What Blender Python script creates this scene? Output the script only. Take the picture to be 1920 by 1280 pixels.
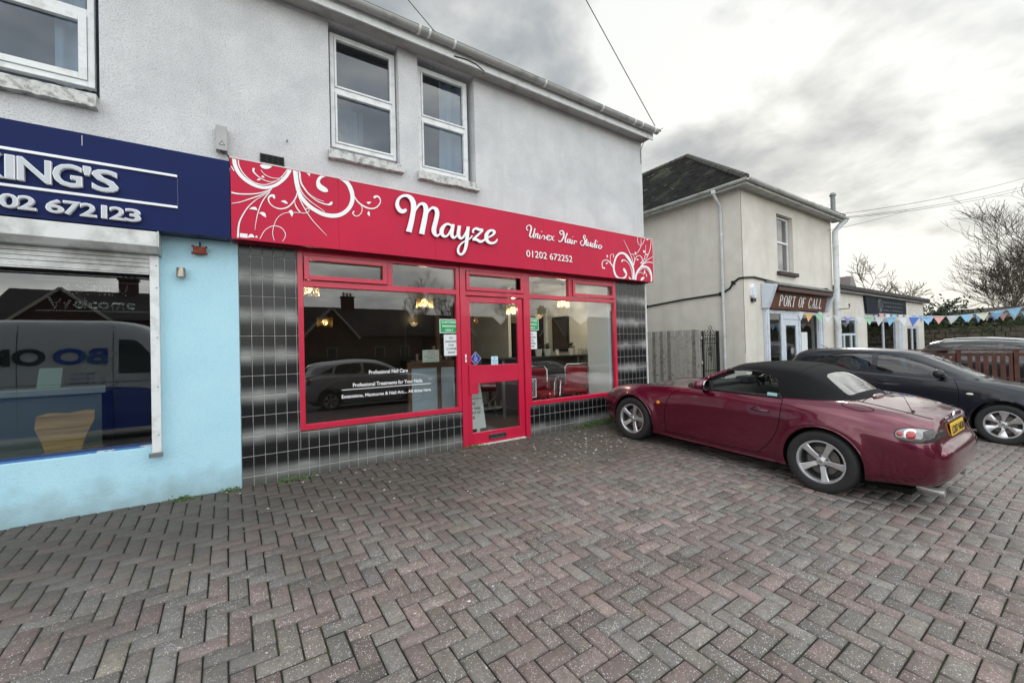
import bpy, math, random
import numpy as np
from mathutils import Vector, Matrix
random.seed(7); rng=np.random.default_rng(11)
sc=bpy.context.scene
for o in list(bpy.data.objects): bpy.data.objects.remove(o)
# ------------------------------------------------------------------ camera
CAMZ=1.3316
FPX,ROLL,PITCH,YAW=779.09,-0.0258752,0.012745,0.5993892
def cam_axes():
    cy,sy=math.cos(YAW),math.sin(YAW)
    f=Vector((sy*math.cos(PITCH),cy*math.cos(PITCH),math.sin(PITCH)))
    r=Vector((cy,-sy,0)); u=r.cross(f)
    c,s=math.cos(ROLL),math.sin(ROLL)
    return c*r+s*u, -s*r+c*u, f
CR,CU,CF=cam_axes()
cam=bpy.data.cameras.new('camera'); camo=bpy.data.objects.new('camera',cam); sc.collection.objects.link(camo)
M=Matrix((CR,CU,-CF)).transposed().to_4x4(); M.translation=Vector((0,0,CAMZ)); camo.matrix_world=M
cam.sensor_width=36; cam.lens=36*FPX/1920; cam.clip_start=.05; cam.clip_end=2000; sc.camera=camo
def ray(px,py): return CR*((px-960)/FPX)-CU*((py-640)/FPX)+CF
def onY(px,py,Y): d=ray(px,py); t=Y/d.y; return Vector((d.x*t,Y,CAMZ+d.z*t))
def onX(px,py,X): d=ray(px,py); t=X/d.x; return Vector((X,d.y*t,CAMZ+d.z*t))
# ------------------------------------------------------------------ colour management
sc.view_settings.view_transform='Standard'; sc.view_settings.look='None'
sc.view_settings.exposure=0.25; sc.view_settings.gamma=1
# ------------------------------------------------------------------ world: overcast sky with cloud structure
SUN_EL=math.radians(24); SUN_AZ=math.radians(68)   # azimuth from +Y toward +X
w=bpy.data.worlds.new('World'); sc.world=w; w.use_nodes=True
nt=w.node_tree; nt.nodes.clear()
def N(t,**k):
    n=nt.nodes.new(t)
    for a,b in k.items(): setattr(n,a,b)
    return n
L=lambda a,b: nt.links.new(a,b)
def mathn(op,a,b=None,c=None):
    n=N('ShaderNodeMath',operation=op)
    for i,q in enumerate((a,b,c)):
        if q is None: continue
        if isinstance(q,(int,float)): n.inputs[i].default_value=q
        else: L(q,n.inputs[i])
    return n.outputs[0]
def build_world():
    out=N('ShaderNodeOutputWorld'); bg=N('ShaderNodeBackground'); L(bg.outputs[0],out.inputs[0])
    tc=N('ShaderNodeTexCoord'); sep=N('ShaderNodeSeparateXYZ'); L(tc.outputs['Generated'],sep.inputs[0])
    den=mathn('ADD',mathn('ABSOLUTE',sep.outputs[2]),.22)
    cx=mathn('DIVIDE',sep.outputs[0],den); cy=mathn('DIVIDE',sep.outputs[1],den)
    comb=N('ShaderNodeCombineXYZ'); L(cx,comb.inputs[0]); L(cy,comb.inputs[1])
    n1=N('ShaderNodeTexNoise'); n1.inputs['Scale'].default_value=1.15; n1.inputs['Detail'].default_value=7; n1.inputs['Roughness'].default_value=.52; n1.inputs['Distortion'].default_value=.35
    L(comb.outputs[0],n1.inputs['Vector'])
    n2=N('ShaderNodeTexNoise'); n2.inputs['Scale'].default_value=3.1; n2.inputs['Detail'].default_value=8; n2.inputs['Roughness'].default_value=.55; n2.inputs['Distortion'].default_value=.2
    L(comb.outputs[0],n2.inputs['Vector'])
    v=mathn('ADD',mathn('MULTIPLY',mathn('SUBTRACT',n1.outputs[0],.5),1.8),mathn('MULTIPLY',mathn('SUBTRACT',n2.outputs[0],.5),1.6))
    v=mathn('ADD',v,.52)
    def lobe(px,py,k,amp):
        d=ray(px,py).normalized()
        dp=N('ShaderNodeVectorMath',operation='DOT_PRODUCT'); L(tc.outputs['Generated'],dp.inputs[0]); dp.inputs[1].default_value=d
        e=mathn('EXPONENT',mathn('MULTIPLY',mathn('SUBTRACT',dp.outputs['Value'],1.0),k))
        return mathn('MULTIPLY',e,amp)
    for a in LOBES: v=mathn('ADD',v,lobe(*a))
    cr=N('ShaderNodeValToRGB'); L(v,cr.inputs[0])
    el=cr.color_ramp.elements
    el[0].position=.0; el[0].color=(.19,.215,.25,1)
    el[1].position=1.; el[1].color=(.86,.87,.84,1)
    for p,c in ((.25,(.275,.305,.34)),(.5,(.405,.43,.445)),(.75,(.62,.635,.62))):
        e=el.new(p); e.color=(*c,1)
    # warm band near the horizon
    hz=mathn('EXPONENT',mathn('MULTIPLY',mathn('ABSOLUTE',sep.outputs[2]),-7.0))
    mx=N('ShaderNodeMix',data_type='RGBA'); L(mathn('MULTIPLY',hz,.5),mx.inputs[0]); L(cr.outputs[0],mx.inputs[6]); mx.inputs[7].default_value=(.88,.82,.66,1)
    sky=N('ShaderNodeTexSky'); sky.sky_type='NISHITA'; sky.sun_disc=False; sky.sun_elevation=SUN_EL; sky.sun_rotation=SUN_AZ
    sk=N('ShaderNodeMix',data_type='RGBA',blend_type='MULTIPLY'); sk.inputs[0].default_value=1; L(sky.outputs[0],sk.inputs[6]); sk.inputs[7].default_value=(.06,.06,.06,1)
    m2=N('ShaderNodeMix',data_type='RGBA'); m2.inputs[0].default_value=.93; L(sk.outputs[2],m2.inputs[6]); L(mx.outputs[2],m2.inputs[7])
    # extra sky brightness added behind the camera, out of view, to light the facade
    bd=Vector((-.30,-.80,.52)).normalized(); dp=N('ShaderNodeVectorMath',operation='DOT_PRODUCT'); L(tc.outputs['Generated'],dp.inputs[0]); dp.inputs[1].default_value=bd
    mr=N('ShaderNodeMapRange',interpolation_type='SMOOTHSTEP'); L(dp.outputs['Value'],mr.inputs[0]); mr.inputs[1].default_value=-.15; mr.inputs[2].default_value=.85; mr.inputs[3].default_value=1; mr.inputs[4].default_value=BACK
    L(m2.outputs[2],bg.inputs[0]); L(mr.outputs[0],bg.inputs[1])
BACK=4.2
LOBES=[(1300,60,38,.55),(1650,540,24,.5),(1180,170,90,.18),(640,60,14,-.10),(960,150,40,-.02),(1480,330,60,-.16),(1750,250,30,-.08),(1850,120,22,.22),(1560,470,60,.15)]
build_world()
sl=bpy.data.lights.new('sun','SUN'); sl.energy=.9; sl.angle=math.radians(14); sl.color=(1,.95,.87)
so=bpy.data.objects.new('sun',sl); sc.collection.objects.link(so)
sd=Vector((math.sin(SUN_AZ)*math.cos(SUN_EL),math.cos(SUN_AZ)*math.cos(SUN_EL),math.sin(SUN_EL)))
so.rotation_euler=sd.to_track_quat('Z','Y').to_euler()
# ------------------------------------------------------------------ helpers
MW={}
COLL=sc.collection
def thing(name,label,cat,loc=(0,0,0),rotz=0,group=None,mat=None):
    o=bpy.data.objects.new(name,None); COLL.objects.link(o); o.empty_display_size=.2
    m=mat if mat else (Matrix.Translation(Vector(loc))@Matrix.Rotation(rotz,4,'Z'))
    o.matrix_world=m; o.matrix_basis=m
    o['label']=label; o['category']=cat
    if group: o['group']=group
    MW[o.name]=m.copy(); return o
def tag(o,label,cat,group=None,kind=None):
    o['label']=label; o['category']=cat
    if group: o['group']=group
    if kind: o['kind']=kind
    return o
SPLIT={'side_window','arch_lip','window_glass','leg','corner_lug','gate_post','fence_rail','fence_post','seat','wiper','pilaster','post','frosted_panel','rail_screw','rule_line','cross_rail','service_cable','scroll_bracket','door_glass','front_side_window','rear_side_window','quarter_window','cafe_table'}
class MB:
    def __init__(s): s.v=[]; s.f=[]; s.mi=[]
    def add(s,vs,fs,mi=0):
        n=len(s.v); s.v+=[tuple(p) for p in vs]; s.f+=[tuple(i+n for i in f) for f in fs]; s.mi+=[mi]*len(fs); return s
    def box(s,x0,x1,y0,y1,z0,z1,mi=0):
        return s.add([(x0,y0,z0),(x1,y0,z0),(x1,y1,z0),(x0,y1,z0),(x0,y0,z1),(x1,y0,z1),(x1,y1,z1),(x0,y1,z1)],
          [(3,2,1,0),(4,5,6,7),(0,1,5,4),(1,2,6,5),(2,3,7,6),(3,0,4,7)],mi)
    def hexa(s,p,mi=0): # 8 points: bottom ring 4, top ring 4
        return s.add(p,[(3,2,1,0),(4,5,6,7),(0,1,5,4),(1,2,6,5),(2,3,7,6),(3,0,4,7)],mi)
    def quad(s,*p,mi=0): return s.add(p,[tuple(range(len(p)))],mi)
    def bar(s,a,b,w,h,up=(0,0,1),mi=0):
        a=Vector(a);b=Vector(b);d=(b-a).normalized(); u=Vector(up); sx=d.cross(u).normalized(); u=sx.cross(d)
        P=[]
        for q in (a,b):
            for i,j in ((-1,-1),(1,-1),(1,1),(-1,1)): P.append(q+sx*i*w/2+u*j*h/2)
        return s.add(P,[(3,2,1,0),(4,5,6,7),(0,1,5,4),(1,2,6,5),(2,3,7,6),(3,0,4,7)],mi)
    def tube(s,path,rad,n=8,caps=True,mi=0):
        path=[Vector(p) for p in path]; m=len(path)
        if not hasattr(rad,'__len__'): rad=[rad]*m
        vs=[];fs=[]; ref=None
        for i,p in enumerate(path):
            d=(path[min(i+1,m-1)]-path[max(i-1,0)])
            d=d.normalized() if d.length>1e-9 else Vector((0,0,1))
            if ref is None:
                ref=d.orthogonal().normalized()
            else:
                ref=(ref-d*ref.dot(d)); ref=ref.normalized() if ref.length>1e-6 else d.orthogonal().normalized()
            b=d.cross(ref)
            for k in range(n):
                a=2*math.pi*k/n; vs.append(p+(ref*math.cos(a)+b*math.sin(a))*rad[i])
        for i in range(m-1):
            for k in range(n):
                k2=(k+1)%n; fs.append((i*n+k,i*n+k2,(i+1)*n+k2,(i+1)*n+k))
        if caps: fs.append(tuple(range(n))[::-1]); fs.append(tuple((m-1)*n+k for k in range(n)))
        return s.add(vs,fs,mi)
    def lathe(s,prof,c,axis=(0,0,1),n=32,mi=0,close=False,caps=False):
        c=Vector(c);ax=Vector(axis).normalized(); e1=ax.orthogonal().normalized()
        if abs(ax.x)>.9: e1=Vector((0,0,1))
        e2=ax.cross(e1); vs=[];fs=[];m=len(prof)
        for r,h in prof:
            for k in range(n):
                a=2*math.pi*k/n; vs.append(c+ax*h+(e1*math.cos(a)+e2*math.sin(a))*r)
        rg=m if close else m-1
        for i in range(rg):
            j=(i+1)%m
            for k in range(n):
                k2=(k+1)%n; fs.append((i*n+k,i*n+k2,j*n+k2,j*n+k))
        if caps: fs.append(tuple(range(n))[::-1]); fs.append(tuple((m-1)*n+k for k in range(n)))
        return s.add(vs,fs,mi)
    def sphere(s,c,r,n=12,m=8,sc3=(1,1,1),mi=0):
        vs=[(c[0],c[1],c[2]-r*sc3[2])]
        for i in range(1,m):
            t=math.pi*i/m
            for k in range(n):
                a=2*math.pi*k/n; vs.append((c[0]+r*sc3[0]*math.sin(t)*math.cos(a),c[1]+r*sc3[1]*math.sin(t)*math.sin(a),c[2]-r*sc3[2]*math.cos(t)))
        vs.append((c[0],c[1],c[2]+r*sc3[2])); fs=[]
        for k in range(n): fs.append((0,1+(k+1)%n,1+k))
        for i in range(m-2):
            for k in range(n):
                k2=(k+1)%n; a=1+i*n; fs.append((a+k,a+k2,a+n+k2,a+n+k))
        e=1+(m-2)*n
        for k in range(n): fs.append((e+k,e+(k+1)%n,len(vs)-1))
        return s.add(vs,fs,mi)
    def build(s,name,mat,parent=None,world=True,smooth=False,bevel=0,loc=None,angle=40):
        if parent is not None and name in SPLIT and len(s.f)>1:
            par=list(range(len(s.v)))
            def fd(a):
                while par[a]!=a: par[a]=par[par[a]]; a=par[a]
                return a
            for f in s.f:
                r0=fd(f[0])
                for i in f[1:]: par[fd(i)]=r0
            gr={}
            for f,m_i in zip(s.f,s.mi): gr.setdefault(fd(f[0]),[]).append((f,m_i))
            if len(gr)>1:
                o=None
                for k,fl_ in gr.items():
                    ids=sorted({i for f,_ in fl_ for i in f}); mp={a:b for b,a in enumerate(ids)}; q=MB(); q.v=[s.v[i] for i in ids]; q.f=[tuple(mp[i] for i in f) for f,_ in fl_]; q.mi=[m for _,m in fl_]
                    o=q.build(name,mat,parent,world,smooth,bevel,loc,angle)
                return o
        me=bpy.data.meshes.new(name)
        vs=s.v
        if parent is not None and world:
            A=np.array(MW[parent.name].inverted()); V=np.array(vs,dtype=float).reshape(-1,3)@A[:3,:3].T+A[:3,3]; vs=V.tolist()
        if parent is None and loc is not None: vs=[(a-loc[0],b-loc[1],c-loc[2]) for a,b,c in vs]
        me.from_pydata(vs,[],s.f)
        mats=mat if isinstance(mat,(list,tuple)) else [mat]
        for m in mats: me.materials.append(m)
        if any(s.mi): me.polygons.foreach_set('material_index',s.mi)
        if smooth:
            me.polygons.foreach_set('use_smooth',[True]*len(me.polygons))
            try: me.set_sharp_from_angle(angle=math.radians(angle))
            except Exception: pass
        me.validate(); me.update()
        o=bpy.data.objects.new(name,me); COLL.objects.link(o)
        if parent is not None: o.parent=parent; MW[o.name]=MW[parent.name].copy()
        elif loc is not None: o.location=loc; MW[o.name]=Matrix.Translation(Vector(loc))
        else: MW[o.name]=Matrix.Identity(4)
        if bevel:
            b=o.modifiers.new('bevel','BEVEL'); b.width=bevel; b.segments=2; b.limit_method='ANGLE'; b.angle_limit=math.radians(35)
        return o
def struct(o): o['kind']='structure'; return o
def copy_thing(root,m,label=None):
    r=root.copy(); COLL.objects.link(r); r.matrix_basis=m
    if label: r['label']=label
    def rec(src,dst):
        for ch in src.children:
            c=ch.copy(); COLL.objects.link(c); c.parent=dst; rec(ch,c)
    rec(root,r); return r
# text to mesh arrays
def textmesh(body,size=1,sx=1,offset=0,extrude=0,align='LEFT',spacing=1,bevel=0):
    cu=bpy.data.curves.new('t','FONT'); cu.body=body; cu.size=size; cu.offset=offset; cu.extrude=extrude; cu.align_x=align; cu.space_character=spacing; cu.resolution_u=3; cu.bevel_depth=bevel; cu.bevel_resolution=0
    ob=bpy.data.objects.new('t',cu); COLL.objects.link(ob)
    dg=bpy.context.evaluated_depsgraph_get(); me=bpy.data.meshes.new_from_object(ob.evaluated_get(dg))
    vs=[(v.co.x*sx,v.co.y,v.co.z) for v in me.vertices]; fs=[tuple(p.vertices) for p in me.polygons]
    bpy.data.objects.remove(ob); bpy.data.curves.remove(cu); bpy.data.meshes.remove(me); return vs,fs
def text(mb,body,org,xd=(1,0,0),up=(0,0,1),width=None,height=None,base=False,**k):
    vs,fs=textmesh(body,**k)
    xs=[v[0] for v in vs]; ys=[v[1] for v in vs]
    ax=ay=1
    if width: ax=width/(max(xs)-min(xs))
    if height: ay=height/(max(ys)-min(ys))
    elif width: ay=ax
    x0=min(xs) if width else 0
    if base: y0=min(ys); vs=[(a,b-y0,c) for a,b,c in vs]
    xd=Vector(xd);up=Vector(up);nn=xd.cross(up);org=Vector(org)
    mb.add([org+xd*((v[0]-x0)*ax)+up*(v[1]*ay)+nn*v[2] for v in vs],fs); return mb
# ------------------------------------------------------------------ materials
def newmat(name):
    m=bpy.data.materials.new(name); m.use_nodes=True; t=m.node_tree; return m,t,t.nodes['Principled BSDF']
MC={}
def mat(name,col,rough=.6,metal=0,var=0,vscale=3,bump=0,bscale=60,spec=.5,coat=0,crough=.03,col2=None,stain=None,sscale=1.5,emit=None,estr=1,detail=5,sthr=(.5,.7)):
    if name in MC: return MC[name]
    m,t,b=newmat(name); MC[name]=m
    nd=lambda ty: t.nodes.new(ty); lk=t.links.new
    b.inputs['Base Color'].default_value=(*col,1); b.inputs['Roughness'].default_value=rough; b.inputs['Metallic'].default_value=metal
    b.inputs['Specular IOR Level'].default_value=spec; b.inputs['Coat Weight'].default_value=coat; b.inputs['Coat Roughness'].default_value=crough
    tc=nd('ShaderNodeTexCoord'); cur=None
    if var or col2:
        n=nd('ShaderNodeTexNoise'); n.inputs['Scale'].default_value=vscale; n.inputs['Detail'].default_value=detail; n.inputs['Roughness'].default_value=.6; lk(tc.outputs['Object'],n.inputs['Vector'])
        r=nd('ShaderNodeValToRGB'); lk(n.outputs[0],r.inputs[0]); r.color_ramp.elements[0].position=.32; r.color_ramp.elements[1].position=.68
        if col2: r.color_ramp.elements[0].color=(*col,1); r.color_ramp.elements[1].color=(*col2,1)
        else:
            r.color_ramp.elements[0].color=(*[c*(1-var) for c in col],1); r.color_ramp.elements[1].color=(*[min(1,c*(1+var)) for c in col],1)
        cur=r.outputs[0]
    if stain:
        n=nd('ShaderNodeTexNoise'); n.inputs['Scale'].default_value=sscale; n.inputs['Detail'].default_value=6; n.inputs['Roughness'].default_value=.65; lk(tc.outputs['Object'],n.inputs['Vector'])
        r=nd('ShaderNodeMapRange'); lk(n.outputs[0],r.inputs[0]); r.inputs[1].default_value=sthr[0]; r.inputs[2].default_value=sthr[1]
        mx=nd('ShaderNodeMix'); mx.data_type='RGBA'; lk(r.outputs[0],mx.inputs[0])
        if cur: lk(cur,mx.inputs[6])
        else: mx.inputs[6].default_value=(*col,1)
        mx.inputs[7].default_value=(*stain,1); cur=mx.outputs[2]
    if cur: lk(cur,b.inputs['Base Color'])
    if bump:
        n=nd('ShaderNodeTexNoise'); n.inputs['Scale'].default_value=bscale; n.inputs['Detail'].default_value=4; lk(tc.outputs['Object'],n.inputs['Vector'])
        bp=nd('ShaderNodeBump'); bp.inputs['Strength'].default_value=1; bp.inputs['Distance'].default_value=bump; lk(n.outputs[0],bp.inputs['Height']); lk(bp.outputs[0],b.inputs['Normal'])
    if emit: b.inputs['Emission Color'].default_value=(*emit,1); b.inputs['Emission Strength'].default_value=estr
    return m
def glassmat(name,tint=(.8,.85,.85),refl=1.0,ior=1.5,rough=0.0,wav=0.0):
    if name in MC: return MC[name]
    m,t,b=newmat(name); MC[name]=m; t.nodes.remove(b)
    nd=lambda ty: t.nodes.new(ty); lk=t.links.new; out=[n for n in t.nodes if n.type=='OUTPUT_MATERIAL'][0]
    fr=nd('ShaderNodeFresnel'); fr.inputs[0].default_value=ior
    mu=nd('ShaderNodeMath'); mu.operation='MULTIPLY'; mu.use_clamp=True; lk(fr.outputs[0],mu.inputs[0]); mu.inputs[1].default_value=refl
    ge=nd('ShaderNodeNewGeometry'); iv=nd('ShaderNodeMath'); iv.operation='SUBTRACT'; iv.inputs[0].default_value=1; lk(ge.outputs['Backfacing'],iv.inputs[1]); m3=nd('ShaderNodeMath'); m3.operation='MULTIPLY'; lk(mu.outputs[0],m3.inputs[0]); lk(iv.outputs[0],m3.inputs[1]); mu=m3
    tr=nd('ShaderNodeBsdfTransparent'); tr.inputs[0].default_value=(*tint,1)
    gl=nd('ShaderNodeBsdfGlossy'); gl.inputs['Roughness'].default_value=rough; gl.inputs[0].default_value=(1,1,1,1)
    if wav:
        tc=nd('ShaderNodeTexCoord'); n=nd('ShaderNodeTexNoise'); n.inputs['Scale'].default_value=1.1; n.inputs['Detail'].default_value=1; lk(tc.outputs['Object'],n.inputs['Vector'])
        bp=nd('ShaderNodeBump'); bp.inputs['Distance'].default_value=wav; lk(n.outputs[0],bp.inputs['Height']); lk(bp.outputs[0],gl.inputs['Normal'])
    mx=nd('ShaderNodeMixShader'); lk(mu.outputs[0],mx.inputs[0]); lk(tr.outputs[0],mx.inputs[1]); lk(gl.outputs[0],mx.inputs[2]); lk(mx.outputs[0],out.inputs[0])
    return m
RED=mat('red_frame',(.52,.008,.045),.32,coat=.3,var=.06,vscale=4)
WHITEP=mat('white_plastic',(.72,.73,.73),.4,stain=(.45,.46,.43),sscale=9,sthr=(.5,.8))
WHITE=mat('white_paint',(.8,.8,.8),.5)
BLACKP=mat('black_plastic',(.012,.012,.013),.45)
DARK=mat('dark_gap',(.004,.004,.004),.9,spec=.1)
CHROME=mat('chrome',(.7,.7,.7),.12,1)
GLASS=glassmat('shop_glass',(.86,.90,.89),1.9,1.52,wav=.0012)
def gz(x,y):
    a=-.057*(5-max(-6,min(y,5))); b=-.05*max(0,min(x-6,6)); return a+b
# ------------------------------------------------------------------ ground
def build_ground():
    xs=[-150,-60,-30,-15]+[-8+i for i in range(0,31)]+[30,40,60,100,200]; ys=[-150,-80,-50,-30,-15,-10,-7]+[-6+.5*i for i in range(0,27)]+[9,12,20,40,80,200]
    g=MB(); vs=[(x,y,gz(x,y)-.045) for y in ys for x in xs]; n=len(xs); fs=[]
    for j in range(len(ys)-1):
        for i in range(n-1): fs.append((j*n+i,j*n+i+1,(j+1)*n+i+1,(j+1)*n+i))
    g.add(vs,fs)
    struct(g.build('ground',mat('asphalt',(.055,.055,.056),.85,var=.25,vscale=3,bump=.004,bscale=120,stain=(.09,.088,.083),sscale=.6)))
    # kerb and far pavement, seen mirrored in the shop glass
    k=MB(); k.box(-40,60,-5.15,-5.0,-.75,gz(0,-5)+.01); struct(k.build('kerb',mat('concrete',(.3,.3,.29),.85,var=.2,vscale=6,bump=.003)))
    k=MB(); k.box(-60,80,-18,-15.5,-.75,-.55); struct(k.build('pavement',mat('pavement_slab',(.2,.2,.19),.85,var=.2,vscale=2)))
    k=MB(); k.box(-80,110,-90,-18,-.75,-.53); struct(k.build('verge',mat('grass_ground',(.05,.07,.03),.95,var=.4,vscale=3,bump=.03,bscale=20)))
    # herringbone block paving: every block is real geometry with a chamfered edge
    P=.1027
    blocks=[]
    for a in range(-260,320):
        for b in range(-160,160):
            # lattice vectors (1,-1) and (2,2)
            ox=a+2*b; oy=-a+2*b
            X=ox*P-.02; Y=oy*P+.013
            if X<-5 or X>17.2 or Y<-5.0 or Y>9.2: continue
            blocks.append((X,Y-P,X+2*P,Y)); blocks.append((X+2*P,Y-P,X+3*P,Y+P))
    def inside(x0,y0,x1,y1):
        if x1<=6.50: return y1<=4.997
        if x0<6.50: return y1<=4.997
        if x1<=10.15: return y1<=9.2
        if x1<=11.08: return y1<=6.6
        return y1<=5.49
    out=[]
    for x0,y0,x1,y1 in blocks:
        if inside(x0,y0,x1,y1): out.append((x0,y0,x1,y1))
        elif inside(x0,y0,x1,min(y1,4.997)) and y0<4.96: out.append((x0,y0,x1,4.997))
        elif x0>11.0 and y0<5.4: out.append((x0,y0,x1,5.49))
    B=np.array(out); n=len(B)
    gap=.0043; ch=.007
    jx=rng.normal(0,.0007,n); jy=rng.normal(0,.0007,n)
    x0=B[:,0]+gap+jx; x1=B[:,2]-gap+jx; y0=B[:,1]+gap+jy; y1=B[:,3]-gap+jy
    gzv=np.vectorize(gz)
    dz=rng.normal(0,.0016,n)+.004*np.sin((B[:,0])*1.9+1)*np.sin(B[:,1]*2.3); tx=rng.normal(0,.007,n); ty=rng.normal(0,.007,n)
    cx=(x0+x1)/2; cy=(y0+y1)/2
    V=np.zeros((n,12,3))
    def put(i,x,y,h):
        V[:,i,0]=x; V[:,i,1]=y; V[:,i,2]=gzv(x,y)+dz+tx*(x-cx)+ty*(y-cy)+h
    for i,(xx,yy) in enumerate(((x0,y0),(x1,y0),(x1,y1),(x0,y1))): put(i,xx,yy,-.03)
    for i,(xx,yy) in enumerate(((x0,y0),(x1,y0),(x1,y1),(x0,y1))): put(4+i,xx,yy,-.0065)
    for i,(xx,yy) in enumerate(((x0+ch,y0+ch),(x1-ch,y0+ch),(x1-ch,y1-ch),(x0+ch,y1-ch))): put(8+i,xx,yy,0)
    F=[]
    base=[(8,9,10,11)]
    for i in range(4):
        j=(i+1)%4; base.append((4+i,4+j,8+j,8+i)); base.append((i,j,4+j,4+i))
    base=np.array(base); Fs=(base[None,:,:]+(np.arange(n)*12)[:,None,None]).reshape(-1,4)
    me=bpy.data.meshes.new('block_paving'); me.vertices.add(n*12); me.vertices.foreach_set('co',V.reshape(-1))
    nf=len(Fs); me.loops.add(nf*4); me.loops.foreach_set('vertex_index',Fs.reshape(-1).astype(np.int32)); me.polygons.add(nf)
    me.polygons.foreach_set('loop_start',np.arange(nf,dtype=np.int32)*4); me.polygons.foreach_set('loop_total',np.full(nf,4,dtype=np.int32))
    me.update(calc_edges=True)
    # per-block clay/concrete colour
    pal=np.array([(.235,.158,.150),(.21,.150,.142),(.185,.178,.164),(.170,.170,.158),(.20,.180,.160),(.215,.170,.155),(.255,.225,.175),(.095,.085,.08),(.15,.112,.108)])
    pr=np.array([.2,.18,.15,.12,.13,.14,.012,.025,.05]); pr/=pr.sum()
    # broad tonal drift between pallets
    t1=np.sin(cx*1.3+cy*.9)+np.sin(cx*.5-cy*1.7+2)
    idx=rng.choice(len(pal),size=n,p=pr)
    flip=(rng.random(n)<.35)&(t1>.3); idx[flip]=rng.choice([2,3,4],size=flip.sum())
    flip=(rng.random(n)<.3)&(t1<-.4); idx[flip]=rng.choice([0,1,5],size=flip.sum())
    pal=pal*.70+np.array([.200,.166,.154])*.30
    col=pal[idx]*rng.normal(1,.15,(n,1))*1.04
    C=np.ones((n,12,4),dtype=np.float32); C[:,:,:3]=col[:,None,:]
    ca=me.color_attributes.new('block_colour','FLOAT_COLOR','POINT'); ca.data.foreach_set('color',C.reshape(-1))
    m,t,b=newmat('block_paving'); nd=lambda ty: t.nodes.new(ty); lk=t.links.new
    at=nd('ShaderNodeAttribute'); at.attribute_name='block_colour'; tc=nd('ShaderNodeTexCoord')
    def noise(s,d=5,r=.6):
        q=nd('ShaderNodeTexNoise'); q.inputs['Scale'].default_value=s; q.inputs['Detail'].default_value=d; q.inputs['Roughness'].default_value=r; lk(tc.outputs['Object'],q.inputs['Vector']); return q.outputs[0]
    def rmp(x,a,b2,c=0,d=1):
        q=nd('ShaderNodeMapRange'); lk(x,q.inputs[0]); q.inputs[1].default_value=a; q.inputs[2].default_value=b2; q.inputs[3].default_value=c; q.inputs[4].default_value=d; return q.outputs[0]
    def mul(a,b2):
        q=nd('ShaderNodeMath'); q.operation='MULTIPLY'
        for i,z in enumerate((a,b2)):
            if isinstance(z,(int,float)): q.inputs[i].default_value=z
            else: lk(z,q.inputs[i])
        return q.outputs[0]
    def mix(f,a,b2):
        q=nd('ShaderNodeMix'); q.data_type='RGBA'; lk(f,q.inputs[0])
        for i,z in ((6,a),(7,b2)):
            if isinstance(z,tuple): q.inputs[i].default_value=(*z,1)
            else: lk(z,q.inputs[i])
        return q.outputs[2]
    c=mix(rmp(noise(70,4,.7),.35,.75,0,.45),at.outputs['Color'],(.09,.085,.08))
    c=mix(rmp(noise(16,4,.6),.48,.72,0,.45),c,(.20,.165,.11)); c=mix(rmp(noise(24,5,.7),.52,.70,0,.6),c,(.07,.062,.056))
    c=mix(rmp(noise(9,5),.45,.75,0,.5),c,(.10,.095,.085))
    # brown soiling beside the shop wall, with occlusion darkening mixed into the same colour
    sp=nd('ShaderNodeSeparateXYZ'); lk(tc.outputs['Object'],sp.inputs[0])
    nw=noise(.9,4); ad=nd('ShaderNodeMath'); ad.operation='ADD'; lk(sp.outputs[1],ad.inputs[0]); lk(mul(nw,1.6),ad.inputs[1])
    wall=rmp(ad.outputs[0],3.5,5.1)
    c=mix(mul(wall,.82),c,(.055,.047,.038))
    c=mix(rmp(noise(1.7,5),.56,.74,0,.55),c,(.075,.068,.055))
    c=mix(rmp(noise(5.5,6,.75),.63,.74,0,.5),c,(.06,.075,.03))
    # pale exposed grit
    vo=nd('ShaderNodeTexVoronoi'); vo.inputs['Scale'].default_value=135; lk(tc.outputs['Object'],vo.inputs['Vector'])
    rs=nd('ShaderNodeSeparateColor'); lk(vo.outputs['Color'],rs.inputs[0])
    thr=mul(rmp(rs.outputs[0],.2,1,.0,.46),rmp(noise(38,3),.3,.7,.55,1.1))
    lt=nd('ShaderNodeMath'); lt.operation='LESS_THAN'; lk(vo.outputs['Distance'],lt.inputs[0]); lk(thr,lt.inputs[1])
    inv=rmp(wall,0,.7,1,.12); pat=rmp(noise(2.3,4),.3,.6,.35,1)
    c=mix(mul(mul(lt.outputs[0],inv),mul(pat,.85)),c,(.74,.72,.69))
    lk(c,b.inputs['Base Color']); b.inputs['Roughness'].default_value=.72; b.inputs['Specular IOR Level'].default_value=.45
    lk(rmp(noise(30,4),.3,.7,.5,.82),b.inputs['Roughness'])
    bp=nd('ShaderNodeBump'); bp.inputs['Distance'].default_value=.0035; lk(noise(160,5,.7),bp.inputs['Height']); lk(bp.outputs[0],b.inputs['Normal'])
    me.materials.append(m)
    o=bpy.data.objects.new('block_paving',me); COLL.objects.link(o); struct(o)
    # sand and moss bed that fills the joints
    s=MB(); xs=[-5.2+.5*i for i in range(0,46)]; ys=[-5.0+.5*i for i in range(0,21)]+[5.49]
    nx=len(xs); s.add([(x,y,gz(x,y)-.0125) for y in ys for x in xs],[(j*nx+i,j*nx+i+1,(j+1)*nx+i+1,(j+1)*nx+i) for j in range(len(ys)-1) for i in range(nx-1)])
    struct(s.build('jointing_sand',mat('jointing_sand',(.010,.0095,.007),.95,stain=(.03,.042,.01),sscale=3.5,sthr=(.5,.62))))
    # chips, petals and gum trodden onto the blocks
    r=random.Random(5); d=MB()
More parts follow.
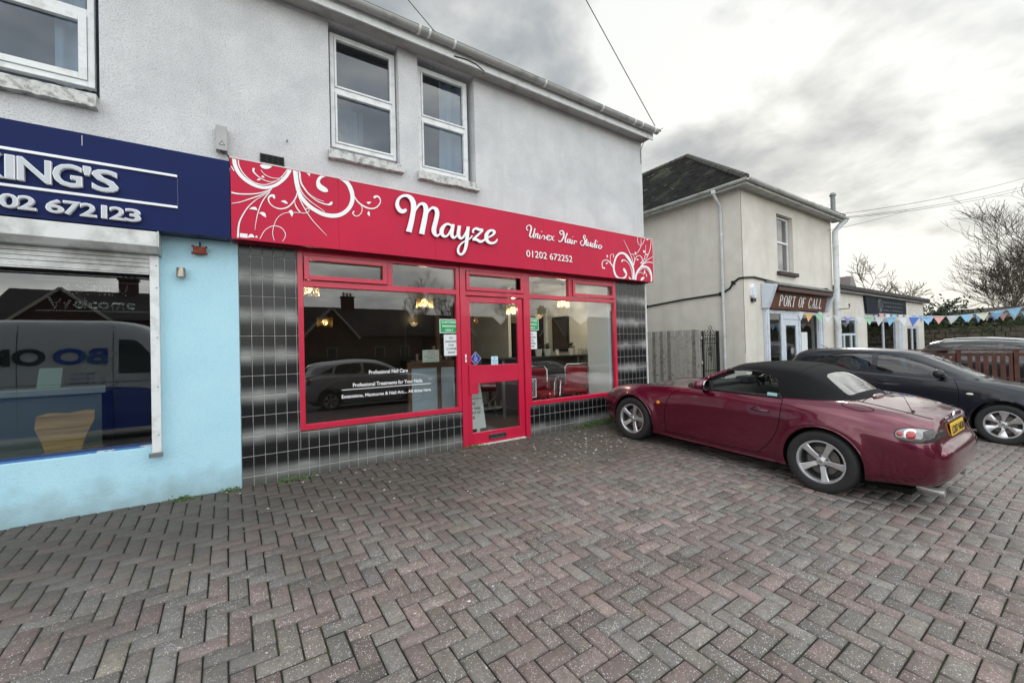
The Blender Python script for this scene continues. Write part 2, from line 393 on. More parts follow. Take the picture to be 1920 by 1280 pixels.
    def fleck(x,y,s,h=.002):
        k=r.randint(5,7); a0=r.random()*6.28; z=gz(x,y); pts=[]
        for i in range(k):
            a=a0+6.283*i/k; q=s*r.uniform(.5,1.1); pts.append((x+q*math.cos(a),y+q*math.sin(a)*r.uniform(.5,1)))
        d.add([(p[0],p[1],gz(p[0],p[1])+.0035) for p in pts]+[(p[0]*.7+x*.3,p[1]*.7+y*.3,gz(*p)+.0035+h) for p in pts],[tuple(range(k,2*k))]+[(i,(i+1)%k,k+(i+1)%k,k+i) for i in range(k)])
    for i in range(85):
        x=r.gauss(4.15,.6); y=r.gauss(4.25,.33)
        if y<4.93 and x>2.9: fleck(x,y,r.uniform(.006,.019))
    for i in range(70): fleck(r.uniform(-.3,4.5),r.uniform(3.3,4.95),r.uniform(.004,.015))
    for i in range(60): fleck(r.uniform(-1,6),r.uniform(.8,3.6),r.uniform(.003,.009),.001)
    for x,y in ((1.16,1.2),(.35,1.45),(.88,1.0),(1.15,2.2),(.06,2.2)): fleck(x,y,.013)
    o=d.build('paint_flakes',mat('flake_white',(.68,.66,.62),.7)); o['kind']='stuff'; o['label']='white flakes and grit scattered on the paving by the shop'
    o['category']='debris'
    # weeds along the foot of the wall
    w_=MB()
    spots=[(5.5,4.93,.9,.10),(.55,4.95,.28,.03),(-.35,4.94,.16,.03),(2.72,4.96,.2,.03),(0.0,4.96,.1,.03),(4.9,4.95,.5,.06)]
    for cx_,cy_,wd,hh in spots:
        for i in range(int(900*wd*(2 if hh>.05 else .6))):
            x=cx_+r.gauss(0,wd*.35); y=min(4.985,cy_-abs(r.gauss(0,.035))); z=gz(x,y); h=abs(r.gauss(hh*.6,hh*.3))+.008; a=r.random()*6.28; l=r.uniform(.004,.012)
            dx,dy=math.cos(a)*l,math.sin(a)*l; lean=r.uniform(-.02,.02)
            zz=z+h*r.random()
            w_.quad((x-dx,y-dy,zz),(x+lean,y-.006,zz-.004),(x+dx,y+dy,zz+l*.5),(x+lean,y+.006,zz+l))
    o=w_.build('weeds',mat('weed_leaf',(.06,.10,.025),.8,var=.4,vscale=20)); o['kind']='stuff'; o['label']='small green weeds growing along the foot of the tiled wall'; o['category']='weeds'
build_ground()
# ------------------------------------------------------------------ walls with openings
def holed_wall(mb,x0,x1,z0,z1,yf,yb,holes,axis='y',rev=True,back=True):
    """wall in the X-Z plane between depth yf (front) and yb; holes = [(x0,x1,z0,z1)]"""
    xs=sorted(set([x0,x1]+[min(max(h[i],x0),x1) for h in holes for i in (0,1)])); zs=sorted(set([z0,z1]+[min(max(h[i],z0),z1) for h in holes for i in (2,3)]))
    T=(lambda x,y,z:(x,y,z)) if axis=='y' else (lambda x,y,z:(y,x,z))
    inh=lambda cx,cz: any(h[0]<cx<h[1] and h[2]<cz<h[3] for h in holes)
    for i in range(len(xs)-1):
        for j in range(len(zs)-1):
            a,b,c,d=xs[i],xs[i+1],zs[j],zs[j+1]
            if inh((a+b)/2,(c+d)/2): continue
            mb.quad(T(a,yf,c),T(b,yf,c),T(b,yf,d),T(a,yf,d))
            if back: mb.quad(T(b,yb,c),T(a,yb,c),T(a,yb,d),T(b,yb,d))
    if rev:
        for h in holes:
            a,b,c,d=max(h[0],x0),min(h[1],x1),max(h[2],z0),min(h[3],z1)
            mb.quad(T(a,yf,c),T(a,yb,c),T(a,yb,d),T(a,yf,d)); mb.quad(T(b,yb,c),T(b,yf,c),T(b,yf,d),T(b,yb,d))
            if c>z0: mb.quad(T(a,yb,c),T(a,yf,c),T(b,yf,c),T(b,yb,c))
            if d<z1: mb.quad(T(a,yf,d),T(a,yb,d),T(b,yb,d),T(b,yf,d))
    mb.quad(T(x0,yf,z1),T(x1,yf,z1),T(x1,yb,z1),T(x0,yb,z1)); mb.quad(T(x0,yb,z0),T(x1,yb,z0),T(x1,yf,z0),T(x0,yf,z0))
    mb.quad(T(x0,yb,z0),T(x0,yf,z0),T(x0,yf,z1),T(x0,yb,z1)); mb.quad(T(x1,yf,z0),T(x1,yb,z0),T(x1,yb,z1),T(x1,yf,z1))
    return mb
def rough_render(name,c1,c2,stain,bump=.011,bs=48,ss=.9,streak=None,sthr=(.48,.75),hol=.5,splash=None):
    m=mat(name,c1,.9,col2=c2,vscale=2.2,stain=stain,sscale=ss,bump=0,detail=9,sthr=sthr); t=m.node_tree; b=t.nodes['Principled BSDF']; nd=lambda ty:t.nodes.new(ty); lk=t.links.new
    tc=nd('ShaderNodeTexCoord')
    n=nd('ShaderNodeTexNoise'); n.inputs['Scale'].default_value=bs; n.inputs['Detail'].default_value=3; n.inputs['Roughness'].default_value=.55; lk(tc.outputs['Object'],n.inputs['Vector'])
    bp=nd('ShaderNodeBump'); bp.inputs['Distance'].default_value=bump; lk(n.outputs[0],bp.inputs['Height']); lk(bp.outputs[0],b.inputs['Normal'])
    src=b.inputs['Base Color'].links[0].from_socket
    # darker colour in the hollows of the texture
    r=nd('ShaderNodeMapRange'); lk(n.outputs[0],r.inputs[0]); r.inputs[1].default_value=.52; r.inputs[2].default_value=.30; r.inputs[4].default_value=hol
    mx=nd('ShaderNodeMix'); mx.data_type='RGBA'; lk(r.outputs[0],mx.inputs[0]); lk(src,mx.inputs[6]); mx.inputs[7].default_value=(*[c*.45 for c in stain],1); cur=mx.outputs[2]
    if streak:
        mp=nd('ShaderNodeMapping'); mp.inputs['Scale'].default_value=(2.6,2.6,.28); lk(tc.outputs['Object'],mp.inputs[0])
        n2=nd('ShaderNodeTexNoise'); n2.inputs['Scale'].default_value=1; n2.inputs['Detail'].default_value=7; n2.inputs['Roughness'].default_value=.7; lk(mp.outputs[0],n2.inputs['Vector'])
        r2=nd('ShaderNodeMapRange'); lk(n2.outputs[0],r2.inputs[0]); r2.inputs[1].default_value=.52; r2.inputs[2].default_value=.75; r2.inputs[4].default_value=.6
        mx=nd('ShaderNodeMix'); mx.data_type='RGBA'; lk(r2.outputs[0],mx.inputs[0]); lk(cur,mx.inputs[6]); mx.inputs[7].default_value=(*streak,1); cur=mx.outputs[2]
    if splash:
        sp=nd('ShaderNodeSeparateXYZ'); lk(tc.outputs['Object'],sp.inputs[0]); n3=nd('ShaderNodeTexNoise'); n3.inputs['Scale'].default_value=6; n3.inputs['Detail'].default_value=6; lk(tc.outputs['Object'],n3.inputs['Vector'])
        a=nd('ShaderNodeMath'); a.operation='MULTIPLY_ADD'; lk(n3.outputs[0],a.inputs[0]); a.inputs[1].default_value=-.45; lk(sp.outputs[2],a.inputs[2])
        r3=nd('ShaderNodeMapRange'); lk(a.outputs[0],r3.inputs[0]); r3.inputs[1].default_value=.06; r3.inputs[2].default_value=-.22; r3.inputs[4].default_value=.6
        mx=nd('ShaderNodeMix'); mx.data_type='RGBA'; lk(r3.outputs[0],mx.inputs[0]); lk(cur,mx.inputs[6]); mx.inputs[7].default_value=(*splash,1); cur=mx.outputs[2]
    lk(cur,b.inputs['Base Color']); return m
WALLW=rough_render('roughcast_white',(.57,.575,.585),(.71,.71,.715),(.50,.505,.515),bump=.010,bs=78,streak=(.48,.485,.49))
BLUEW=rough_render('blue_painted_render',(.40,.66,.77),(.45,.71,.81),(.36,.60,.71),bump=.003,bs=70,sthr=(.5,.85),hol=.10,streak=(.38,.60,.70),splash=(.22,.27,.27))
CREAM=rough_render('cream_render',(.61,.575,.51),(.69,.655,.59),(.50,.465,.40),bump=.003,bs=60,ss=.5,streak=(.46,.44,.39),hol=.15)
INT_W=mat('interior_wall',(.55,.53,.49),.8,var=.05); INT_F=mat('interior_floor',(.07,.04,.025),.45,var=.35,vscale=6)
ALU=mat('aluminium',(.45,.46,.46),.35,.8); GREYM=mat('grey_metal',(.25,.26,.27),.4,.6)
UPGL=glassmat('upstairs_glass',(.62,.70,.76),2.2,1.52,wav=.004)
def frame_rect(mb,x0,x1,z0,z1,y0,y1,w,wb=None):
    wb=wb or w
    mb.box(x0,x0+w,y0,y1,z0,z1); mb.box(x1-w,x1,y0,y1,z0,z1); mb.box(x0+w,x1-w,y0,y1,z1-w,z1); mb.box(x0+w,x1-w,y0,y1,z0,z0+wb)
B=thing('shop_building','long two storey shop building with white roughcast upper wall and tiled and blue ground floor','building',(0,5.0,0))
# opening list of the upper wall
HO=[(-3.3,-.90,3.60,5.11),(.99,1.80,3.62,5.11),(2.055,2.88,3.60,5.11)]
m_=holed_wall(MB(),-7.0,6.48,2.50,5.11,5.0,5.28,HO); m_.quad((6.48,5.28,0),(6.48,13,0),(6.48,13,5.11),(6.48,5.28,5.11)); m_.quad((6.48,13,0),(-7,13,0),(-7,13,5.11),(6.48,13,5.11))
m_.build('upper_wall',WALLW,B)
# thin seam down the render
# tiled ground floor: backing and grout
PX0=.097
def gf():
    mb=holed_wall(MB(),PX0,6.48,-.2,2.497,5.0,5.25,[(.63,2.60,.47,2.43),(2.60,3.68,-.2,2.43),(3.68,5.64,.44,2.43)])
    mb.build('tile_wall',mat('grout',(.42,.42,.40),.85,var=.15,vscale=8),B)
    # individual glazed tiles
    m,t,b=newmat('glazed_tile'); nd=lambda ty:t.nodes.new(ty); lk=t.links.new; tc=nd('ShaderNodeTexCoord'); sp=nd('ShaderNodeSeparateXYZ'); lk(tc.outputs['Object'],sp.inputs[0])
    n=nd('ShaderNodeTexNoise'); n.inputs['Scale'].default_value=.9; n.inputs['Detail'].default_value=1; lk(tc.outputs['Object'],n.inputs['Vector'])
    def mth(op,a,b2=None):
        q=nd('ShaderNodeMath'); q.operation=op
        for i,z in enumerate((a,b2)):
            if z is None: continue
            if isinstance(z,(int,float)): q.inputs[i].default_value=z
            else: lk(z,q.inputs[i])
        return q.outputs[0]
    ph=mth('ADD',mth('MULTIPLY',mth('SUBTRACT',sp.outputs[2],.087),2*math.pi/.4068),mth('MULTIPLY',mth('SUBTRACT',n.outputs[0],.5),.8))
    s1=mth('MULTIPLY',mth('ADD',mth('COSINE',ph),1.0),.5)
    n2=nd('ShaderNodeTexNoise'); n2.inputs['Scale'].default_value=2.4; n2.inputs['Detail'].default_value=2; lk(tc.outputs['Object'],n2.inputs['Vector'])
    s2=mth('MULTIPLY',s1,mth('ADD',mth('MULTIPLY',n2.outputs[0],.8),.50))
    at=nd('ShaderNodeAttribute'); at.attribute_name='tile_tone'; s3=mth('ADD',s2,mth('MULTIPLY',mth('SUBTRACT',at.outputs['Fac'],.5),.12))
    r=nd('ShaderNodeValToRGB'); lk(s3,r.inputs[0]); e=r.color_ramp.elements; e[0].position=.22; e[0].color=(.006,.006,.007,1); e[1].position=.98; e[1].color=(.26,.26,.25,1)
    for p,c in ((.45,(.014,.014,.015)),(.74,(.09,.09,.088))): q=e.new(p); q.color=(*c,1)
    # the lowest course is a duller splashed grey
    mr=nd('ShaderNodeMapRange'); lk(sp.outputs[2],mr.inputs[0]); mr.inputs[1].default_value=.16; mr.inputs[2].default_value=.02; mr.inputs[4].default_value=.8
    mx=nd('ShaderNodeMix'); mx.data_type='RGBA'; lk(mr.outputs[0],mx.inputs[0]); lk(r.outputs[0],mx.inputs[6]); mx.inputs[7].default_value=(.10,.098,.088,1); lk(mx.outputs[2],b.inputs['Base Color'])
    b.inputs['Roughness'].default_value=.22
    P=.1024; Zp=.2034; Z0=.087; verts=[];fs=[];tone=[]
    def tile(x0,x1,z0,z1):
        if x1-x0<.012 or z1-z0<.012: return
        k=len(verts); g=.0022; c=.004; dy=random.uniform(-.0004,.0004); ja,jb=random.uniform(-.0005,.0005),random.uniform(-.0006,.0006)
        x0+=g;x1-=g;z0+=g;z1-=g
        for (a,cc,yy) in ((x0,z0,4.9985),(x1,z0,4.9985),(x1,z1,4.9985),(x0,z1,4.9985),(x0+c,z0+c,4.9955+dy-ja-jb),(x1-c,z0+c,4.9955+dy+ja-jb),(x1-c,z1-c,4.9955+dy+ja+jb),(x0+c,z1-c,4.9955+dy-ja+jb)): verts.append((a,yy,cc))
        fs.append((k+4,k+5,k+6,k+7))
        for i in range(4): j=(i+1)%4; fs.append((k+i,k+j,k+4+j,k+4+i))
        tone.extend([random.random()]*8)
    cols=[(PX0+i*P,PX0+(i+1)*P) for i in range(62)]
    rows=[(-.115,.087)]+[(Z0+i*Zp,Z0+(i+1)*Zp) for i in range(12)]
    for a,b_ in cols:
        b_=min(b_,6.476)
        for c,d in rows:
            c=max(c,-.02); d=min(d,2.44)
            cuts=[]
            for (hx0,hx1,hz0,hz1) in ((.63,2.60,.47,2.6),(2.60,3.68,-1,2.6),(3.68,5.64,.44,2.6)):
                if b_>hx0 and a<hx1 and d>hz0: cuts.append((hx0,hx1,hz0))
            if not cuts: tile(a,b_,c,d); continue
            # part left of the opening, right of it, and below it
            x0=a
            for hx0,hx1,hz0 in cuts:
                if hx0>x0: tile(x0,min(b_,hx0),c,d)
                if hz0>c: tile(max(x0,hx0,a),min(b_,hx1),c,min(d,hz0))
                x0=max(x0,hx1)
            if b_>x0: tile(x0,b_,c,d)
    me=bpy.data.meshes.new('glazed_tiles'); me.from_pydata([(x,y-5.0,z) for x,y,z in verts],[],fs); me.materials.append(m)
    ca=me.color_attributes.new('tile_tone','FLOAT_COLOR','POINT'); ca.data.foreach_set('color',np.repeat(np.array(tone,dtype=np.float32),4))
    o=bpy.data.objects.new('glazed_tiles',me); COLL.objects.link(o); o.parent=B; MW[o.name]=MW[B.name]
    MB().box(6.4605,6.483,4.990,5.03,-.2,2.497).build('corner_trim',WHITEP,B)
gf()
# blue ground floor with its display window opening
m_=holed_wall(MB(),-7.0,.094,-.2,2.497,4.996,5.25,[(-4.2,-.575,.50,2.30)]); m_.build('blue_wall',BLUEW,B)
m_=MB(); m_.box(-4.2,-.578,5.06,5.24,.478,.515); m_.build('window_ledge',mat('blue_sill',(.04,.12,.30),.5,stain=(.45,.45,.45),sscale=3,sthr=(.5,.52)),B,bevel=.003)
w_=MB(); frame_rect(w_,-4.2,-.578,.517,2.299,5.10,5.14,.014); KW=w_.build('display_window',mat('blue_frame',(.02,.05,.14),.4),B)
MB().box(-4.19,-.588,5.115,5.121,.53,2.29).build('glass_pane',glassmat('blue_shop_glass',(.85,.89,.89),2.9,1.52,wav=.0008),KW)
# eaves: soffit, fascia, gutter, roof
s=MB(); s.box(-7,6.52,4.80,5.30,5.113,5.128)
for i in range(38):
    x=-3.6+i*.27
    s.box(x,x+.19,4.812,4.822,5.106,5.1129)
s.build('soffit',mat('soffit_white',(.42,.42,.40),.6,stain=(.22,.22,.2),sscale=3),B)
MB().box(-7,6.54,4.776,4.798,5.078,5.20).build('fascia_board',WHITEP,B)
g=MB(); prof=[(math.cos(a)*.058,math.sin(a)*.058) for a in [math.pi+math.pi*i/10 for i in range(11)]]
vs=[];
for X in (-7,6.58):
    for c,d in prof: vs.append((X,4.712+c,5.222+d))
    for c,d in prof[::-1]: vs.append((X,4.712+c*.94,5.222+d*.94))
k=22; g.add(vs,[(i,(i+1)%k,k+(i+1)%k,k+i) for i in range(k)]+[tuple(range(k))[::-1],tuple(range(k,2*k))])
g.build('gutter',mat('gutter_grey',(.36,.36,.34),.45,stain=(.2,.21,.19),sscale=5),B,smooth=True)
for x in (-4.2,-2.6,-1.0,.62,1.95,2.08,2.42,3.9,5.1,5.9,6.1,6.45):
    c=MB(); P2=[(math.cos(a)*.0635,math.sin(a)*.0635) for a in [math.pi*.98+math.pi*1.04*i/10 for i in range(11)]]
    vs=[]
    for X in (x,x+.028):
        for a,d in P2: vs.append((X,4.712+a,5.222+d))
        for a,d in P2[::-1]: vs.append((X,4.712+a*.92,5.222+d*.92))
    c.add(vs,[(i,(i+1)%k,k+(i+1)%k,k+i) for i in range(k)]+[tuple(range(k))[::-1],tuple(range(k,2*k))]); c.build('gutter_bracket',WHITEP,B)
SLATE=mat('roof_tile',(.045,.043,.04),.85,var=.5,vscale=7,stain=(.07,.075,.045),sscale=2,bump=.01,bscale=12)
r_=MB(); r_.hexa([(-7,4.66,5.20),(6.62,4.66,5.20),(6.62,9,8.0),(-7,9,8.0),(-7,4.66,5.235),(6.62,4.66,5.235),(6.62,9,8.035),(-7,9,8.035)])
r_.hexa([(-7,9,8.0),(6.62,9,8.0),(6.62,13.3,5.2),(-7,13.3,5.2),(-7,9,8.035),(6.62,9,8.035),(6.62,13.3,5.235),(-7,13.3,5.235)])
r_.add([(6.47,5,5.115),(6.47,13,5.115),(6.47,9,7.9)],[(0,1,2)])
r_.build('roof',SLATE,B)
MB().tube([(6.58,4.66,5.235),(6.66,4.66,5.29),(6.70,4.7,5.30)],.012,8).build('verge_clip',WHITEP,B)
# first floor windows
def upper_window(x0,x1,z0,z1,midz,sill,transoms=2,name='window'):
    w_=MB(); y0,y1=5.085,5.145; frame_rect(w_,x0,x1,z0,z1,y0,y1,.045,.05)
    w_.box(x0+.045,x1-.045,y0,y1,midz-.028,midz+.028)
    for a,b_ in ((z0+.05,midz-.028),(midz+.028,z1-.045)):
        frame_rect(w_,x0+.047,x1-.047,a+.002,b_-.002,y0-.012,y1-.02,.022)
    W=w_.build(name,WHITEP,B,bevel=.003)
    MB().box(x0+.06,x1-.06,5.112,5.118,z0+.06,z1-.06).build('glass_pane',UPGL,W)
    return W
upper_window(1.02,1.785,3.70,5.04,4.375,None); upper_window(2.085,2.81,3.66,5.03,4.35,None)
# left large window
w_=MB(); frame_rect(w_,-3.28,-.945,3.72,5.11,5.085,5.145,.045,.05); w_.box(-3.23,-.99,5.085,5.145,4.345,4.41); frame_rect(w_,-3.232,-.992,3.772,4.343,5.073,5.125,.055); w_.box(-2.2,-2.12,5.085,5.145,4.41,5.06)
W=w_.build('window',WHITEP,B,bevel=.003); MB().box(-3.22,-1.0,5.112,5.118,3.78,5.06).build('glass_pane',UPGL,W)
SILL=mat('sill_paint',(.55,.55,.53),.8,stain=(.26,.26,.24),sscale=14,sthr=(.48,.62),bump=.008,bscale=18)
def sill(x0,x1,z0,z1):
    s=MB(); n=int((x1-x0)/.035); r=random.Random(int(x0*100))
    top=[];bot=[]
    for i in range(n+1):
        x=x0+(x1-x0)*i/n; top.append((x,4.93+r.uniform(-.004,.004),z1+r.uniform(-.002,.002))); bot.append((x,4.925+r.uniform(-.006,.006),z0+r.uniform(-.008,.007)))
    vs=[];fs=[]
    for t_,b_ in zip(top,bot): vs+=[(b_[0],5.0,b_[2]),b_,t_,(t_[0],5.08,z1+.012)]
    for i in range(n):
        for q in range(3): a=i*4+q; fs.append((a,a+4,a+5,a+1))
        fs.append((i*4+3,i*4+7,i*4+4,i*4))
    fs+= [(0,1,2,3),(n*4+3,n*4+2,n*4+1,n*4)]
    s.add(vs,fs).build('window_sill',SILL,B)
sill(.96,1.83,3.51,3.605); sill(2.02,2.905,3.49,3.59); sill(-3.4,-.91,3.49,3.60)
# rooms behind the upstairs glass with net curtains
R_=MB(); R_.box(-6.9,6.4,5.29,8.5,3.3,5.10)
R_.f=[f[::-1] for f in R_.f]; R_.build('upstairs_room',mat('room_dim',(.10,.11,.12),.9),B)
def curtain(x0,x1,z0,z1,y,name='net_curtain',amp=.03,fq=38,mt=None,taper=0):
    c=MB(); n=40; vs=[]
    for j,(z,sq) in enumerate(((z1,1.0),((z0+z1)/2,1-.3*taper),(z0,1-taper))):
        for i in range(n+1):
            t=i/n; x=x1-(x1-x0)*sq*(1-t); vs.append((x,y+amp*math.sin(x*fq+j*.3)+amp*.4*math.sin(x*fq*2.3),z))
    c.add(vs,[(j*(n+1)+i,j*(n+1)+i+1,(j+1)*(n+1)+i+1,(j+1)*(n+1)+i) for j in range(2) for i in range(n)])
    return c.build(name,mt or mat('net_curtain',(.62,.64,.66),.9),B,smooth=True)
curtain(2.45,2.78,3.70,5.02,5.24,taper=-.1); curtain(-1.22,-1.0,3.75,5.0,5.24); curtain(1.1,1.42,3.7,4.28,5.26,mt=mat('net_dim',(.3,.31,.33),.9),taper=.2)
# ------------------------------------------------------------------ red shopfront joinery
JY0,JY1=4.985,5.055
def shopfront():
    w_=MB()
    # outer frames butt at the door posts
    frame_rect(w_,.63,2.575,.488,2.44,JY0,JY1,.052,.06)
    w_.box(.682,2.523,JY0,JY1,2.045,2.112)          # transom
    w_.box(1.60,1.668,JY0,JY1,2.112,2.388)
    L_=w_.build('window',RED,B,bevel=.004)
    c=MB(); frame_rect(c,.690,1.592,2.118,2.382,JY0-.03,JY0+.004,.05); c.build('top_casement',RED,L_,bevel=.004)
    MB().box(.684,2.521,5.018,5.024,.55,2.044).build('glass_pane',GLASS,L_); MB().box(.72,1.57,5.018,5.024,2.15,2.35).build('glass_pane',GLASS,L_); MB().box(1.67,2.521,5.018,5.024,2.114,2.386).build('glass_pane',GLASS,L_)
    w_=MB(); frame_rect(w_,3.70,5.64,.445,2.44,JY0,JY1,.05,.062); w_.box(3.75,5.59,JY0,JY1,2.05,2.115); w_.box(4.535,4.60,JY0,JY1,2.115,2.39)
    R2=w_.build('window',RED,B,bevel=.004)
    c=MB(); frame_rect(c,4.606,5.582,2.122,2.382,JY0-.03,JY0+.004,.05); c.build('top_casement',RED,R2,bevel=.004)
    MB().box(3.752,5.588,5.018,5.024,.508,2.049).build('glass_pane',GLASS,R2); MB().box(3.752,4.533,5.018,5.024,2.116,2.389).build('glass_pane',GLASS,R2); MB().box(4.64,5.55,5.018,5.024,2.15,2.35).build('glass_pane',GLASS,R2)
    f=MB(); f.box(2.577,2.660,JY0-.012,JY1,-.03,2.44); f.box(3.625,3.698,JY0-.012,JY1,-.03,2.44); f.box(2.660,3.625,JY0-.012,JY1,2.38,2.44); f.box(2.660,3.625,JY0-.012,JY1,2.045,2.105)
    D0=f.build('door_frame',RED,B,bevel=.004)
    c=MB(); frame_rect(c,2.666,3.619,2.110,2.376,JY0-.03,JY0,.048); c.build('toplight',RED,D0,bevel=.004); MB().box(2.70,3.58,5.02,5.026,2.14,2.35).build('glass_pane',GLASS,D0)
    d=MB(); d.box(2.668,2.735,5.0,5.048,.008,2.035); d.box(3.525,3.618,5.0,5.048,.008,2.035); d.box(2.735,3.525,5.0,5.048,1.955,2.035); d.box(2.735,3.525,5.0,5.048,.84,1.085); d.box(2.735,3.525,5.0,5.048,.008,.168)
    d.box(2.69,2.83,4.985,5.0,.70,1.10)             # thick lock box and handle block
    D1=d.build('door',RED,B,bevel=.004)
    MB().box(2.736,3.524,5.02,5.026,1.086,1.954).build('glass_pane',GLASS,D1); MB().box(2.736,3.524,5.02,5.026,.169,.839).build('glass_pane',GLASS,D1)
    l=MB(); frame_rect(l,2.985,3.265,.052,.118,4.984,4.999,.012); l.box(2.997,3.253,4.994,4.999,.064,.106); l.build('letter_slot',mat('slot_chrome',(.2,.2,.2),.25,1),D1,bevel=.002)
    MB().box(2.70,3.60,4.955,5.06,-.035,.006).build('threshold',mat('threshold_white',(.6,.58,.54),.7,stain=(.3,.27,.22),sscale=9),B)
    k=MB(); k.box(2.628,2.648,4.966,4.973,1.14,1.245); k.build('lock_plate',WHITE,D0); 
    kk=MB(); kk.box(2.635,2.641,4.962,4.9655,1.175,1.205); kk.build('keyhole',DARK,D0)
shopfront()
# ------------------------------------------------------------------ fascia signs
SY=4.80
def catmull(pts,n=7):
    P=[pts[0]]+list(pts)+[pts[-1]]; out=[]
    for i in range(1,len(P)-2):
        p0,p1,p2,p3=[np.array(P[j],dtype=float) for j in (i-1,i,i+1,i+2)]
        for k in range(n):
            t=k/n; out.append(.5*((2*p1)+(-p0+p2)*t+(2*p0-5*p1+4*p2-p3)*t*t+(-p0+3*p1-3*p2+p3)*t**3))
    out.append(np.array(P[-2],dtype=float)); return out
def stroke(mb,pts,toplane,y,depth,k=[0],clip=None,ends=True,n=7):
    """ribbon with varying width; pts=(u,v,width) in drawing units, toplane maps (u,v)->(X,Z)"""
    q=catmull(pts,n); L_=[];R_=[]
    m=len(q)
    for i,(u,v,w) in enumerate(q):
        a=q[max(i-1,0)];b=q[min(i+1,m-1)]; dx,dy=b[0]-a[0],b[1]-a[1]; l=math.hypot(dx,dy) or 1
        nx,ny=-dy/l*w/2,dx/l*w/2
        L_.append(toplane(u+nx,v+ny)); R_.append(toplane(u-nx,v-ny))
    def caps(i,s):
        u,v,w=q[i]; j=i+s; a=q[j]; dx,dy=u-a[0],v-a[1]; l=math.hypot(dx,dy) or 1; dx/=l;dy/=l; out=[]
        for t in (-60,-30,0,30,60):
            c,sn=math.cos(math.radians(t)),math.sin(math.radians(t)); out.append(toplane(u+(dx*c-dy*sn)*w/2,v+(dx*sn+dy*c)*w/2))
        return out
    k[0]=(k[0]+1)%9; off=k[0]*.0005
    def cl(p):
        if clip: return (min(max(p[0],clip[0]),clip[1]),min(max(p[1],clip[2]),clip[3]))
        return p
    vs=[];fs=[]
    for i in range(m):
        l=cl(L_[i]);r=cl(R_[i]); yy=y-off-.0004*i/m
        vs+=[(l[0],yy-depth,l[1]),(r[0],yy-depth,r[1]),(r[0],yy,r[1]),(l[0],yy,l[1])]
    for i in range(m-1):
        a=i*4
        for e in range(4): fs.append((a+e,a+(e+1)%4,a+4+(e+1)%4,a+4+e))
    if not ends: fs+=[(0,3,2,1),((m-1)*4,(m-1)*4+1,(m-1)*4+2,(m-1)*4+3)]
    mb.add(vs,fs)
    if ends:
        for i,s in ((0,1),(m-1,-1)):
            cp=[cl(p) for p in caps(i,s)]; yy=y-off-.0004*i/m; l=cl(L_[i]); r=cl(R_[i])
            ring=[l]+([*cp] if (s==-1) else [*cp]) +[r]
            # order the ring from l round to r
            if (ring[1][0]-l[0])**2+(ring[1][1]-l[1])**2>(ring[-2][0]-l[0])**2+(ring[-2][1]-l[1])**2: ring=[l]+cp[::-1]+[r]
            n_=len(ring); v2=[(p[0],yy-depth-.00005,p[1]) for p in ring]+[(p[0],yy,p[1]) for p in ring]
            mb.add(v2,[tuple(range(n_))]+[(a,a+1,n_+a+1,n_+a) for a in range(n_-1)])
def plane_from(x0,y0,s,Y):
    def f(u,v): p=onY(x0+u/s,y0+v/s,Y); return (p.x,p.z)
    return f
SIGNRED=mat('sign_red',(.50,.008,.045),.4,spec=.22,var=.07,vscale=1.6,stain=(.40,.02,.06),sscale=5,sthr=(.55,.8))
VINYL=mat('white_vinyl',(.80,.82,.82),.4)
SG=thing('fascia_sign','long red fascia sign with white scrollwork and raised script lettering above the tiled shopfront','sign',(0.04,SY,2.44))
p=MB(); joints=[.04,1.02,2.155,3.9,5.27,6.455]
for a,b_ in zip(joints[:-1],joints[1:]): p.box(a+.001,b_-.001,SY,SY+.012,2.445,3.225)
p.build('panel',SIGNRED,SG)
m_=MB(); m_.box(.042,6.453,SY+.0125,4.999,3.195,3.223); m_.box(.042,6.453,SY+.0125,4.9,2.447,2.462); m_.box(.042,.056,SY+.0125,4.992,2.463,3.194); m_.box(6.439,6.453,SY+.0125,4.992,2.463,3.194)
m_.box(.06,6.43,4.9,4.99,2.435,2.47); m_.build('sign_casing',mat('sign_casing_red',(.20,.004,.02),.4),SG)
e=MB(); e.box(.036,6.46,SY-.004,SY+.02,3.2255,3.237); e.box(6.456,6.466,SY-.004,SY+.02,2.445,3.225); e.build('edge_trim',mat('trim_pink',(.72,.55,.56),.4),SG)
CL=(.046,6.45,2.452,3.219)
T4=plane_from(425,285,7.313,SY); T5=plane_from(540,300,8.0,SY); T3=plane_from(1115,440,12.8,SY)
fl=MB()
def ss(T,lst):
    for s_ in lst: stroke(fl,s_,T,SY-.0015,.0012,clip=CL)
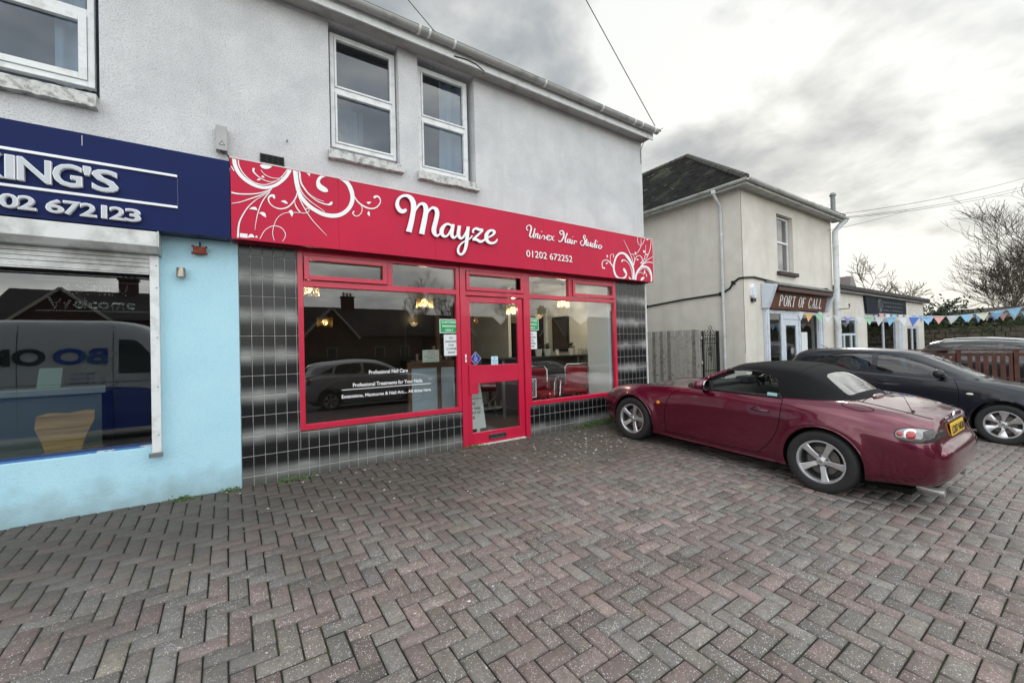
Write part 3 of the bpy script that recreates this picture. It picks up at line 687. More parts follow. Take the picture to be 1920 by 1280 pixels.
ss(T4,[
[(100,60,52),(110,160,54),(150,260,50),(220,350,48),(320,425,45),(430,475,42),(540,490,42),(650,465,42),(740,410,45),(820,330,48),(870,240,50),(895,180,50)],
[(160,70,14),(165,170,14),(210,270,12),(300,370,12),(400,430,12),(520,450,10),(640,420,10),(740,355,10),(820,260,12),(865,190,14)],
[(368,238,34),(370,275,20),(430,335,12),(500,380,9),(590,410,8),(680,400,6)],
[(470,250,5),(520,310,8),(600,350,8),(700,365,7),(780,345,6)],
[(460,185,10),(500,200,55),(560,200,70),(610,180,50),(635,165,10)],[(660,180,8),(710,195,14),(760,200,10),(850,205,10)],
[(35,180,10),(70,215,12),(100,260,12)],
[(310,785,4),(350,775,30),(390,778,38),(418,802,4)],[(445,840,4),(480,840,35),(512,860,45),(538,897,4)],[(848,828,5),(878,815,38),(892,850,40),(893,888,4)],
[(745,678,4),(785,680,32),(812,695,30),(838,708,4)],[(415,388,4),(440,380,26),(466,378,5)],[(475,340,4),(492,340,26),(515,356,5)],
[(43,550,20),(150,575,18),(300,580,16),(430,570,14),(540,540,12),(620,505,10)],[(50,710,6),(180,690,10),(320,645,14),(450,600,14),(560,550,12),(610,520,10)],
[(155,1165,26),(160,1050,24),(180,950,20),(230,850,16),(300,750,14),(400,660,10),(500,600,8),(560,570,6)],
[(388,1070,4),(400,970,8),(430,830,12),(475,710,14),(530,620,14),(590,550,12)],
[(652,628,28),(640,602,34),(600,602,28),(572,640,22),(590,700,14),(650,755,12),(740,780,16),(830,760,18),(900,700,18),(950,620,16),(968,555,12)],
[(455,1190,8),(520,1080,9),(600,1025,9),(680,1015,9),(760,1050,9),(805,1120,9),(795,1180,8),(765,1225,7)],
[(655,1215,6),(630,1120,8),(650,1000,8),(700,900,8),(780,845,8),(850,830,8),(920,830,7),(1010,835,6)],
[(930,670,5),(950,740,7),(1010,830,7)],
[(300,1168,20),(335,1150,50),(370,1165,20)],[(400,1175,10),(408,1162,24),(420,1175,6)]])
ss(T5,[
[(95,110,58),(110,230,58),(128,360,56),(160,480,55),(220,590,56),(320,695,56),(430,768,56),(550,822,58),(680,840,60),(800,815,60),(900,740,60),(955,640,62),(965,540,62),(940,440,62),(890,350,58),(810,285,52),(710,245,46),(620,228,44),(530,240,42),(475,275,45),(450,330,52),(468,395,78),(520,435,80),(570,460,60),(595,475,12)],
[(145,130,9),(150,300,12),(182,430,13),(240,530,12),(330,620,10),(450,705,8),(550,780,5)],
[(168,140,20),(185,330,15),(240,430,14),(310,520,10),(420,610,12),(520,655,16),(600,672,22),(638,660,42),(650,645,34)],
[(186,200,8),(200,330,8),(260,440,8),(330,520,8),(420,580,8),(540,625,5)],
[(205,155,20),(270,180,30),(310,200,40),(322,245,5)],
[(985,540,14),(1040,620,18),(1110,680,20),(1190,720,20),(1270,730,18),(1340,700,16),(1385,630,14),(1370,570,18),(1330,547,28),(1298,560,36)],
[(1090,665,10),(1110,720,10),(1100,790,10),(1050,840,10),(1000,835,12),(970,800,16),(985,777,22)],
[(1178,635,5),(1210,645,34),(1245,632,5)],[(1210,772,6),(1208,806,38),(1222,846,4)],
[(150,530,10),(200,640,14),(280,780,12),(370,910,10),(480,1030,8),(580,1135,4)],
[(180,790,8),(240,800,8),(300,785,8),(315,745,8),(290,725,10),(268,740,12)],[(100,620,8),(110,690,8),(160,770,8),(200,795,8)]])
ss(T3,[
[(228,800,38),(190,790,20),(175,700,16),(200,630,16),(270,610,18),(340,640,22),(400,710,24),(440,780,24)],
[(442,540,16),(455,490,12),(420,465,10),(375,500,10),(370,570,10),(385,650,10)],
[(287,480,4),(300,515,30),(295,552,8)],[(272,705,10),(285,685,30),(318,682,5)],
[(700,830,50),(728,885,56),(755,940,36),(740,1000,38),(680,1045,42),(600,1048,40),(520,1000,45),(470,900,40),(455,780,38),(470,660,38),(510,540,38),(580,462,44),(660,442,46),(740,480,50),(810,560,50),(870,660,45),(910,760,40),(930,880,40),(935,980,40),(930,1085,40)],
[(650,645,30),(665,612,28),(740,625,16),(810,690,12),(860,790,12),(890,900,14),(905,1065,14)],
[(730,520,6),(800,600,10),(850,680,12),(900,790,14)],[(690,130,4),(750,250,8),(820,400,10),(870,520,12),(910,650,12),(925,740,12)],
[(1030,60,10),(1020,140,10),(1050,230,10),(1100,265,10),(1150,210,10),(1195,95,10)],[(1110,100,8),(1110,220,10),(1090,320,10),(1040,410,10),(985,455,10)],
[(965,410,6),(978,450,30),(985,485,8)],[(850,455,10),(900,470,8),(970,465,10)],[(905,465,8),(940,520,8),(950,600,8)],
[(1105,680,28),(1130,660,20),(1140,600,16),(1110,530,16),(1060,505,14),(1000,530,14),(955,620,16),(935,720,18)],
[(1005,600,10),(1022,598,36),(1050,606,6)],[(1350,110,14),(1340,260,14),(1310,400,14),(1260,520,14),(1210,600,12)],
[(1220,250,5),(1215,420,8),(1190,560,12),(1150,680,16),(1100,760,18)],
[(975,1085,38),(985,980,42),(1030,870,44),(1100,790,44),(1190,765,44),(1280,800,42),(1335,890,40),(1355,1000,36),(1355,1125,34)],
[(1060,840,16),(1140,740,20),(1240,620,16),(1385,530,10)],[(1130,730,12),(1210,680,16),(1300,660,18),(1390,672,18)],
[(1050,900,8),(1120,830,10),(1200,810,10),(1280,860,12),(1330,960,12)],[(1040,930,8),(1100,905,10),(1160,940,8),(1180,980,6)],
[(1110,1095,30),(1145,1050,60),(1185,1030,22)],[(820,1020,18),(850,1060,34),(885,1070,6)],[(1250,118,30),(1272,112,34)],
[(1160,375,6),(1182,408,46),(1205,440,6)],[(1228,492,10),(1245,475,32),(1268,465,8)],[(1200,860,20),(1190,915,30),(1205,935,5)],[(1240,1000,20),(1245,970,14),(1215,910,8)]])
fl.build('scrollwork',VINYL,SG)
st=MB(); a=T4(180,1098); b_=T4(286,1140); st.box(a[0],b_[0],SY-.004,SY-.0005,2.462,2.502); c_=T3(1268,1065); st.box(6.375,6.415,SY-.004,SY-.0005,2.462,2.49); st.build('maker_sticker',WHITE,SG)
# raised script name
T1=plane_from(730,355,9.1428,SY-.03); nm=MB()
NAME=[
[(285,340,36),(262,368,62),(215,380,70),(165,345,70),(133,260,62),(158,170,50),(225,118,46),(300,112,50),(365,150,72),(408,230,86),(415,330,86),(400,430,84),(375,560,86),(345,680,92),(333,731,96)],
[(425,470,18),(440,380,26),(470,320,34),(510,268,40),(560,248,48),(606,275,68),(628,345,80),(616,450,82),(590,580,86),(565,700,88),(552,768,92)],
[(632,480,16),(650,410,28),(685,355,36),(725,322,40),(765,322,50),(805,355,66),(818,425,72),(800,525,74),(770,640,76),(762,720,76),(790,785,50),(830,795,34),(870,755,24)],
[(1062,625,30),(1005,596,38),(945,620,48),(898,690,68),(898,765,62),(942,808,42),(998,788,34),(1042,720,30),(1072,640,26)],
[(1093,600,46),(1078,680,58),(1066,768,58),(1092,828,44),(1132,818,30),(1165,778,24)],
[(1200,625,52),(1188,700,56),(1182,780,58),(1214,840,44),(1264,820,34),(1312,740,30),(1340,670,34)],
[(1348,642,50),(1338,740,56),(1326,860,56),(1312,970,52),(1282,1065,44),(1228,1118,38),(1182,1085,38),(1180,1010,32),(1222,940,28),(1300,885,24),(1372,850,22),(1420,795,18)],
[(1438,748,34),(1436,705,30),(1482,672,40),(1540,692,46),(1605,694,30)],[(1600,706,28),(1520,780,36),(1432,862,38)],
[(1428,868,28),(1490,862,44),(1548,893,46),(1602,884,36),(1655,838,22)],
[(1640,852,20),(1705,820,28),(1772,780,34),(1800,735,42),(1770,706,36),(1712,716,46),(1664,780,60),(1664,860,58),(1712,915,46),(1782,920,38),(1830,890,28),(1850,852,16)]]
for s_ in NAME: stroke(nm,s_,T1,SY-.022,.012,ends=False,n=9)
nm.build('script_lettering',mat('letter_white',(.84,.86,.87),.4),SG,smooth=False)
sh=MB()
for s_ in NAME: stroke(sh,[(a,b_,w_*.82) for a,b_,w_ in s_],plane_from(730,355,9.1428,SY-.02),SY-.0005,.020,ends=False,n=6)
sh.build('lettering_backing',mat('letter_side',(.05,.01,.015),.6),SG)
T2=plane_from(970,405,10.667,SY-.012); us=MB()
for s_ in [
[(215,285,24),(192,270,24),(185,235,20),(210,192,20),(258,190,28),(280,240,36),(265,320,36),(248,395,34),(280,425,24),(320,370,18),(355,250,28)],[(352,250,28),(332,350,30),(322,430,28),(348,430,14)],
[(370,350,28),(356,430,26)],[(362,405,14),(398,352,20),(414,365,28),(400,435,26),(425,440,12)],[(456,380,28),(442,450,26),(466,448,12)],[(488,305,24),(492,318,24)],
[(470,450,14),(520,388,16),(545,412,28),(556,450,26),(522,466,18)],[(580,455,16),(622,430,18),(646,402,18),(622,386,22),(592,420,28),(602,472,26),(640,480,18),(664,452,12)],
[(660,396,16),(690,420,28),(710,480,26),(742,490,14)],[(738,400,14),(700,440,14),(658,490,14)],
[(905,352,20),(880,375,22),(850,340,24),(862,302,22),(910,302,32),(932,370,34),(915,440,32),(880,500,26),(842,515,22),(825,488,22)],[(1000,345,26),(966,430,30),(960,520,28),(988,530,12)],[(905,450,12),(940,432,14),(978,418,12)],
[(1050,468,16),(1020,465,22),(1004,510,30),(1026,540,20),(1050,492,14)],[(1064,458,26),(1056,538,26),(1082,540,12)],[(1102,480,28),(1092,550,26),(1112,550,12)],[(1110,410,22),(1112,420,22)],
[(1146,490,28),(1136,560,30)],[(1140,505,12),(1175,500,18),(1190,528,16)],
[(1352,450,14),(1362,402,16),(1335,385,16),(1324,430,24),(1350,490,32),(1345,552,32),(1308,592,22),(1274,576,18),(1264,520,18),(1305,488,12)],
[(1386,455,28),(1374,580,28),(1402,590,12)],[(1358,500,14),(1414,506,14)],[(1422,520,26),(1414,588,26),(1440,594,14),(1472,530,24)],[(1474,525,26),(1464,600,26),(1490,605,12)],
[(1535,552,14),(1502,560,24),(1496,610,28),(1520,620,16),(1544,560,12)],[(1572,478,28),(1546,620,26),(1568,625,12)],[(1592,570,28),(1580,630,26),(1602,634,12)],[(1604,506,22),(1606,516,22)],
[(1664,582,18),(1632,592,26),(1630,640,26),(1662,652,20),(1684,612,20),(1666,584,16),(1702,622,8)]]: stroke(us,[(a_,b_,w_*.74) for a_,b_,w_ in s_],T2,SY-.002,.008,ends=False,n=4)
us.build('trade_lettering',VINYL,SG)
ph=MB(); a=T2(180,675); b_=T2(1100,795); text(ph,'01202 672252',(a[0],SY-.008,2.622),width=b_[0]-a[0],height=.10,size=.1,offset=.0003,extrude=.003); ph.build('phone_number',VINYL,SG)
# blue sign of the left hand shop
NAVY=mat('sign_navy',(.005,.013,.078),.5,spec=.15,var=.08,vscale=1.5)
KS=thing('fascia_sign','navy blue fascia sign with grey capital lettering and phone number above the pale blue shop','sign',(-3,SY,2.44))
p=MB(); p.box(-4.6,-.001,SY+.002,SY+.014,2.445,3.19); p.box(-.001,.034,SY+.002,SY+.014,2.445,3.19); p.build('panel',NAVY,KS)
m_=MB(); m_.box(-4.6,.030,SY+.0145,4.99,3.168,3.188); m_.box(.018,.032,SY+.0145,4.99,2.463,3.166); m_.box(-4.6,.030,SY+.0145,4.99,2.447,2.462); m_.build('sign_casing',mat('navy_casing',(.01,.014,.05),.5),KS)
LG=mat('letter_grey',(.50,.53,.57),.45); LW=mat('letter_edge_white',(.82,.83,.84),.35)
def klet(body,x0,z0,wd,h,nm_):
    e=MB(); text(e,body,(x0-.006,SY-.018,z0-.005),width=wd+.012,height=h+.010,size=.25,offset=(.0035 if body in "'1I" else .005),extrude=.018,spacing=1.10,base=True); e.build(nm_,LW,KS)
    e=MB(); text(e,body,(x0,SY-.0375,z0),width=wd,height=h,size=.25,offset=(0 if body in "'1I" else .001),extrude=.001,spacing=1.14,base=True); e.build(nm_+'_face',LG,KS)
def kx(px,py): return onY(px,py,SY-.02).x
for ch,p0,p1 in (('K',-52,9),('I',12,27),('N',35,95),('G',101,153),("'",158,169),('S',174,221)):
    a_=kx(p0,320); c_=kx(p1,340); hh=.175 if ch!="'" else .065; zz=2.722 if ch!="'" else 2.722+.115; klet(ch,a_,zz,c_-a_,hh,'name_letter')
for ch,p0,p1 in (('0',-130,-96),('1',-86,-78),('2',-72,-38),('0',1,34),('2',36,67),('6',88,119),('7',121,150),('2',152,180),('1',192,199),('2',207,234),('3',236,263)):
    a_=kx(p0,385); c_=kx(p1,395); klet(ch,a_,2.497,c_-a_,.100,'phone_digit')
b_=MB(); b_.box(-4.5,-.36,SY-.012,SY+.001,2.945,2.968); b_.box(-4.5,-.36,SY-.012,SY+.001,2.662,2.685); b_.build('rule_line',LW,KS,bevel=.004)
b_=MB(); b_.box(-.362,-.357,SY-.002,SY+.0015,2.687,2.943); b_.build('panel_seam',mat('navy_line',(.03,.045,.16),.3),KS)
d_=MB(); d_.box(-.976,-.972,SY-.001,SY+.0015,3.085,3.17); d_.build('bird_dropping',mat('dropping',(.6,.6,.6),.8),KS)
# roller shutter box, side rail and partly lowered curtain
SH=thing('roller_shutter','white roller shutter rolled up in its dirty box over the left display window','shutter',(-2.5,4.9,2.3))
WH2=mat('shutter_white',(.66,.67,.66),.45,stain=(.33,.33,.31),sscale=3.4,sthr=(.42,.66))
s=MB(); s.add([(x,y,z) for x in (-4.5,-.505) for y,z in ((4.79,2.43),(4.995,2.43),(4.995,2.25),(4.85,2.25),(4.79,2.30))],[(4,3,2,1,0),(5,6,7,8,9)]+[(i,(i+1)%5,5+(i+1)%5,5+i) for i in range(5)]); s.build('shutter_box',WH2,SH,bevel=.004)
s=MB(); s.add([(x,y,z) for x in (-.5045,-.495) for y,z in ((4.786,2.435),(4.995,2.435),(4.995,2.245),(4.848,2.245),(4.786,2.297))],[(4,3,2,1,0),(5,6,7,8,9)]+[(i,(i+1)%5,5+(i+1)%5,5+i) for i in range(5)]); s.build('end_plate',mat('end_plate',(.5,.5,.49),.4,.3),SH)
s=MB(); zz=2.243
for h in (.038,.038,.038,.05): s.box(-4.2,-.579,4.94,4.952,zz-h+.004,zz); zz-=h
s.box(-4.2,-.579,4.932,4.957,zz-.012,zz); s.build('curtain_slats',WH2,SH,bevel=.002)
s=MB(); s.box(-.577,-.512,4.925,4.994,.462,2.243); s.build('guide_rail',WHITEP,SH,bevel=.003)
s=MB(); 
for z in (.62,1.05,1.5,1.95,2.15): s.sphere((-.53,4.924,z),.006,8,5)
s.build('rail_screw',GREYM,SH)
MB().box(-.60,-.50,4.918,4.93,.42,.46).build('foot_bracket',GREYM,SH,bevel=.002)
# small fittings on the walls
A_=thing('alarm_siren','small peeling rust red alarm box high on the pale blue wall','alarm',(-.213,4.99,2.33))
a=MB(); a.box(-.262,-.165,4.935,4.99,2.295,2.368); a.build('box_body',mat('rust_red',(.23,.035,.02),.7,stain=(.30,.14,.08),sscale=30,bump=.006,bscale=60),A_,bevel=.012); MB().tube([(-.213,4.975,2.36),(-.21,4.985,2.40),(-.212,4.995,2.42)],.006,6).build('cable',BLACKP,A_)
a=MB(); [a.tube([(-.213+sx*.046,4.94,2.33+sz*.03),(-.213+sx*.056,4.93,2.33+sz*.034)],.012,6) for sx in (-1,1) for sz in (-1,1)]; a.build('corner_lug',mat('rust_red',(0,0,0)),A_)
D_=thing('wall_light','small round metal wall light on the pale blue wall below the red alarm box','light',(-.355,4.93,2.10))
MB().lathe([(.0,.045),(.03,.045),(.034,.04),(.036,-.04),(.03,-.045),(.0,-.045)],(-.355,4.945,2.105),n=20).build('lamp_body',mat('brushed_metal',(.33,.29,.24),.35,.9),D_,smooth=True); MB().box(-.375,-.335,4.965,4.995,2.075,2.13).build('wall_bracket',GREYM,D_)
J_=thing('junction_box','grey electrical isolator box with warning triangle on the white wall above the navy sign','box',(-.02,4.99,3.45))
MB().box(-.072,.022,4.93,4.998,3.335,3.58).build('box_body',mat('isolator_grey',(.36,.36,.35),.5,var=.1),J_,bevel=.004)
t_=MB(); t_.add([(-.050,4.9285,3.385),(.004,4.9285,3.385),(-.023,4.9285,3.432)],[(0,1,2)]); t_.build('warning_triangle',mat('warn_black',(.02,.02,.02),.5),J_); t_=MB(); t_.add([(-.041,4.928,3.391),(-.005,4.928,3.391),(-.023,4.928,3.422)],[(0,1,2)]); t_.build('warning_face',mat('warn_pale',(.5,.5,.45),.5),J_)
t_=MB(); text(t_,'!',(-.0265,4.9275,3.393),height=.02,width=.004,size=.05); t_.build('warning_mark',mat('warn_black',(0,0,0)),J_)
c=MB(); c.tube([(-.03,4.96,3.335),(-.02,4.93,3.305),(.01,4.9,3.30),(.035,4.88,3.25),(.038,4.86,3.15)],.007,6); c.tube([(-.01,4.97,3.335),(.02,4.96,3.31),(.04,4.9,3.27)],.006,6); c.build('cable',BLACKP,J_)
V_=thing('air_vent','black slotted air brick vent in the white wall above the red sign','vent',(.41,4.99,3.36))
v=MB(); frame_rect(v,.300,.522,3.315,3.41,4.985,4.999,.006)
for i in range(5): v.box(.306,.516,4.987,4.999,3.327+i*.017,3.332+i*.017)
for x in (.36,.413,.466): v.box(x,x+.004,4.986,4.9985,3.321,3.404)
v.build('grille',BLACKP,V_); MB().box(.303,.519,4.9988,4.9997,3.318,3.407).build('opening',DARK,V_)
tag(MB().tube([(.55,4.99,3.60),(.55,4.955,3.60),(.55,4.95,3.585),(.55,4.96,3.575)],.007,6).build('overflow_pipe',GREYM,loc=(.55,4.99,3.6)),'tiny metal pipe stub poking out of the white wall beside the air vent','pipe')
# overhead cables
def wire(name,a,b,sag,label,group='overhead wires',r=.008,n=24):
    a=Vector(a);b=Vector(b); mb=MB(); mb.tube([a.lerp(b,i/n)-Vector((0,0,sag*4*(i/n)*(1-i/n))) for i in range(n+1)],r,5)
    return tag(mb.build(name,mat('wire_black',(.02,.02,.02),.6),loc=tuple(a)),label,'wire',group)
q=onY(860,110,4.70); e_=ray(765,0)*4.9; e_=Vector((0,0,CAMZ))+ray(700,-78)*3.2
wire('overhead_wire',(q.x,4.765,5.10),Vector((0,0,CAMZ))+ray(735,-36)*5.6,0,'thin black wire dropping to the gutter above the right hand upstairs window',r=.006)
cc=MB(); cc.tube([(q.x-.03,4.77,5.11),(q.x+.15,4.768,5.13),(q.x+.3,4.768,5.12),(q.x+.42,4.768,5.07),(q.x+.4,4.775,5.02)],.006,5); tag(cc.build('service_cable',BLACKP,loc=(q.x,4.77,5.1)),'loose loop of black cable clipped to the fascia board under the gutter','cable')
wire('overhead_wire',(6.42,4.64,5.24),Vector((0,0,CAMZ))+ray(1085,-25)*6.5,.0,'thin wire rising from the right hand end of the shop gutter',r=.007)
cc=MB(); cc.tube([(6.38,4.77,5.10),(6.42,4.9,5.05),(6.44,4.985,4.95),(6.45,4.99,4.7)],.006,5); tag(cc.build('service_cable',BLACKP,loc=(6.4,4.8,5.1)),'short black cable running down the corner from the end of the gutter','cable')
# ------------------------------------------------------------------ notices on the shop glass
GY=5.010
PAPER=mat('paper',(.68,.72,.72),.7); INK=mat('ink',(.03,.03,.035),.7); GRN=mat('notice_green',(.0,.32,.09),.5)
def notice(name,label,x0,x1,z0,z1,base,lines,ink,border=None,y=GY,group=None,cat='notice',lh=None,wfrac=.8):
    T=thing(name,label,cat,((x0+x1)/2,y,z0),group=group)
    MB().box(x0,x1,y-.0015,y,z0,z1).build('sheet',border or base,T)
    if border: MB().box(x0+.008,x1-.008,y-.0025,y-.0015,z0+.008,z1-.008).build('coloured_panel',base,T)
    n=len(lines); H=(z1-z0)*.86; mb=MB(); mx=max(len(l) for l in lines)
    for i,l in enumerate(lines):
        h=(lh or .55)*H/n; w_=(x1-x0)*wfrac*(len(l)/mx)**.9; zc=z0+(z1-z0)*.07+H*(n-i-.5)/n
        text(mb,l,((x0+x1)/2-w_/2,y-.0030-.0002*i,zc-h/2),width=w_,height=h,size=.1,offset=.0015)
    mb.build('lettering',ink,T); return T
P_=lambda px,py,Y=GY: onY(px,py,Y)
def nb(a,b): p=P_(*a);q=P_(*b); return p.x,q.x,q.z,p.z
x0,x1,z0,z1=nb((824,598),(860,624)); notice('parking_notice','green customer parking notice stuck at the right edge of the large left window',x0,x1,z0,z1,GRN,['CUSTOMER','PARKING','ONLY'],WHITE,border=WHITE)
x0,x1,z0,z1=nb((832,627),(860,666)); notice('paper_notice','white no parking for coffee shop sheet under the green notice in the left window',x0,x1,z0,z1,PAPER,['NO','PARKING','FOR','COFFEE','SHOP'],INK)
x0,x1,z0,z1=nb((797,656),(829,678)); notice('thank_you_note','cream typed note leaning beside the brown partition post in the left window',x0,x1,z0,z1,mat('cream_paper',(.52,.50,.44),.8),['THANK YOU','for waiting','please take a seat','we will be','with you shortly'],INK,y=5.10)
x0,x1,z0,z1=nb((985,596),(1010,619)); notice('parking_notice','green customer parking notice at the left edge of the right hand window beside the door',x0,x1,z0,z1,GRN,['CUSTOMER','PARKING','ONLY'],WHITE,border=WHITE)
x0,x1,z0,z1=nb((987,621),(1007,654)); notice('paper_notice','white no parking for coffee shop sheet under the green notice in the right hand window',x0,x1,z0,z1,PAPER,['NO','PARKING','FOR','COFFEE','SHOP'],INK)
x0,x1,z0,z1=nb((989,711),(1006,744)); notice('price_list','small black price list with white lettering at the bottom left of the right hand window',x0,x1,z0,z1,mat('board_black',(.02,.02,.02),.5),['OPENING','MON  9 - 5','TUE  9 - 5','WED  9 - 5','THU  9 - 7','FRI  9 - 6','SAT  9 - 4'],WHITE,border=WHITE,lh=.5)
x0,x1,z0,z1=nb((921,668),(934,683)); notice('door_sticker','small pale blue sticker at the bottom of the door glass',x0,x1,z0,z1,mat('sticker_pale',(.5,.68,.75),.5),['i','Please','Ring'],mat('ink_blue',(.03,.12,.4),.5),y=5.012)
Dm=P_(892,672,5.012); T=thing('disabled_access_sticker','blue diamond wheelchair access sticker on the left of the door glass','sticker',(Dm.x,5.012,Dm.z))
def dia(r,y): return [(Dm.x-r*.93,y,Dm.z),(Dm.x,y,Dm.z-r),(Dm.x+r*.93,y,Dm.z),(Dm.x,y,Dm.z+r)]
MB().quad(*dia(.094,5.0125)).build('border',WHITE,T); MB().quad(*dia(.088,5.0118)).build('blue_panel',mat('sticker_blue',(.01,.03,.30),.4),T)
wch=MB(); wch.tube([(Dm.x-.004,5.0105,Dm.z+.045),(Dm.x-.003,5.0105,Dm.z+.015),(Dm.x+.016,5.0105,Dm.z+.013),(Dm.x+.022,5.0105,Dm.z-.008)],.0032,5); wch.sphere((Dm.x-.004,5.0105,Dm.z+.052),.006,8,5)
wch.tube([(Dm.x-.004+.019*math.cos(a),5.0105,Dm.z+.004+.019*math.sin(a)) for a in [math.pi*.7+i*.28 for i in range(15)]],.0026,5)
for i,l in enumerate(('DISABLED','ACCESS')): text(wch,l,(Dm.x-.026+.006*i,5.011,Dm.z-.032-.016*i),width=.052-.012*i,height=.009,size=.05)
wch.build('wheelchair_symbol',WHITE,T)
# vinyl lettering on the big window
T=thing('window_lettering','white vinyl nail care lettering on the large left window','lettering',(1.9,5.013,.8)); vl=MB()
def vline(s_,a,b,h):
    p=P_(*a);q=P_(*b); text(vl,s_,(p.x,5.0128,(p.z+q.z)/2),width=q.x-p.x,height=h,size=.05,offset=.0008)
vline('Professional Nail Care',(692,700),(765,698),.046); vline('Professional Treatments for Your Nails.',(662,725),(793,716),.046); vline('Extensions, Manicures & Nail Art.... All done here',(641,746),(808,733),.046)
p=P_(641,731);q=P_(808,719); vl.box(p.x,q.x,5.0125,5.0135,p.z-.004,p.z+.003); vl.build('vinyl_letters',mat('vinyl_bright',(.85,.85,.85),.5),T)
# ------------------------------------------------------------------ hair salon interior behind the red shopfront
def plain(mb): mb.f=[f[::-1] for f in mb.f]; return mb
SAL=MB(); SAL.box(.60,6.40,5.26,10.2,-.02,2.62)
SAL.f=SAL.f[:2]+SAL.f[3:] if False else SAL.f
# build as separate planes so that the window side stays open
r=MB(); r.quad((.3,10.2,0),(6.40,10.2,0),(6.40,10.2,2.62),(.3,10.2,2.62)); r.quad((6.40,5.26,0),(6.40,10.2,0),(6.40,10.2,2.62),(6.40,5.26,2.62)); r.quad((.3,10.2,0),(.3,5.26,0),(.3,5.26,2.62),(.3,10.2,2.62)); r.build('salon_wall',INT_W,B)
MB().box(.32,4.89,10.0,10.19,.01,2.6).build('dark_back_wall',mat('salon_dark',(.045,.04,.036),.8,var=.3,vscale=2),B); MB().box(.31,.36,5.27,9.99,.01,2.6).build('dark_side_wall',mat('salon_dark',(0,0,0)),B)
MB().quad((.3,5.055,.006),(6.40,5.055,.006),(6.40,10.2,.006),(.3,10.2,.006)).build('salon_floor',INT_F,B)
MB().quad((.3,5.25,2.62),(.3,10.2,2.62),(6.40,10.2,2.62),(6.40,5.25,2.62)).build('salon_ceiling',mat('ceiling_white',(.55,.55,.54),.8),B)
MB().box(4.9,4.97,7.3,10.19,.01,2.6).build('partition_wall',INT_W,B)
# pale reveal at the right end of the window
MB().box(5.53,5.60,5.08,5.60,.40,2.42).build('window_reveal',mat('reveal_white',(.70,.72,.76),.7),B)
# mat inside the door
tag(MB().box(2.75,3.6,5.15,6.0,.008,.02).build('door_mat',mat('mat_grey',(.13,.14,.15),.95,bump=.004,bscale=200),loc=(3.1,5.5,0)),'grey mat just inside the glazed door','mat')
# timber partition with frosted lower panels
TW=mat('partition_wood',(.10,.045,.02),.45,var=.25,vscale=9)
PT=thing('partition_screen','brown timber screen with frosted lower panels behind the left window','screen',(2.5,5.55,0))
w_=MB()
for x in (2.02,2.46,3.02): w_.box(x,x+.055,5.50,5.555,.01,2.05 if x>2.1 else 1.15)
w_.box(2.075,2.46,5.505,5.55,1.07,1.15); w_.box(2.515,3.02,5.505,5.55,1.07,1.15); w_.build('timber_frame',TW,PT,bevel=.003)
f=MB(); f.box(2.076,2.459,5.52,5.53,.08,1.069); f.box(2.516,3.019,5.52,5.53,.08,1.069); f.build('frosted_panel',mat('frosted_panel',(.40,.44,.50),.6),PT)
# pendant lamps of pierced brass
LAMPG=mat('lamp_glow',(.9,.6,.2),.5,emit=(1,.62,.25),estr=3.2); BRASS=mat('pierced_brass',(.35,.24,.10),.35,.8)
def make_pendant():
    T=thing('pendant_lamp','pierced brass cube pendant lamp glowing at the top left of the large left window','lamp',(0,0,0),group='pierced pendant lamps inside the salon')
    c=MB(); r=random.Random(3); s=.09
    for ax in range(2):
        for sg in (-1,1):
            for k in range(26):
                u=r.uniform(-s,s)*.85; v=r.uniform(-s,s)*.85; q=r.uniform(.010,.026)
                pts=[]
                for i in range(9):
                    a=6.283*i/8; uu,vv=u+q*math.cos(a),v+q*math.sin(a)
                    pts.append((uu,sg*s,vv-.1) if ax==0 else (sg*s,uu,vv-.1))
                c.tube(pts,.0028,4,caps=False)
    for x in (-s,s):
        for y in (-s,s): c.box(x-.004,x+.004,y-.004,y+.004,-.1-s,-.1+s)
    c.build('pierced_shade',BRASS,T,world=False)
    b=MB(); b.sphere((0,0,-.1),.055,12,8); b.build('glowing_bulb',LAMPG,T,world=False,smooth=True)
    d=MB(); d.tube([(0,0,0),(0,0,.25)],.004,5); d.lathe([(0,.25),(.04,.25),(.04,.27),(0,.27)],(0,0,0),n=12); d.build('flex',BLACKP,T,world=False); return T
PL=make_pendant(); spots=[((577,541),5.75,None),((796,566),6.3,'pierced pendant lamp glowing above the vinyl lettering, right part of the left window'),((609,604),8.2,'small far pendant lamp seen at the left of the left window'),((962,580),6.0,'pendant lamp seen through the top right of the door glass'),((1056,567),6.2,'starry pendant lamp at the top middle of the right hand window'),((885,600),8.0,'faint far pendant lamp seen through the left of the door glass')]
for (pxy,Y,lb) in spots:
    q=onY(*pxy,Y); m=Matrix.Translation(Vector((q.x,q.y,q.z+.1)))@Matrix.Rotation(.6,4,'Z')
    if lb is None: PL.matrix_basis=m; MW[PL.name]=m
    else: copy_thing(PL,m,lb)
for i,(pxy_,y,e) in enumerate((((577,541),5.75,3),((796,566),6.3,6),((962,580),6.0,16),((1056,567),6.2,34))):
    q_=onY(*pxy_,y); x,y,z=q_.x,q_.y,q_.z-.07
    l=bpy.data.lights.new('salon_lamp_light','POINT'); l.energy=e; l.color=(1,.83,.62); l.shadow_soft_size=.012; o=bpy.data.objects.new('salon_lamp_light',l); o.location=(x,y,z); COLL.objects.link(o)
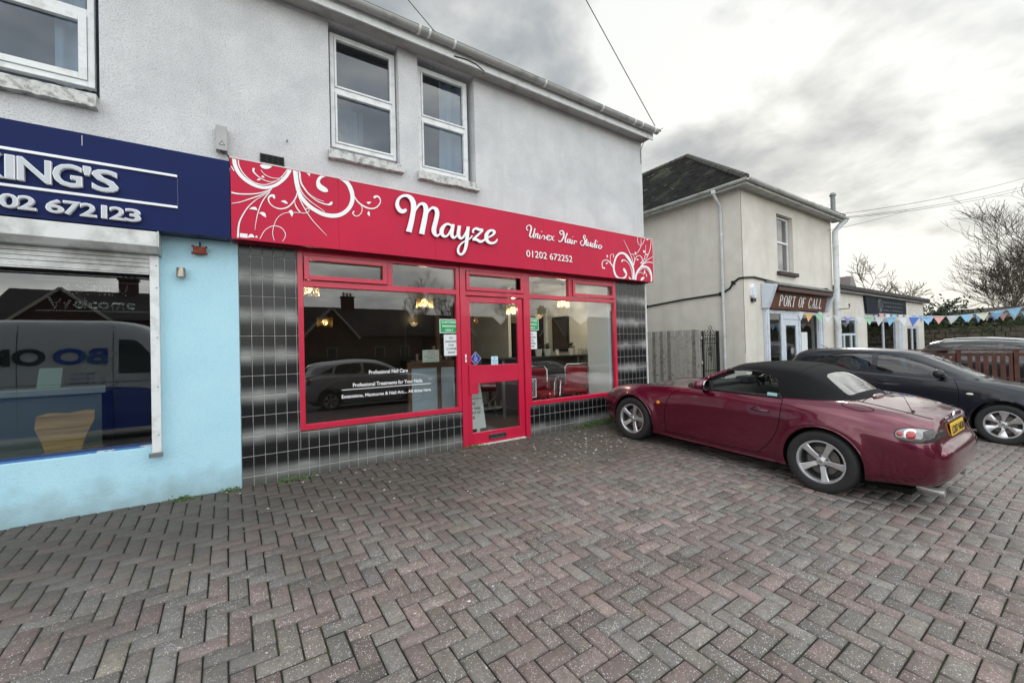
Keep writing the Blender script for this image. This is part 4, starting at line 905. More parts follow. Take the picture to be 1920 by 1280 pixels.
# wall uplighters
UL=thing('wall_uplighter','glowing wall uplighter at the right of the right hand window','lamp',(0,0,0),group='uplighters on the salon walls')
MB().lathe([(.0,-.06),(.05,-.05),(.10,.02),(.096,.02),(.045,-.04),(0,-.05)],(0,0,0),n=18).build('bowl',mat('plaster_bowl',(.6,.5,.35),.6,emit=(1,.7,.35),estr=.35),UL,world=False,smooth=True)
MB().sphere((0,0,.0),.035,8,6).build('bulb',LAMPG,UL,world=False)
for k,(pxy,Y,lb) in enumerate([((1101,580),9.9,None),((1010,593),7.4,'glowing wall uplighter behind the right hand window near the door'),((776,607),9.9,'glowing wall uplighter seen in the left window beside the brown post'),((920,604),9.9,'glowing wall uplighter seen through the middle of the door glass')]):
    q=onY(*pxy,Y); m=Matrix.Translation((min(q.x,6.25),Y,q.z))
    if lb is None: UL.matrix_basis=m; MW[UL.name]=m
    else: copy_thing(UL,m,lb)
    l=bpy.data.lights.new('uplighter_light','POINT'); l.energy=1.5; l.color=(1,.75,.45); l.shadow_soft_size=.012; o=bpy.data.objects.new('uplighter_light',l); o.location=(min(q.x,6.25),Y,q.z+.12); COLL.objects.link(o)
# styling shelf, mirrors, things on the shelf
SF=thing('styling_shelf','long dark styling shelf across the right hand window','shelf',(5.2,6.4,0))
MB().box(3.9,6.38,6.35,6.75,1.10,1.13).build('shelf_top',mat('shelf_dark',(.03,.028,.03),.3),SF,bevel=.003); m_=MB(); m_.box(4.2,4.26,6.5,6.56,.01,1.10); m_.box(6.1,6.16,6.5,6.56,.01,1.10); m_.build('leg',GREYM,SF)
MB().box(3.9,6.38,6.70,6.73,.02,1.099).build('back_panel',mat('shelf_back',(.06,.055,.06),.5),SF)
for px,w_,lb in ((1050,.36,'tall dark framed mirror on the back wall, left of the right hand window'),(1098,.5,'wide dark framed mirror on the back wall, right of the right hand window')):
    q=onY(px,640,9.0); q.x=min(q.x,6.05); T=thing('wall_mirror',lb,'mirror',(q.x,9.0,.8),group='salon mirrors'); f=MB(); frame_rect(f,q.x-w_/2,q.x+w_/2,.7,1.95,8.98,9.03,.06); f.build('mirror_frame',BLACKP,T); MB().box(q.x-w_/2+.06,q.x+w_/2-.06,9.0,9.01,.76,1.89).build('mirror_glass',mat('mirror',(.35,.35,.36),.05,1),T)
def shelf_item(px,Y,kind,lb):
    q=onY(px,665,Y); x=q.x
    T=thing(kind,lb,'pot' if kind=='plant_pot' else 'photo',(x,Y,1.131))
    if kind=='plant_pot':
        MB().lathe([(0,0),(.055,0),(.075,.14),(.068,.14),(.05,.012),(0,.012)],(x,Y,1.131),n=16).build('pot',mat('pot_grey',(.5,.5,.5),.5),T,smooth=True)
        l=MB(); r=random.Random(px)
        for i in range(60):
            a=r.random()*6.28; rr=r.uniform(0,.07); h=r.uniform(.12,.24); c=Vector((x+rr*math.cos(a),Y+rr*math.sin(a),1.131+h)); l.quad(c+Vector((-.012,0,0)),c+Vector((0,.008,-.02)),c+Vector((.012,0,.004)),c+Vector((0,-.008,.025)))
        l.build('foliage',mat('dark_leaf',(.02,.04,.012),.6),T)
    else:
        f=MB(); frame_rect(f,x-.05,x+.05,1.132,1.26,Y,Y+.012,.012); f.build('photo_frame',ALU,T); MB().box(x-.037,x+.037,Y+.002,Y+.006,1.145,1.247).build('print',mat('print_pale',(.5,.55,.5),.5),T)
for a in ((1026,6.5,'plant_pot','small leafy plant in a grey pot, left end of the styling shelf'),(1072,6.5,'plant_pot','small leafy plant in a grey pot in the middle of the styling shelf'),(1088,6.42,'photo_frame','pale framed photo on the styling shelf beside the middle plant'),(1097,6.48,'photo_frame','right hand framed photo at the end of the styling shelf')): shelf_item(*a)
for a in ((1010,6.5,'plant_pot','small leafy plant in a grey pot right beside the door frame on the styling shelf'),(1045,6.44,'photo_frame','small pale framed photo between the two left plants on the styling shelf')): shelf_item(*a)
T=thing('interior_door','tall dark doorway in the right hand salon wall','door',(6.38,8.3,0)); MB().box(6.355,6.395,7.9,8.75,.01,2.05).build('door_leaf',mat('door_dark',(.03,.025,.022),.5),T); f=MB(); f.box(6.34,6.399,7.82,7.899,.01,2.12); f.box(6.34,6.399,8.751,8.83,.01,2.12); f.box(6.34,6.399,7.9,8.75,2.051,2.12); f.build('door_frame',mat('reveal_white',(0,0,0)),T)
T=thing('styling_mirror','framed styling mirror on the right hand salon wall above the shelf','mirror',(6.38,7.3,1.2)); f=MB(); f.box(6.36,6.398,7.05,7.6,1.2,2.0); f.build('mirror_frame',BLACKP,T); MB().box(6.352,6.3595,7.1,7.55,1.25,1.95).build('mirror_glass',mat('mirror',(0,0,0)),T)
# red salon chairs with chrome arms
SEATR=mat('red_vinyl',(.32,.008,.02),.3)
def salon_chair(x,y,rz,lb):
    T=thing('salon_chair',lb,'chair',(x,y,.006),rz,group='red salon chairs')
    MB().box(-.25,.25,-.24,.24,.42,.53).build('seat',SEATR,T,world=False,bevel=.04)
    b=MB(); b.hexa([(-.24,.19,.58),(.24,.19,.58),(.24,.27,.58),(-.24,.27,.58),(-.2,.27,.95),(.2,.27,.95),(.2,.34,.95),(-.2,.34,.95)]); b.build('backrest',SEATR,T,world=False,bevel=.05)
    a=MB()
    for s in (-1,1):
        a.tube([(s*.29,.22,.50),(s*.30,.20,.72),(s*.30,.12,.76),(s*.30,-.2,.76),(s*.30,-.26,.70),(s*.29,-.2,.44)],.012,8)
    a.tube([(-.21,.36,.62),(-.22,.375,.93),(-.18,.38,.985),(.18,.38,.985),(.22,.375,.93),(.21,.36,.62)],.011,8)
    a.build('arm_tube',CHROME,T,world=False,smooth=True)
    p=MB(); p.lathe([(0,0),(.28,0),(.28,.015),(.05,.05),(.035,.06),(.035,.42),(0,.42)],(0,0,0),n=24); p.build('pedestal',CHROME,T,world=False,smooth=True); return T
q=onY(1074,700,5.95); salon_chair(q.x,5.95,2.6,'red salon chair with chrome arms in the middle of the right hand window'); q=onY(1003,700,5.75); salon_chair(q.x+.12,5.75,2.2,'red salon chair with chrome arms just right of the door')
# A board standing inside the door
ws=MB(); T=thing('pavement_board','white hand lettered board propped inside the door asking drivers not to park','board',(2.85,5.35,0))
MB().hexa([(2.66,5.28,.16),(3.11,5.28,.16),(3.11,5.30,.16),(2.66,5.30,.16),(2.66,5.40,.83),(3.09,5.40,.83),(3.09,5.42,.83),(2.66,5.42,.83)]).build('board_face',mat('board_white',(.80,.80,.78),.6),T)
up=Vector((0,.12,.67)).normalized(); l=MB()
for s_,z,h,w_ in (('Mayze',.67,.07,.30),('PLEASE',.50,.04,.22),('DO NOT PARK',.43,.035,.30),('IN FRONT OF',.37,.035,.29),('DOOR',.30,.045,.19)):
    x0=2.76
    text(l,s_,(x0-.005,5.277+(z-.16)*.179,z),up=up,width=w_,height=h,size=.1,offset=.001)
l.box(2.70,3.08,5.345,5.35,.585,.592); l.build('hand_lettering',INK,T)
k=MB(); k.box(2.64,2.72,5.27,5.29,.01,.16); k.box(2.95,3.0,5.27,5.29,.01,.16); k.build('leg',mat('board_white',(0,0,0)),T)
# oval mirror trolley and product stand deeper inside
T=thing('oval_mirror','oval dark framed mirror with ornate stand seen through the lower door glass','mirror',(3.9,6.6,0)); o=MB(); pts=[(3.95+.21*math.cos(a),6.6,.62+.30*math.sin(a)) for a in [6.283*i/32 for i in range(33)]]; o.tube(pts,.028,6,caps=False); o.build('oval_frame',mat('dark_frame',(.05,.045,.04),.4),T,smooth=True)
MB().add([(3.95+.2*math.cos(a),6.605,.62+.29*math.sin(a)) for a in [6.283*i/32 for i in range(32)]],[tuple(range(32))]).build('mirror_glass',mat('mirror',(0,0,0)),T)
b_=MB(); b_.hexa([(3.6,6.5,.2),(4.3,6.5,.2),(4.3,6.85,.2),(3.6,6.85,.2),(3.62,6.5,.23),(4.28,6.5,.23),(4.28,6.85,.23),(3.62,6.85,.23)]); 
for i in range(14): b_.lathe([(0,0),(.02,0),(.02,.07),(.008,.09),(.008,.11),(0,.11)],(3.66+.045*i,6.55+.08*(i%3),.231),n=8)
b_.tube([(3.7,6.7,.02),(3.95,6.65,.4)],.015,6); b_.tube([(4.2,6.7,.02),(3.95,6.65,.4)],.015,6); b_.build('bottle_tray',mat('tray_mix',(.22,.21,.2),.35),T)
# reception desk seen through the upper door glass
T=thing('reception_desk','cluttered dark reception desk seen through the upper door glass','desk',(3.4,8.2,0)); MB().box(3.0,4.3,8.0,8.6,.01,1.1).build('desk_body',mat('desk_dark',(.04,.03,.025),.4),T,bevel=.01); b_=MB(); r=random.Random(2)
for i in range(16): x=r.uniform(3.1,4.2); y=r.uniform(8.05,8.5); s_=r.uniform(.03,.08); b_.box(x,x+s_,y,y+s_,1.101,1.11+r.uniform(.05,.28))
b_.build('desk_clutter',mat('clutter',(.22,.16,.14),.5,var=.5,vscale=8),T)
# ------------------------------------------------------------------ interior behind the blue shop window
r=MB(); r.quad((-6,9,0),(.3,9,0),(.3,9,2.6),(-6,9,2.6)); r.quad((.28,5.26,0),(.28,9,0),(.28,9,2.6),(.28,5.26,2.6)); r.quad((-6,9,0),(-6,5.26,0),(-6,5.26,2.6),(-6,9,2.6)); r.quad((-6,5.25,2.6),(-6,9,2.6),(.28,9,2.6),(.28,5.25,2.6)); r.build('shop_room_wall',mat('dim_room',(.12,.13,.13),.9),B)
MB().quad((-6,5.25,.005),(.28,5.25,.005),(.28,9,.005),(-6,9,.005)).build('shop_room_floor',mat('dim_floor',(.06,.05,.045),.8),B)
T=thing('wooden_chair','light oak plywood chair with waisted back close behind the blue shop window','chair',(-1.12,5.42,0))
OAK=mat('oak_ply',(.46,.29,.12),.45,col2=(.25,.14,.05),vscale=9)
_t=OAK.node_tree; _n=[q for q in _t.nodes if q.type=='TEX_NOISE'][0]; _m=_t.nodes.new('ShaderNodeMapping'); _m.inputs['Scale'].default_value=(.25,1,5); _c=[q for q in _t.nodes if q.type=='TEX_COORD'][0]; _t.links.new(_c.outputs['Object'],_m.inputs[0]); _t.links.new(_m.outputs[0],_n.inputs['Vector'])
q=[onY(*a,5.40) for a in ((65,805),(68,782),(90,775),(130,775),(160,768),(176,768),(176,785),(160,815),(150,847),(87,852),(76,825))]
n=len(q); c=MB(); c.add([(p.x,5.40,p.z) for p in q]+[(p.x,5.412,p.z) for p in q],[tuple(range(n)),tuple(range(n,2*n))[::-1]]+[(i,(i+1)%n,n+(i+1)%n,n+i) for i in range(n)]); c.build('chair_back',OAK,T,bevel=.003)
xm=(q[8].x+q[9].x)/2; c=MB(); c.box(xm-.2,xm+.2,5.42,5.82,.44,.455); c.build('seat',OAK,T,bevel=.02); c=MB(); [c.tube([(xm+sx*.16,5.62+sy*.15,.44),(xm+sx*.2,5.62+sy*.2,.01)],.011,6) for sx in (-1,1) for sy in (-1,1)]; c.build('leg',CHROME,T); MB().box(xm-.09,xm+.09,5.405,5.435,.43,.62).build('back_stem',OAK,T)
T=thing('white_desk','white desk with grey green front inside the blue shop','desk',(-1.9,6.0,0)); MB().box(-3.4,-1.02,5.75,6.4,.98,1.05).build('desk_top',mat('desk_white',(.20,.22,.21),.5),T,bevel=.005); MB().box(-3.35,-1.06,5.80,6.3,.02,.979).build('desk_front',mat('desk_front',(.09,.115,.105),.6),T)
T=thing('potted_plant','small dark plant in a black pot on the white desk','plant',(-1.12,5.95,1.05)); MB().lathe([(0,0),(.06,0),(.08,.12),(0,.12)],(-1.12,5.95,1.051),n=14).build('pot',BLACKP,T); l=MB(); r=random.Random(9)
for i in range(120):
    a=r.random()*6.28; rr=abs(r.gauss(0,.08)); c=Vector((-1.12+rr*math.cos(a),5.95+rr*math.sin(a),1.17+r.uniform(0,.2))); l.quad(c+Vector((-.02,0,0)),c+Vector((0,.01,-.02)),c+Vector((.02,0,.01)),c+Vector((0,-.01,.03)))
l.build('foliage',mat('dark_leaf',(0,0,0)),T)
T=thing('card_holder','pale green card stand on the white desk','stand',(-1.45,5.9,1.05)); MB().hexa([(-1.52,5.85,1.051),(-1.36,5.85,1.051),(-1.36,5.95,1.051),(-1.52,5.95,1.051),(-1.51,5.90,1.24),(-1.35,5.90,1.24),(-1.35,5.91,1.24),(-1.51,5.91,1.24)]).build('card_face',mat('card_green',(.16,.24,.20),.6),T)
# string of small lights reading OPEN Welcome
T=thing('light_sign','dotted string light sign reading open welcome at the top of the blue shop window','light sign',(-1.2,5.2,1.8)); d=MB()
def dots(s_,x,z,w_,h,den):
    vs,fs=textmesh(s_,size=1,offset=-.01); xs=[v[0] for v in vs]; ys=[v[1] for v in vs]; 
    sx=w_/(max(xs)-min(xs)); sy=h/(max(ys)-min(ys)); from collections import Counter
    ed=Counter(tuple(sorted((f[i],f[(i+1)%len(f)]))) for f in fs for i in range(len(f)))
    for (a,b),c in ed.items():
        if c>1: continue
        A=vs[a];Bv=vs[b]; l=math.hypot((A[0]-Bv[0])*sx,(A[1]-Bv[1])*sy); n=max(1,int(l/den))
        for i in range(n):
            if random.random()<.75: t=i/n; d.sphere((x+((A[0]+(Bv[0]-A[0])*t)-min(xs))*sx,5.22,z+((A[1]+(Bv[1]-A[1])*t)-min(ys))*sy),.0028,4,3)
dots('OPEN',-1.19,1.90,.42,.085,.022); dots('Welcome',-1.28,1.775,.56,.085,.02)
for i in range(46): d.sphere((-1.35+i*.017,5.22,2.015),.0025,4,3); d.sphere((-1.35+i*.017,5.22,1.75),.0025,4,3)
d.build('light_dots',mat('dot_glow',(.7,.7,.65),.5,emit=(.8,.85,.9),estr=.3),T)
# ------------------------------------------------------------------ cafe building next door
GC=-.31
C=thing('cafe_building','cream rendered two storey cafe building with hipped slate roof and cable along its wall','building',(11.1,5.5,GC))
X0,X1,Y0,Y1,EZ=11.1,17.1,5.5,14.0,5.38
DG=glassmat('cafe_glass',(.62,.68,.66),1.4,1.52,wav=.002)
m_=holed_wall(MB(),X0,X1,GC,EZ,Y0,Y0+.25,[(13.08,14.12,3.30,4.98),(12.18,16.05,GC-.02,2.22)])
m_.quad((X0,Y1,GC),(X0,Y0+.25,GC),(X0,Y0+.25,EZ),(X0,Y1,EZ)); m_.quad((X1,Y0+.25,GC),(X1,Y1,GC),(X1,Y1,EZ),(X1,Y0+.25,EZ)); m_.quad((X1,Y1,GC),(X0,Y1,GC),(X0,Y1,EZ),(X1,Y1,EZ))
m_.build('rendered_wall',CREAM,C)
# damp streak at the corner
d=MB(); d.box(X0-.004,X0+.004,Y0-.004,Y0+.004,1.0,EZ-.1); d.build('corner_crack',mat('damp_dark',(.12,.11,.09),.9),C)
# hipped roof with real courses of tiles
OV=.30; ap=Vector((14.1,8.85,8.15)); bk=Vector((14.1,11.0,8.15)); ez=EZ+.02
e00=Vector((X0-OV,Y0-OV,ez)); e10=Vector((X1+OV,Y0-OV,ez)); e01=Vector((X0-OV,Y1+OV,ez)); e11=Vector((X1+OV,Y1+OV,ez))
rf=MB(); lift=Vector((0,0,.03))
def slope(a,b,c,d,n=26):
    # a-b eave, d-c ridge ; each course laps the one below
    for i in range(n):
        t0=i/n; t1=(i+1)/n+.004
        p0=a.lerp(d,t0)+lift; p1=b.lerp(c,t0)+lift; p2=b.lerp(c,min(t1,1)); p3=a.lerp(d,min(t1,1)); rf.quad(p0,p1,p2,p3); rf.quad(p0-lift,p1-lift,p1,p0)
slope(e01,e00,ap,bk); slope(e00,e10,ap,ap); slope(e10,e11,bk,ap); slope(e11,e01,bk,bk)
R0=rf.build('roof',mat('cafe_roof_tile',(.018,.017,.017),.8,var=.6,vscale=5,stain=(.075,.08,.05),sscale=1.1,sthr=(.52,.72),bump=.012,bscale=9,spec=.12),C)
h=MB()
def hip(a,b,n=22):
    for i in range(n):
        p=a.lerp(b,i/n);q=a.lerp(b,(i+1.12)/n); h.tube([p+Vector((0,0,.05)),q+Vector((0,0,.035))],.085,7)
hip(e00,ap); hip(e10,ap); hip(ap,bk,10); h.build('ridge_tiles',mat('ridge_tile',(.06,.058,.05),.85,var=.5,vscale=6,stain=(.10,.10,.06),sscale=4),R0)
sl_=MB(); r=random.Random(8)
for i in range(34):   # slipped pale tiles and lichen chips on the side slope
    t=r.uniform(.08,.9); s_=r.uniform(.05,.8); p=e01.lerp(e00,s_).lerp(bk.lerp(ap,s_),t)+Vector((-.02,0,.045)); l=r.uniform(.05,.16); sl_.quad(p,p+Vector((0,l,0)),p+Vector((.012,l,.014)),p+Vector((.012,0,.014)))
sl_.build('slipped_tiles',mat('pale_chip',(.28,.28,.26),.8),R0)
# eaves
s=MB(); s.box(X0-OV+.02,X1+OV-.02,Y0-OV+.02,Y0,EZ-.06,EZ-.03); s.box(X0-OV+.02,X0,Y0,Y1,EZ-.06,EZ-.03); s.box(X0-OV,X1+OV,Y0-OV,Y0-OV+.02,EZ-.10,EZ+.015); s.box(X0-OV,X0-OV+.02,Y0-OV+.02,Y1+OV,EZ-.10,EZ+.015); s.build('soffit_and_fascia',mat('eaves_cream',(.50,.50,.47),.6,stain=(.28,.27,.24),sscale=3),C)
g=MB()
def gutter(mb,a,b,rad=.065,axis='x'):
    prof=[(math.cos(t)*rad,math.sin(t)*rad) for t in [math.pi+math.pi*i/8 for i in range(9)]]; vs=[]
    for P in (a,b):
        for q,(u,v) in enumerate(prof+[(u*.9,v*.9) for u,v in prof[::-1]]): vs.append((P[0],P[1]+u,P[2]+v) if axis=='x' else (P[0]+u,P[1],P[2]+v))
    n=18; mb.add(vs,[(i,(i+1)%n,n+(i+1)%n,n+i) for i in range(n)]+[tuple(range(n))[::-1],tuple(range(n,2*n))])
gutter(g,(X0-OV-.07,Y0-OV-.066,EZ+.02),(X1+OV+.07,Y0-OV-.066,EZ+.02)); gutter(g,(X0-OV-.066,Y0-OV-.07,EZ+.018),(X0-OV-.066,Y1+OV,EZ+.018),axis='y'); g.build('gutter',mat('gutter_white',(.55,.56,.54),.45,stain=(.36,.36,.33),sscale=4),C,smooth=True)
# downpipes
def downpipe(name,pts,r,M_,par,clips=(),lb=None):
    mb=MB(); mb.tube(pts,r,12)
    for z in clips: mb.lathe([(r+.001,-.03),(r+.01,-.03),(r+.01,.03),(r+.001,.03)],(pts[-1][0],pts[-1][1],z),n=14)
    return mb.build(name,M_,par,smooth=True)
px=onX(1352,372,X0); yp=px.y
downpipe('downpipe',[(X0-OV-.066,yp,EZ-.04),(X0-OV-.066,yp,EZ-.14),(X0-.06,yp,EZ-.42),(X0-.06,yp,GC)],.037,mat('pipe_white',(.62,.64,.66),.4,stain=(.45,.45,.43),sscale=3),C,(4.2,2.9,1.7,.9)); MB().box(X0-OV-.11,X0-OV-.02,yp-.05,yp+.05,EZ-.12,EZ-.01).build('hopper',WHITEP,C,bevel=.01)
downpipe('downpipe',[(X1+OV-.05,Y0-OV-.05,EZ-.05),(X1+OV-.12,Y0-OV+.05,EZ-.16),(X1-.02,Y0-.12,EZ-.42),(X1-.02,Y0-.12,GC)],.085,mat('pipe_white',(0,0,0)),C,(4.6,3.3,2.55,1.6))
# first floor window with dark sill
w_=MB(); frame_rect(w_,13.12,14.08,3.34,4.95,5.62,5.68,.05); w_.box(13.17,14.03,5.62,5.68,4.18,4.24); W=w_.build('window',WHITEP,C,bevel=.003); MB().box(13.16,14.04,5.65,5.656,3.38,4.92).build('glass_pane',glassmat('mirror_window',(.3,.32,.32),2.2,1.55,wav=.002),W)
m_=MB(); m_.box(13.0,14.22,5.40,5.62,3.20,3.30); m_.build('window_sill',mat('dark_sill',(.05,.04,.035),.8),C,bevel=.005); m_=MB(); m_.box(13.0,14.2,5.8,9,3.0,5.2); plain(m_).build('upstairs_room',mat('room_dim',(0,0,0)),C)
# cafe shopfront: pilasters, stall riser, fascia
WW=mat('shopfront_white',(.58,.63,.70),.5,stain=(.45,.47,.5),sscale=5)
s=MB()
for x in (12.10,15.62): s.box(x,x+.20,5.42,5.499,GC,2.25); s.box(x+.05,x+.15,5.40,5.4199,GC+.2,2.1)
for x in (15.86,15.98): s.box(x,x+.07,5.44,5.499,GC,2.2)
s.box(12.30,13.18,5.50,5.58,GC,.10); s.box(14.46,15.62,5.50,5.58,GC,.10); s.box(13.18,13.30,5.50,5.60,GC,2.18); s.box(14.34,14.46,5.50,5.60,GC,2.18); s.box(12.30,13.18,5.5,5.56,2.08,2.18); s.box(14.46,15.62,5.5,5.56,2.08,2.18); s.box(13.30,14.34,5.5,5.58,1.93,2.18)
s.build('shopfront_frame',WW,C,bevel=.006)
d=MB(); frame_rect(d,13.31,14.33,GC+.02,1.92,5.51,5.56,.17,.25); D=d.build('door',WW,C,bevel=.005); MB().box(13.47,14.17,5.53,5.536,GC+.26,1.76).build('glass_pane',DG,D); MB().tube([(14.22,5.49,.6),(14.22,5.47,.65),(14.22,5.47,.85),(14.22,5.49,.9)],.012,6).build('handle',CHROME,D)
l=MB(); l.lathe([(0,0),(.13,0),(.13,.015),(0,.015)],(13.82,5.51,1.0),(0,-1,0),24); l.build('round_door_sign',mat('badge_dark',(.05,.05,.05),.5),D); l=MB(); l.lathe([(0,.016),(.09,.016),(.09,.018),(0,.018)],(13.82,5.51,1.0),(0,-1,0),20); l.build('badge_face',mat('badge_grey',(.25,.26,.27),.5),D)
g=MB(); g.box(12.30,13.18,5.53,5.536,.10,2.08); g.box(14.46,15.62,5.53,5.536,.10,2.08); g.build('window_glass',DG,C)
m_=MB(); m_.quad((11.3,9.0,GC),(16.9,9.0,GC),(16.9,9.0,2.6),(11.3,9.0,2.6)); m_.quad((11.3,5.76,2.5),(11.3,9,2.5),(16.9,9,2.5),(16.9,5.76,2.5)); m_.build('cafe_interior',mat('cafe_dark',(.05,.045,.035),.9,var=.5,vscale=2),C); MB().quad((11.3,5.6,GC+.01),(16.9,5.6,GC+.01),(16.9,9,GC+.01),(11.3,9,GC+.01)).build('cafe_floor',mat('cafe_floor',(.08,.06,.04),.7),C)
b_=MB(); b_.box(12.6,13.1,6.2,6.8,GC,.75); b_.box(14.6,15.3,6.3,6.9,GC,.75); b_.build('cafe_table',mat('cafe_wood',(.15,.08,.04),.6),C)
tag(MB().sphere((12.55,6.3,1.62),.035,10,8).build('bare_bulb',mat('warm_bulb',(1,.6,.3),.5,emit=(1,.55,.22),estr=9),loc=(12.55,6.3,1.62),smooth=True),'small warm bare bulb glowing inside the left cafe window','lamp')
tag(MB().box(14.52,14.95,5.515,5.522,.95,1.55).build('menu_poster',PAPER,loc=(14.7,5.52,1.2)),'pale green menu sheet in the cafe window right of the cafe door','notice')
# sloped brown sign and its lead covered hood
T=thing('cafe_sign','sloping brown board with white serif capitals over the cafe shopfront','sign',(14.1,5.3,2.3)); BRN=mat('sign_brown',(.115,.035,.014),.55,var=.25,vscale=8)
pl=MB(); pl.hexa([(12.34,5.40,2.20),(16.03,5.40,2.20),(16.03,5.44,2.20),(12.34,5.44,2.20),(12.34,5.32,2.66),(16.03,5.32,2.66),(16.03,5.36,2.66),(12.34,5.36,2.66)]); pl.build('sign_board',BRN,T,bevel=.006)
pl=MB(); pl.box(12.30,16.07,5.16,5.24,2.665,2.79); pl.build('top_moulding',mat('sign_brown_dark',(.06,.02,.01),.5),T,bevel=.015)
upv=Vector((0,-.08,.46)).normalized(); org=Vector((12.34,5.40,2.20)); GL={
'P':[[(0.12,0,.16),(.12,1,.16)],[(.12,.95,.07),(.45,.97,.10),(.6,.75,.14),(.45,.5,.08),(.12,.5,.06)],[(0,.02,.05),(.26,.02,.05)],[(0,.98,.05),(.2,.98,.05)]],
'O':[[(.38,1,.06),(.14,.85,.12),(.08,.5,.17),(.14,.15,.12),(.38,0,.06),(.62,.15,.12),(.68,.5,.17),(.62,.85,.12),(.38,1,.06)]],
'R':[[(0.12,0,.16),(.12,1,.16)],[(.12,.95,.07),(.45,.97,.10),(.58,.76,.14),(.45,.53,.08),(.12,.52,.06)],[(.34,.52,.12),(.5,.25,.15),(.68,.0,.14)],[(0,.02,.05),(.26,.02,.05)]],
'T':[[(.34,0,.16),(.34,1,.16)],[(0,.96,.07),(.68,.96,.07)],[(.02,.82,.05),(.03,.96,.06)],[(.66,.82,.05),(.65,.96,.06)],[(.2,.02,.05),(.48,.02,.05)]],
'F':[[(.12,0,.16),(.12,1,.16)],[(.12,.96,.07),(.58,.96,.07)],[(.57,.82,.05),(.57,.96,.06)],[(.12,.5,.06),(.42,.5,.06)],[(0,.02,.05),(.26,.02,.05)]],
'C':[[(.64,.72,.08),(.58,.92,.10),(.38,1,.08),(.15,.85,.13),(.08,.5,.17),(.15,.15,.13),(.38,0,.08),(.58,.1,.08),(.66,.25,.05)]],
'A':[[(.34,1,.06),(.08,0,.07)],[(.34,1,.10),(.62,0,.17)],[(.16,.35,.06),(.5,.35,.06)],[(-.02,.02,.05),(.18,.02,.05)],[(.5,.02,.05),(.76,.02,.05)]],
'L':[[(.12,0,.16),(.12,1,.16)],[(.12,.04,.07),(.6,.04,.08)],[(.59,.05,.05),(.62,.22,.05)],[(0,.98,.05),(.26,.98,.05)]]}
let=MB(); x=.42; H=.30; W_=.20/.68
for ch in 'PORT OF CALL':
    if ch==' ': x+=.17; continue
    for s_ in GL[ch]:
        tmp=MB(); stroke(tmp,s_,lambda u,v:(u,v),0,.01,ends=False,n=4)
        let.add([org+Vector((1,0,0))*(x+a*W_)+upv*(.085+c_*H)+Vector((0,b_*.6-.004,b_*-.2)) for a,b_,c_ in tmp.v],tmp.f)
    x+=.265
let.build('serif_lettering',mat('sign_letter_white',(.85,.85,.84),.5),T)
T=thing('sign_hood','weathered grey lead hood with white scroll brackets above the cafe sign','canopy',(14.1,5.3,2.8)); hd=MB(); hd.hexa([(12.25,5.12,2.80),(16.1,5.12,2.80),(16.1,5.499,2.80),(12.25,5.499,2.80),(12.25,5.12,2.83),(16.1,5.12,2.83),(16.1,5.499,2.99),(12.25,5.499,2.99)]); hd.build('lead_flashing',mat('lead_grey',(.13,.13,.125),.7,var=.5,vscale=9,stain=(.22,.22,.2),sscale=6),T,bevel=.01)
for x in (12.02,16.1):
    b_=MB(); b_.hexa([(x,5.36,2.2),(x+.2,5.36,2.2),(x+.2,5.499,2.2),(x,5.499,2.2),(x,5.14,2.82),(x+.2,5.14,2.82),(x+.2,5.499,2.9),(x,5.499,2.9)]); b_.build('scroll_bracket',WW,T,bevel=.02)
T=thing('alarm_siren','white and black hexagonal alarm box on the cafe corner beside the sign','alarm',(11.5,5.45,2.6)); a=MB(); n=6
def hexp(r,y,cz=2.63): return [(11.52+r*.62*math.cos(math.pi/2+i*math.pi/3),y,cz+r*math.sin(math.pi/2+i*math.pi/3)) for i in range(6)]
for (r,y0_,y1_,mt_,nm_) in ((.22,5.44,5.499,WHITE,'box_body'),(.17,5.42,5.439,mat('alarm_pale',(.6,.65,.75),.4),'face_plate')):
    a=MB(); a.add(hexp(r,y0_)+hexp(r,y1_),[tuple(range(6)),tuple(range(6,12))[::-1]]+[(i,(i+1)%6,6+(i+1)%6,6+i) for i in range(6)]); a.build(nm_,mt_,T)
MB().hexa([(11.45,5.43,2.36),(11.60,5.43,2.36),(11.60,5.499,2.36),(11.45,5.499,2.36),(11.43,5.43,2.45),(11.62,5.43,2.45),(11.62,5.499,2.45),(11.43,5.499,2.45)]).build('strobe',BLACKP,T)
# cable looping round both walls
cb=MB(); pts=[onX(1212,575,X0-.02),onX(1280,562,X0-.02),onX(1352,551,X0-.02),onX(1368,541,X0-.02),onX(1375,530,X0-.02),onX(1385,522,X0-.02)]
cb.tube(pts+[Vector((X0-.02,5.48,2.97)),Vector((11.6,5.47,3.02)),Vector((12.6,5.47,2.97)),Vector((13.6,5.47,2.93)),Vector((14.6,5.47,2.95)),Vector((15.8,5.47,2.93)),Vector((16.4,5.46,2.98)),Vector((16.8,5.4,2.85))],.028,6)
for i,t in enumerate(pts[:-1:2]): cb.box(t.x-.02,t.x+.02,t.y-.05,t.y+.05,t.z-.05,t.z+.05)
tag(cb.build('wall_cable',BLACKP,loc=(X0,5.5,2.9)),'thick black cable clipped along the cream side wall and over the cafe sign','cable')
T=thing('flue_pipe','short grey flue pipe standing above the right corner of the cafe roof','pipe',(17.25,5.45,5.4)); f=MB(); f.tube([(17.22,5.45,5.3),(17.22,5.45,6.25)],.07,12); f.lathe([(.0,.12),(.06,.10),(.10,.03),(.10,0),(0,0)],(17.22,5.45,6.22),n=12); f.build('pipe_body',mat('flue_grey',(.20,.21,.21),.6),T,smooth=True); MB().box(17.05,17.5,5.3,5.6,5.43,5.47).build('base_plate',GREYM,T)
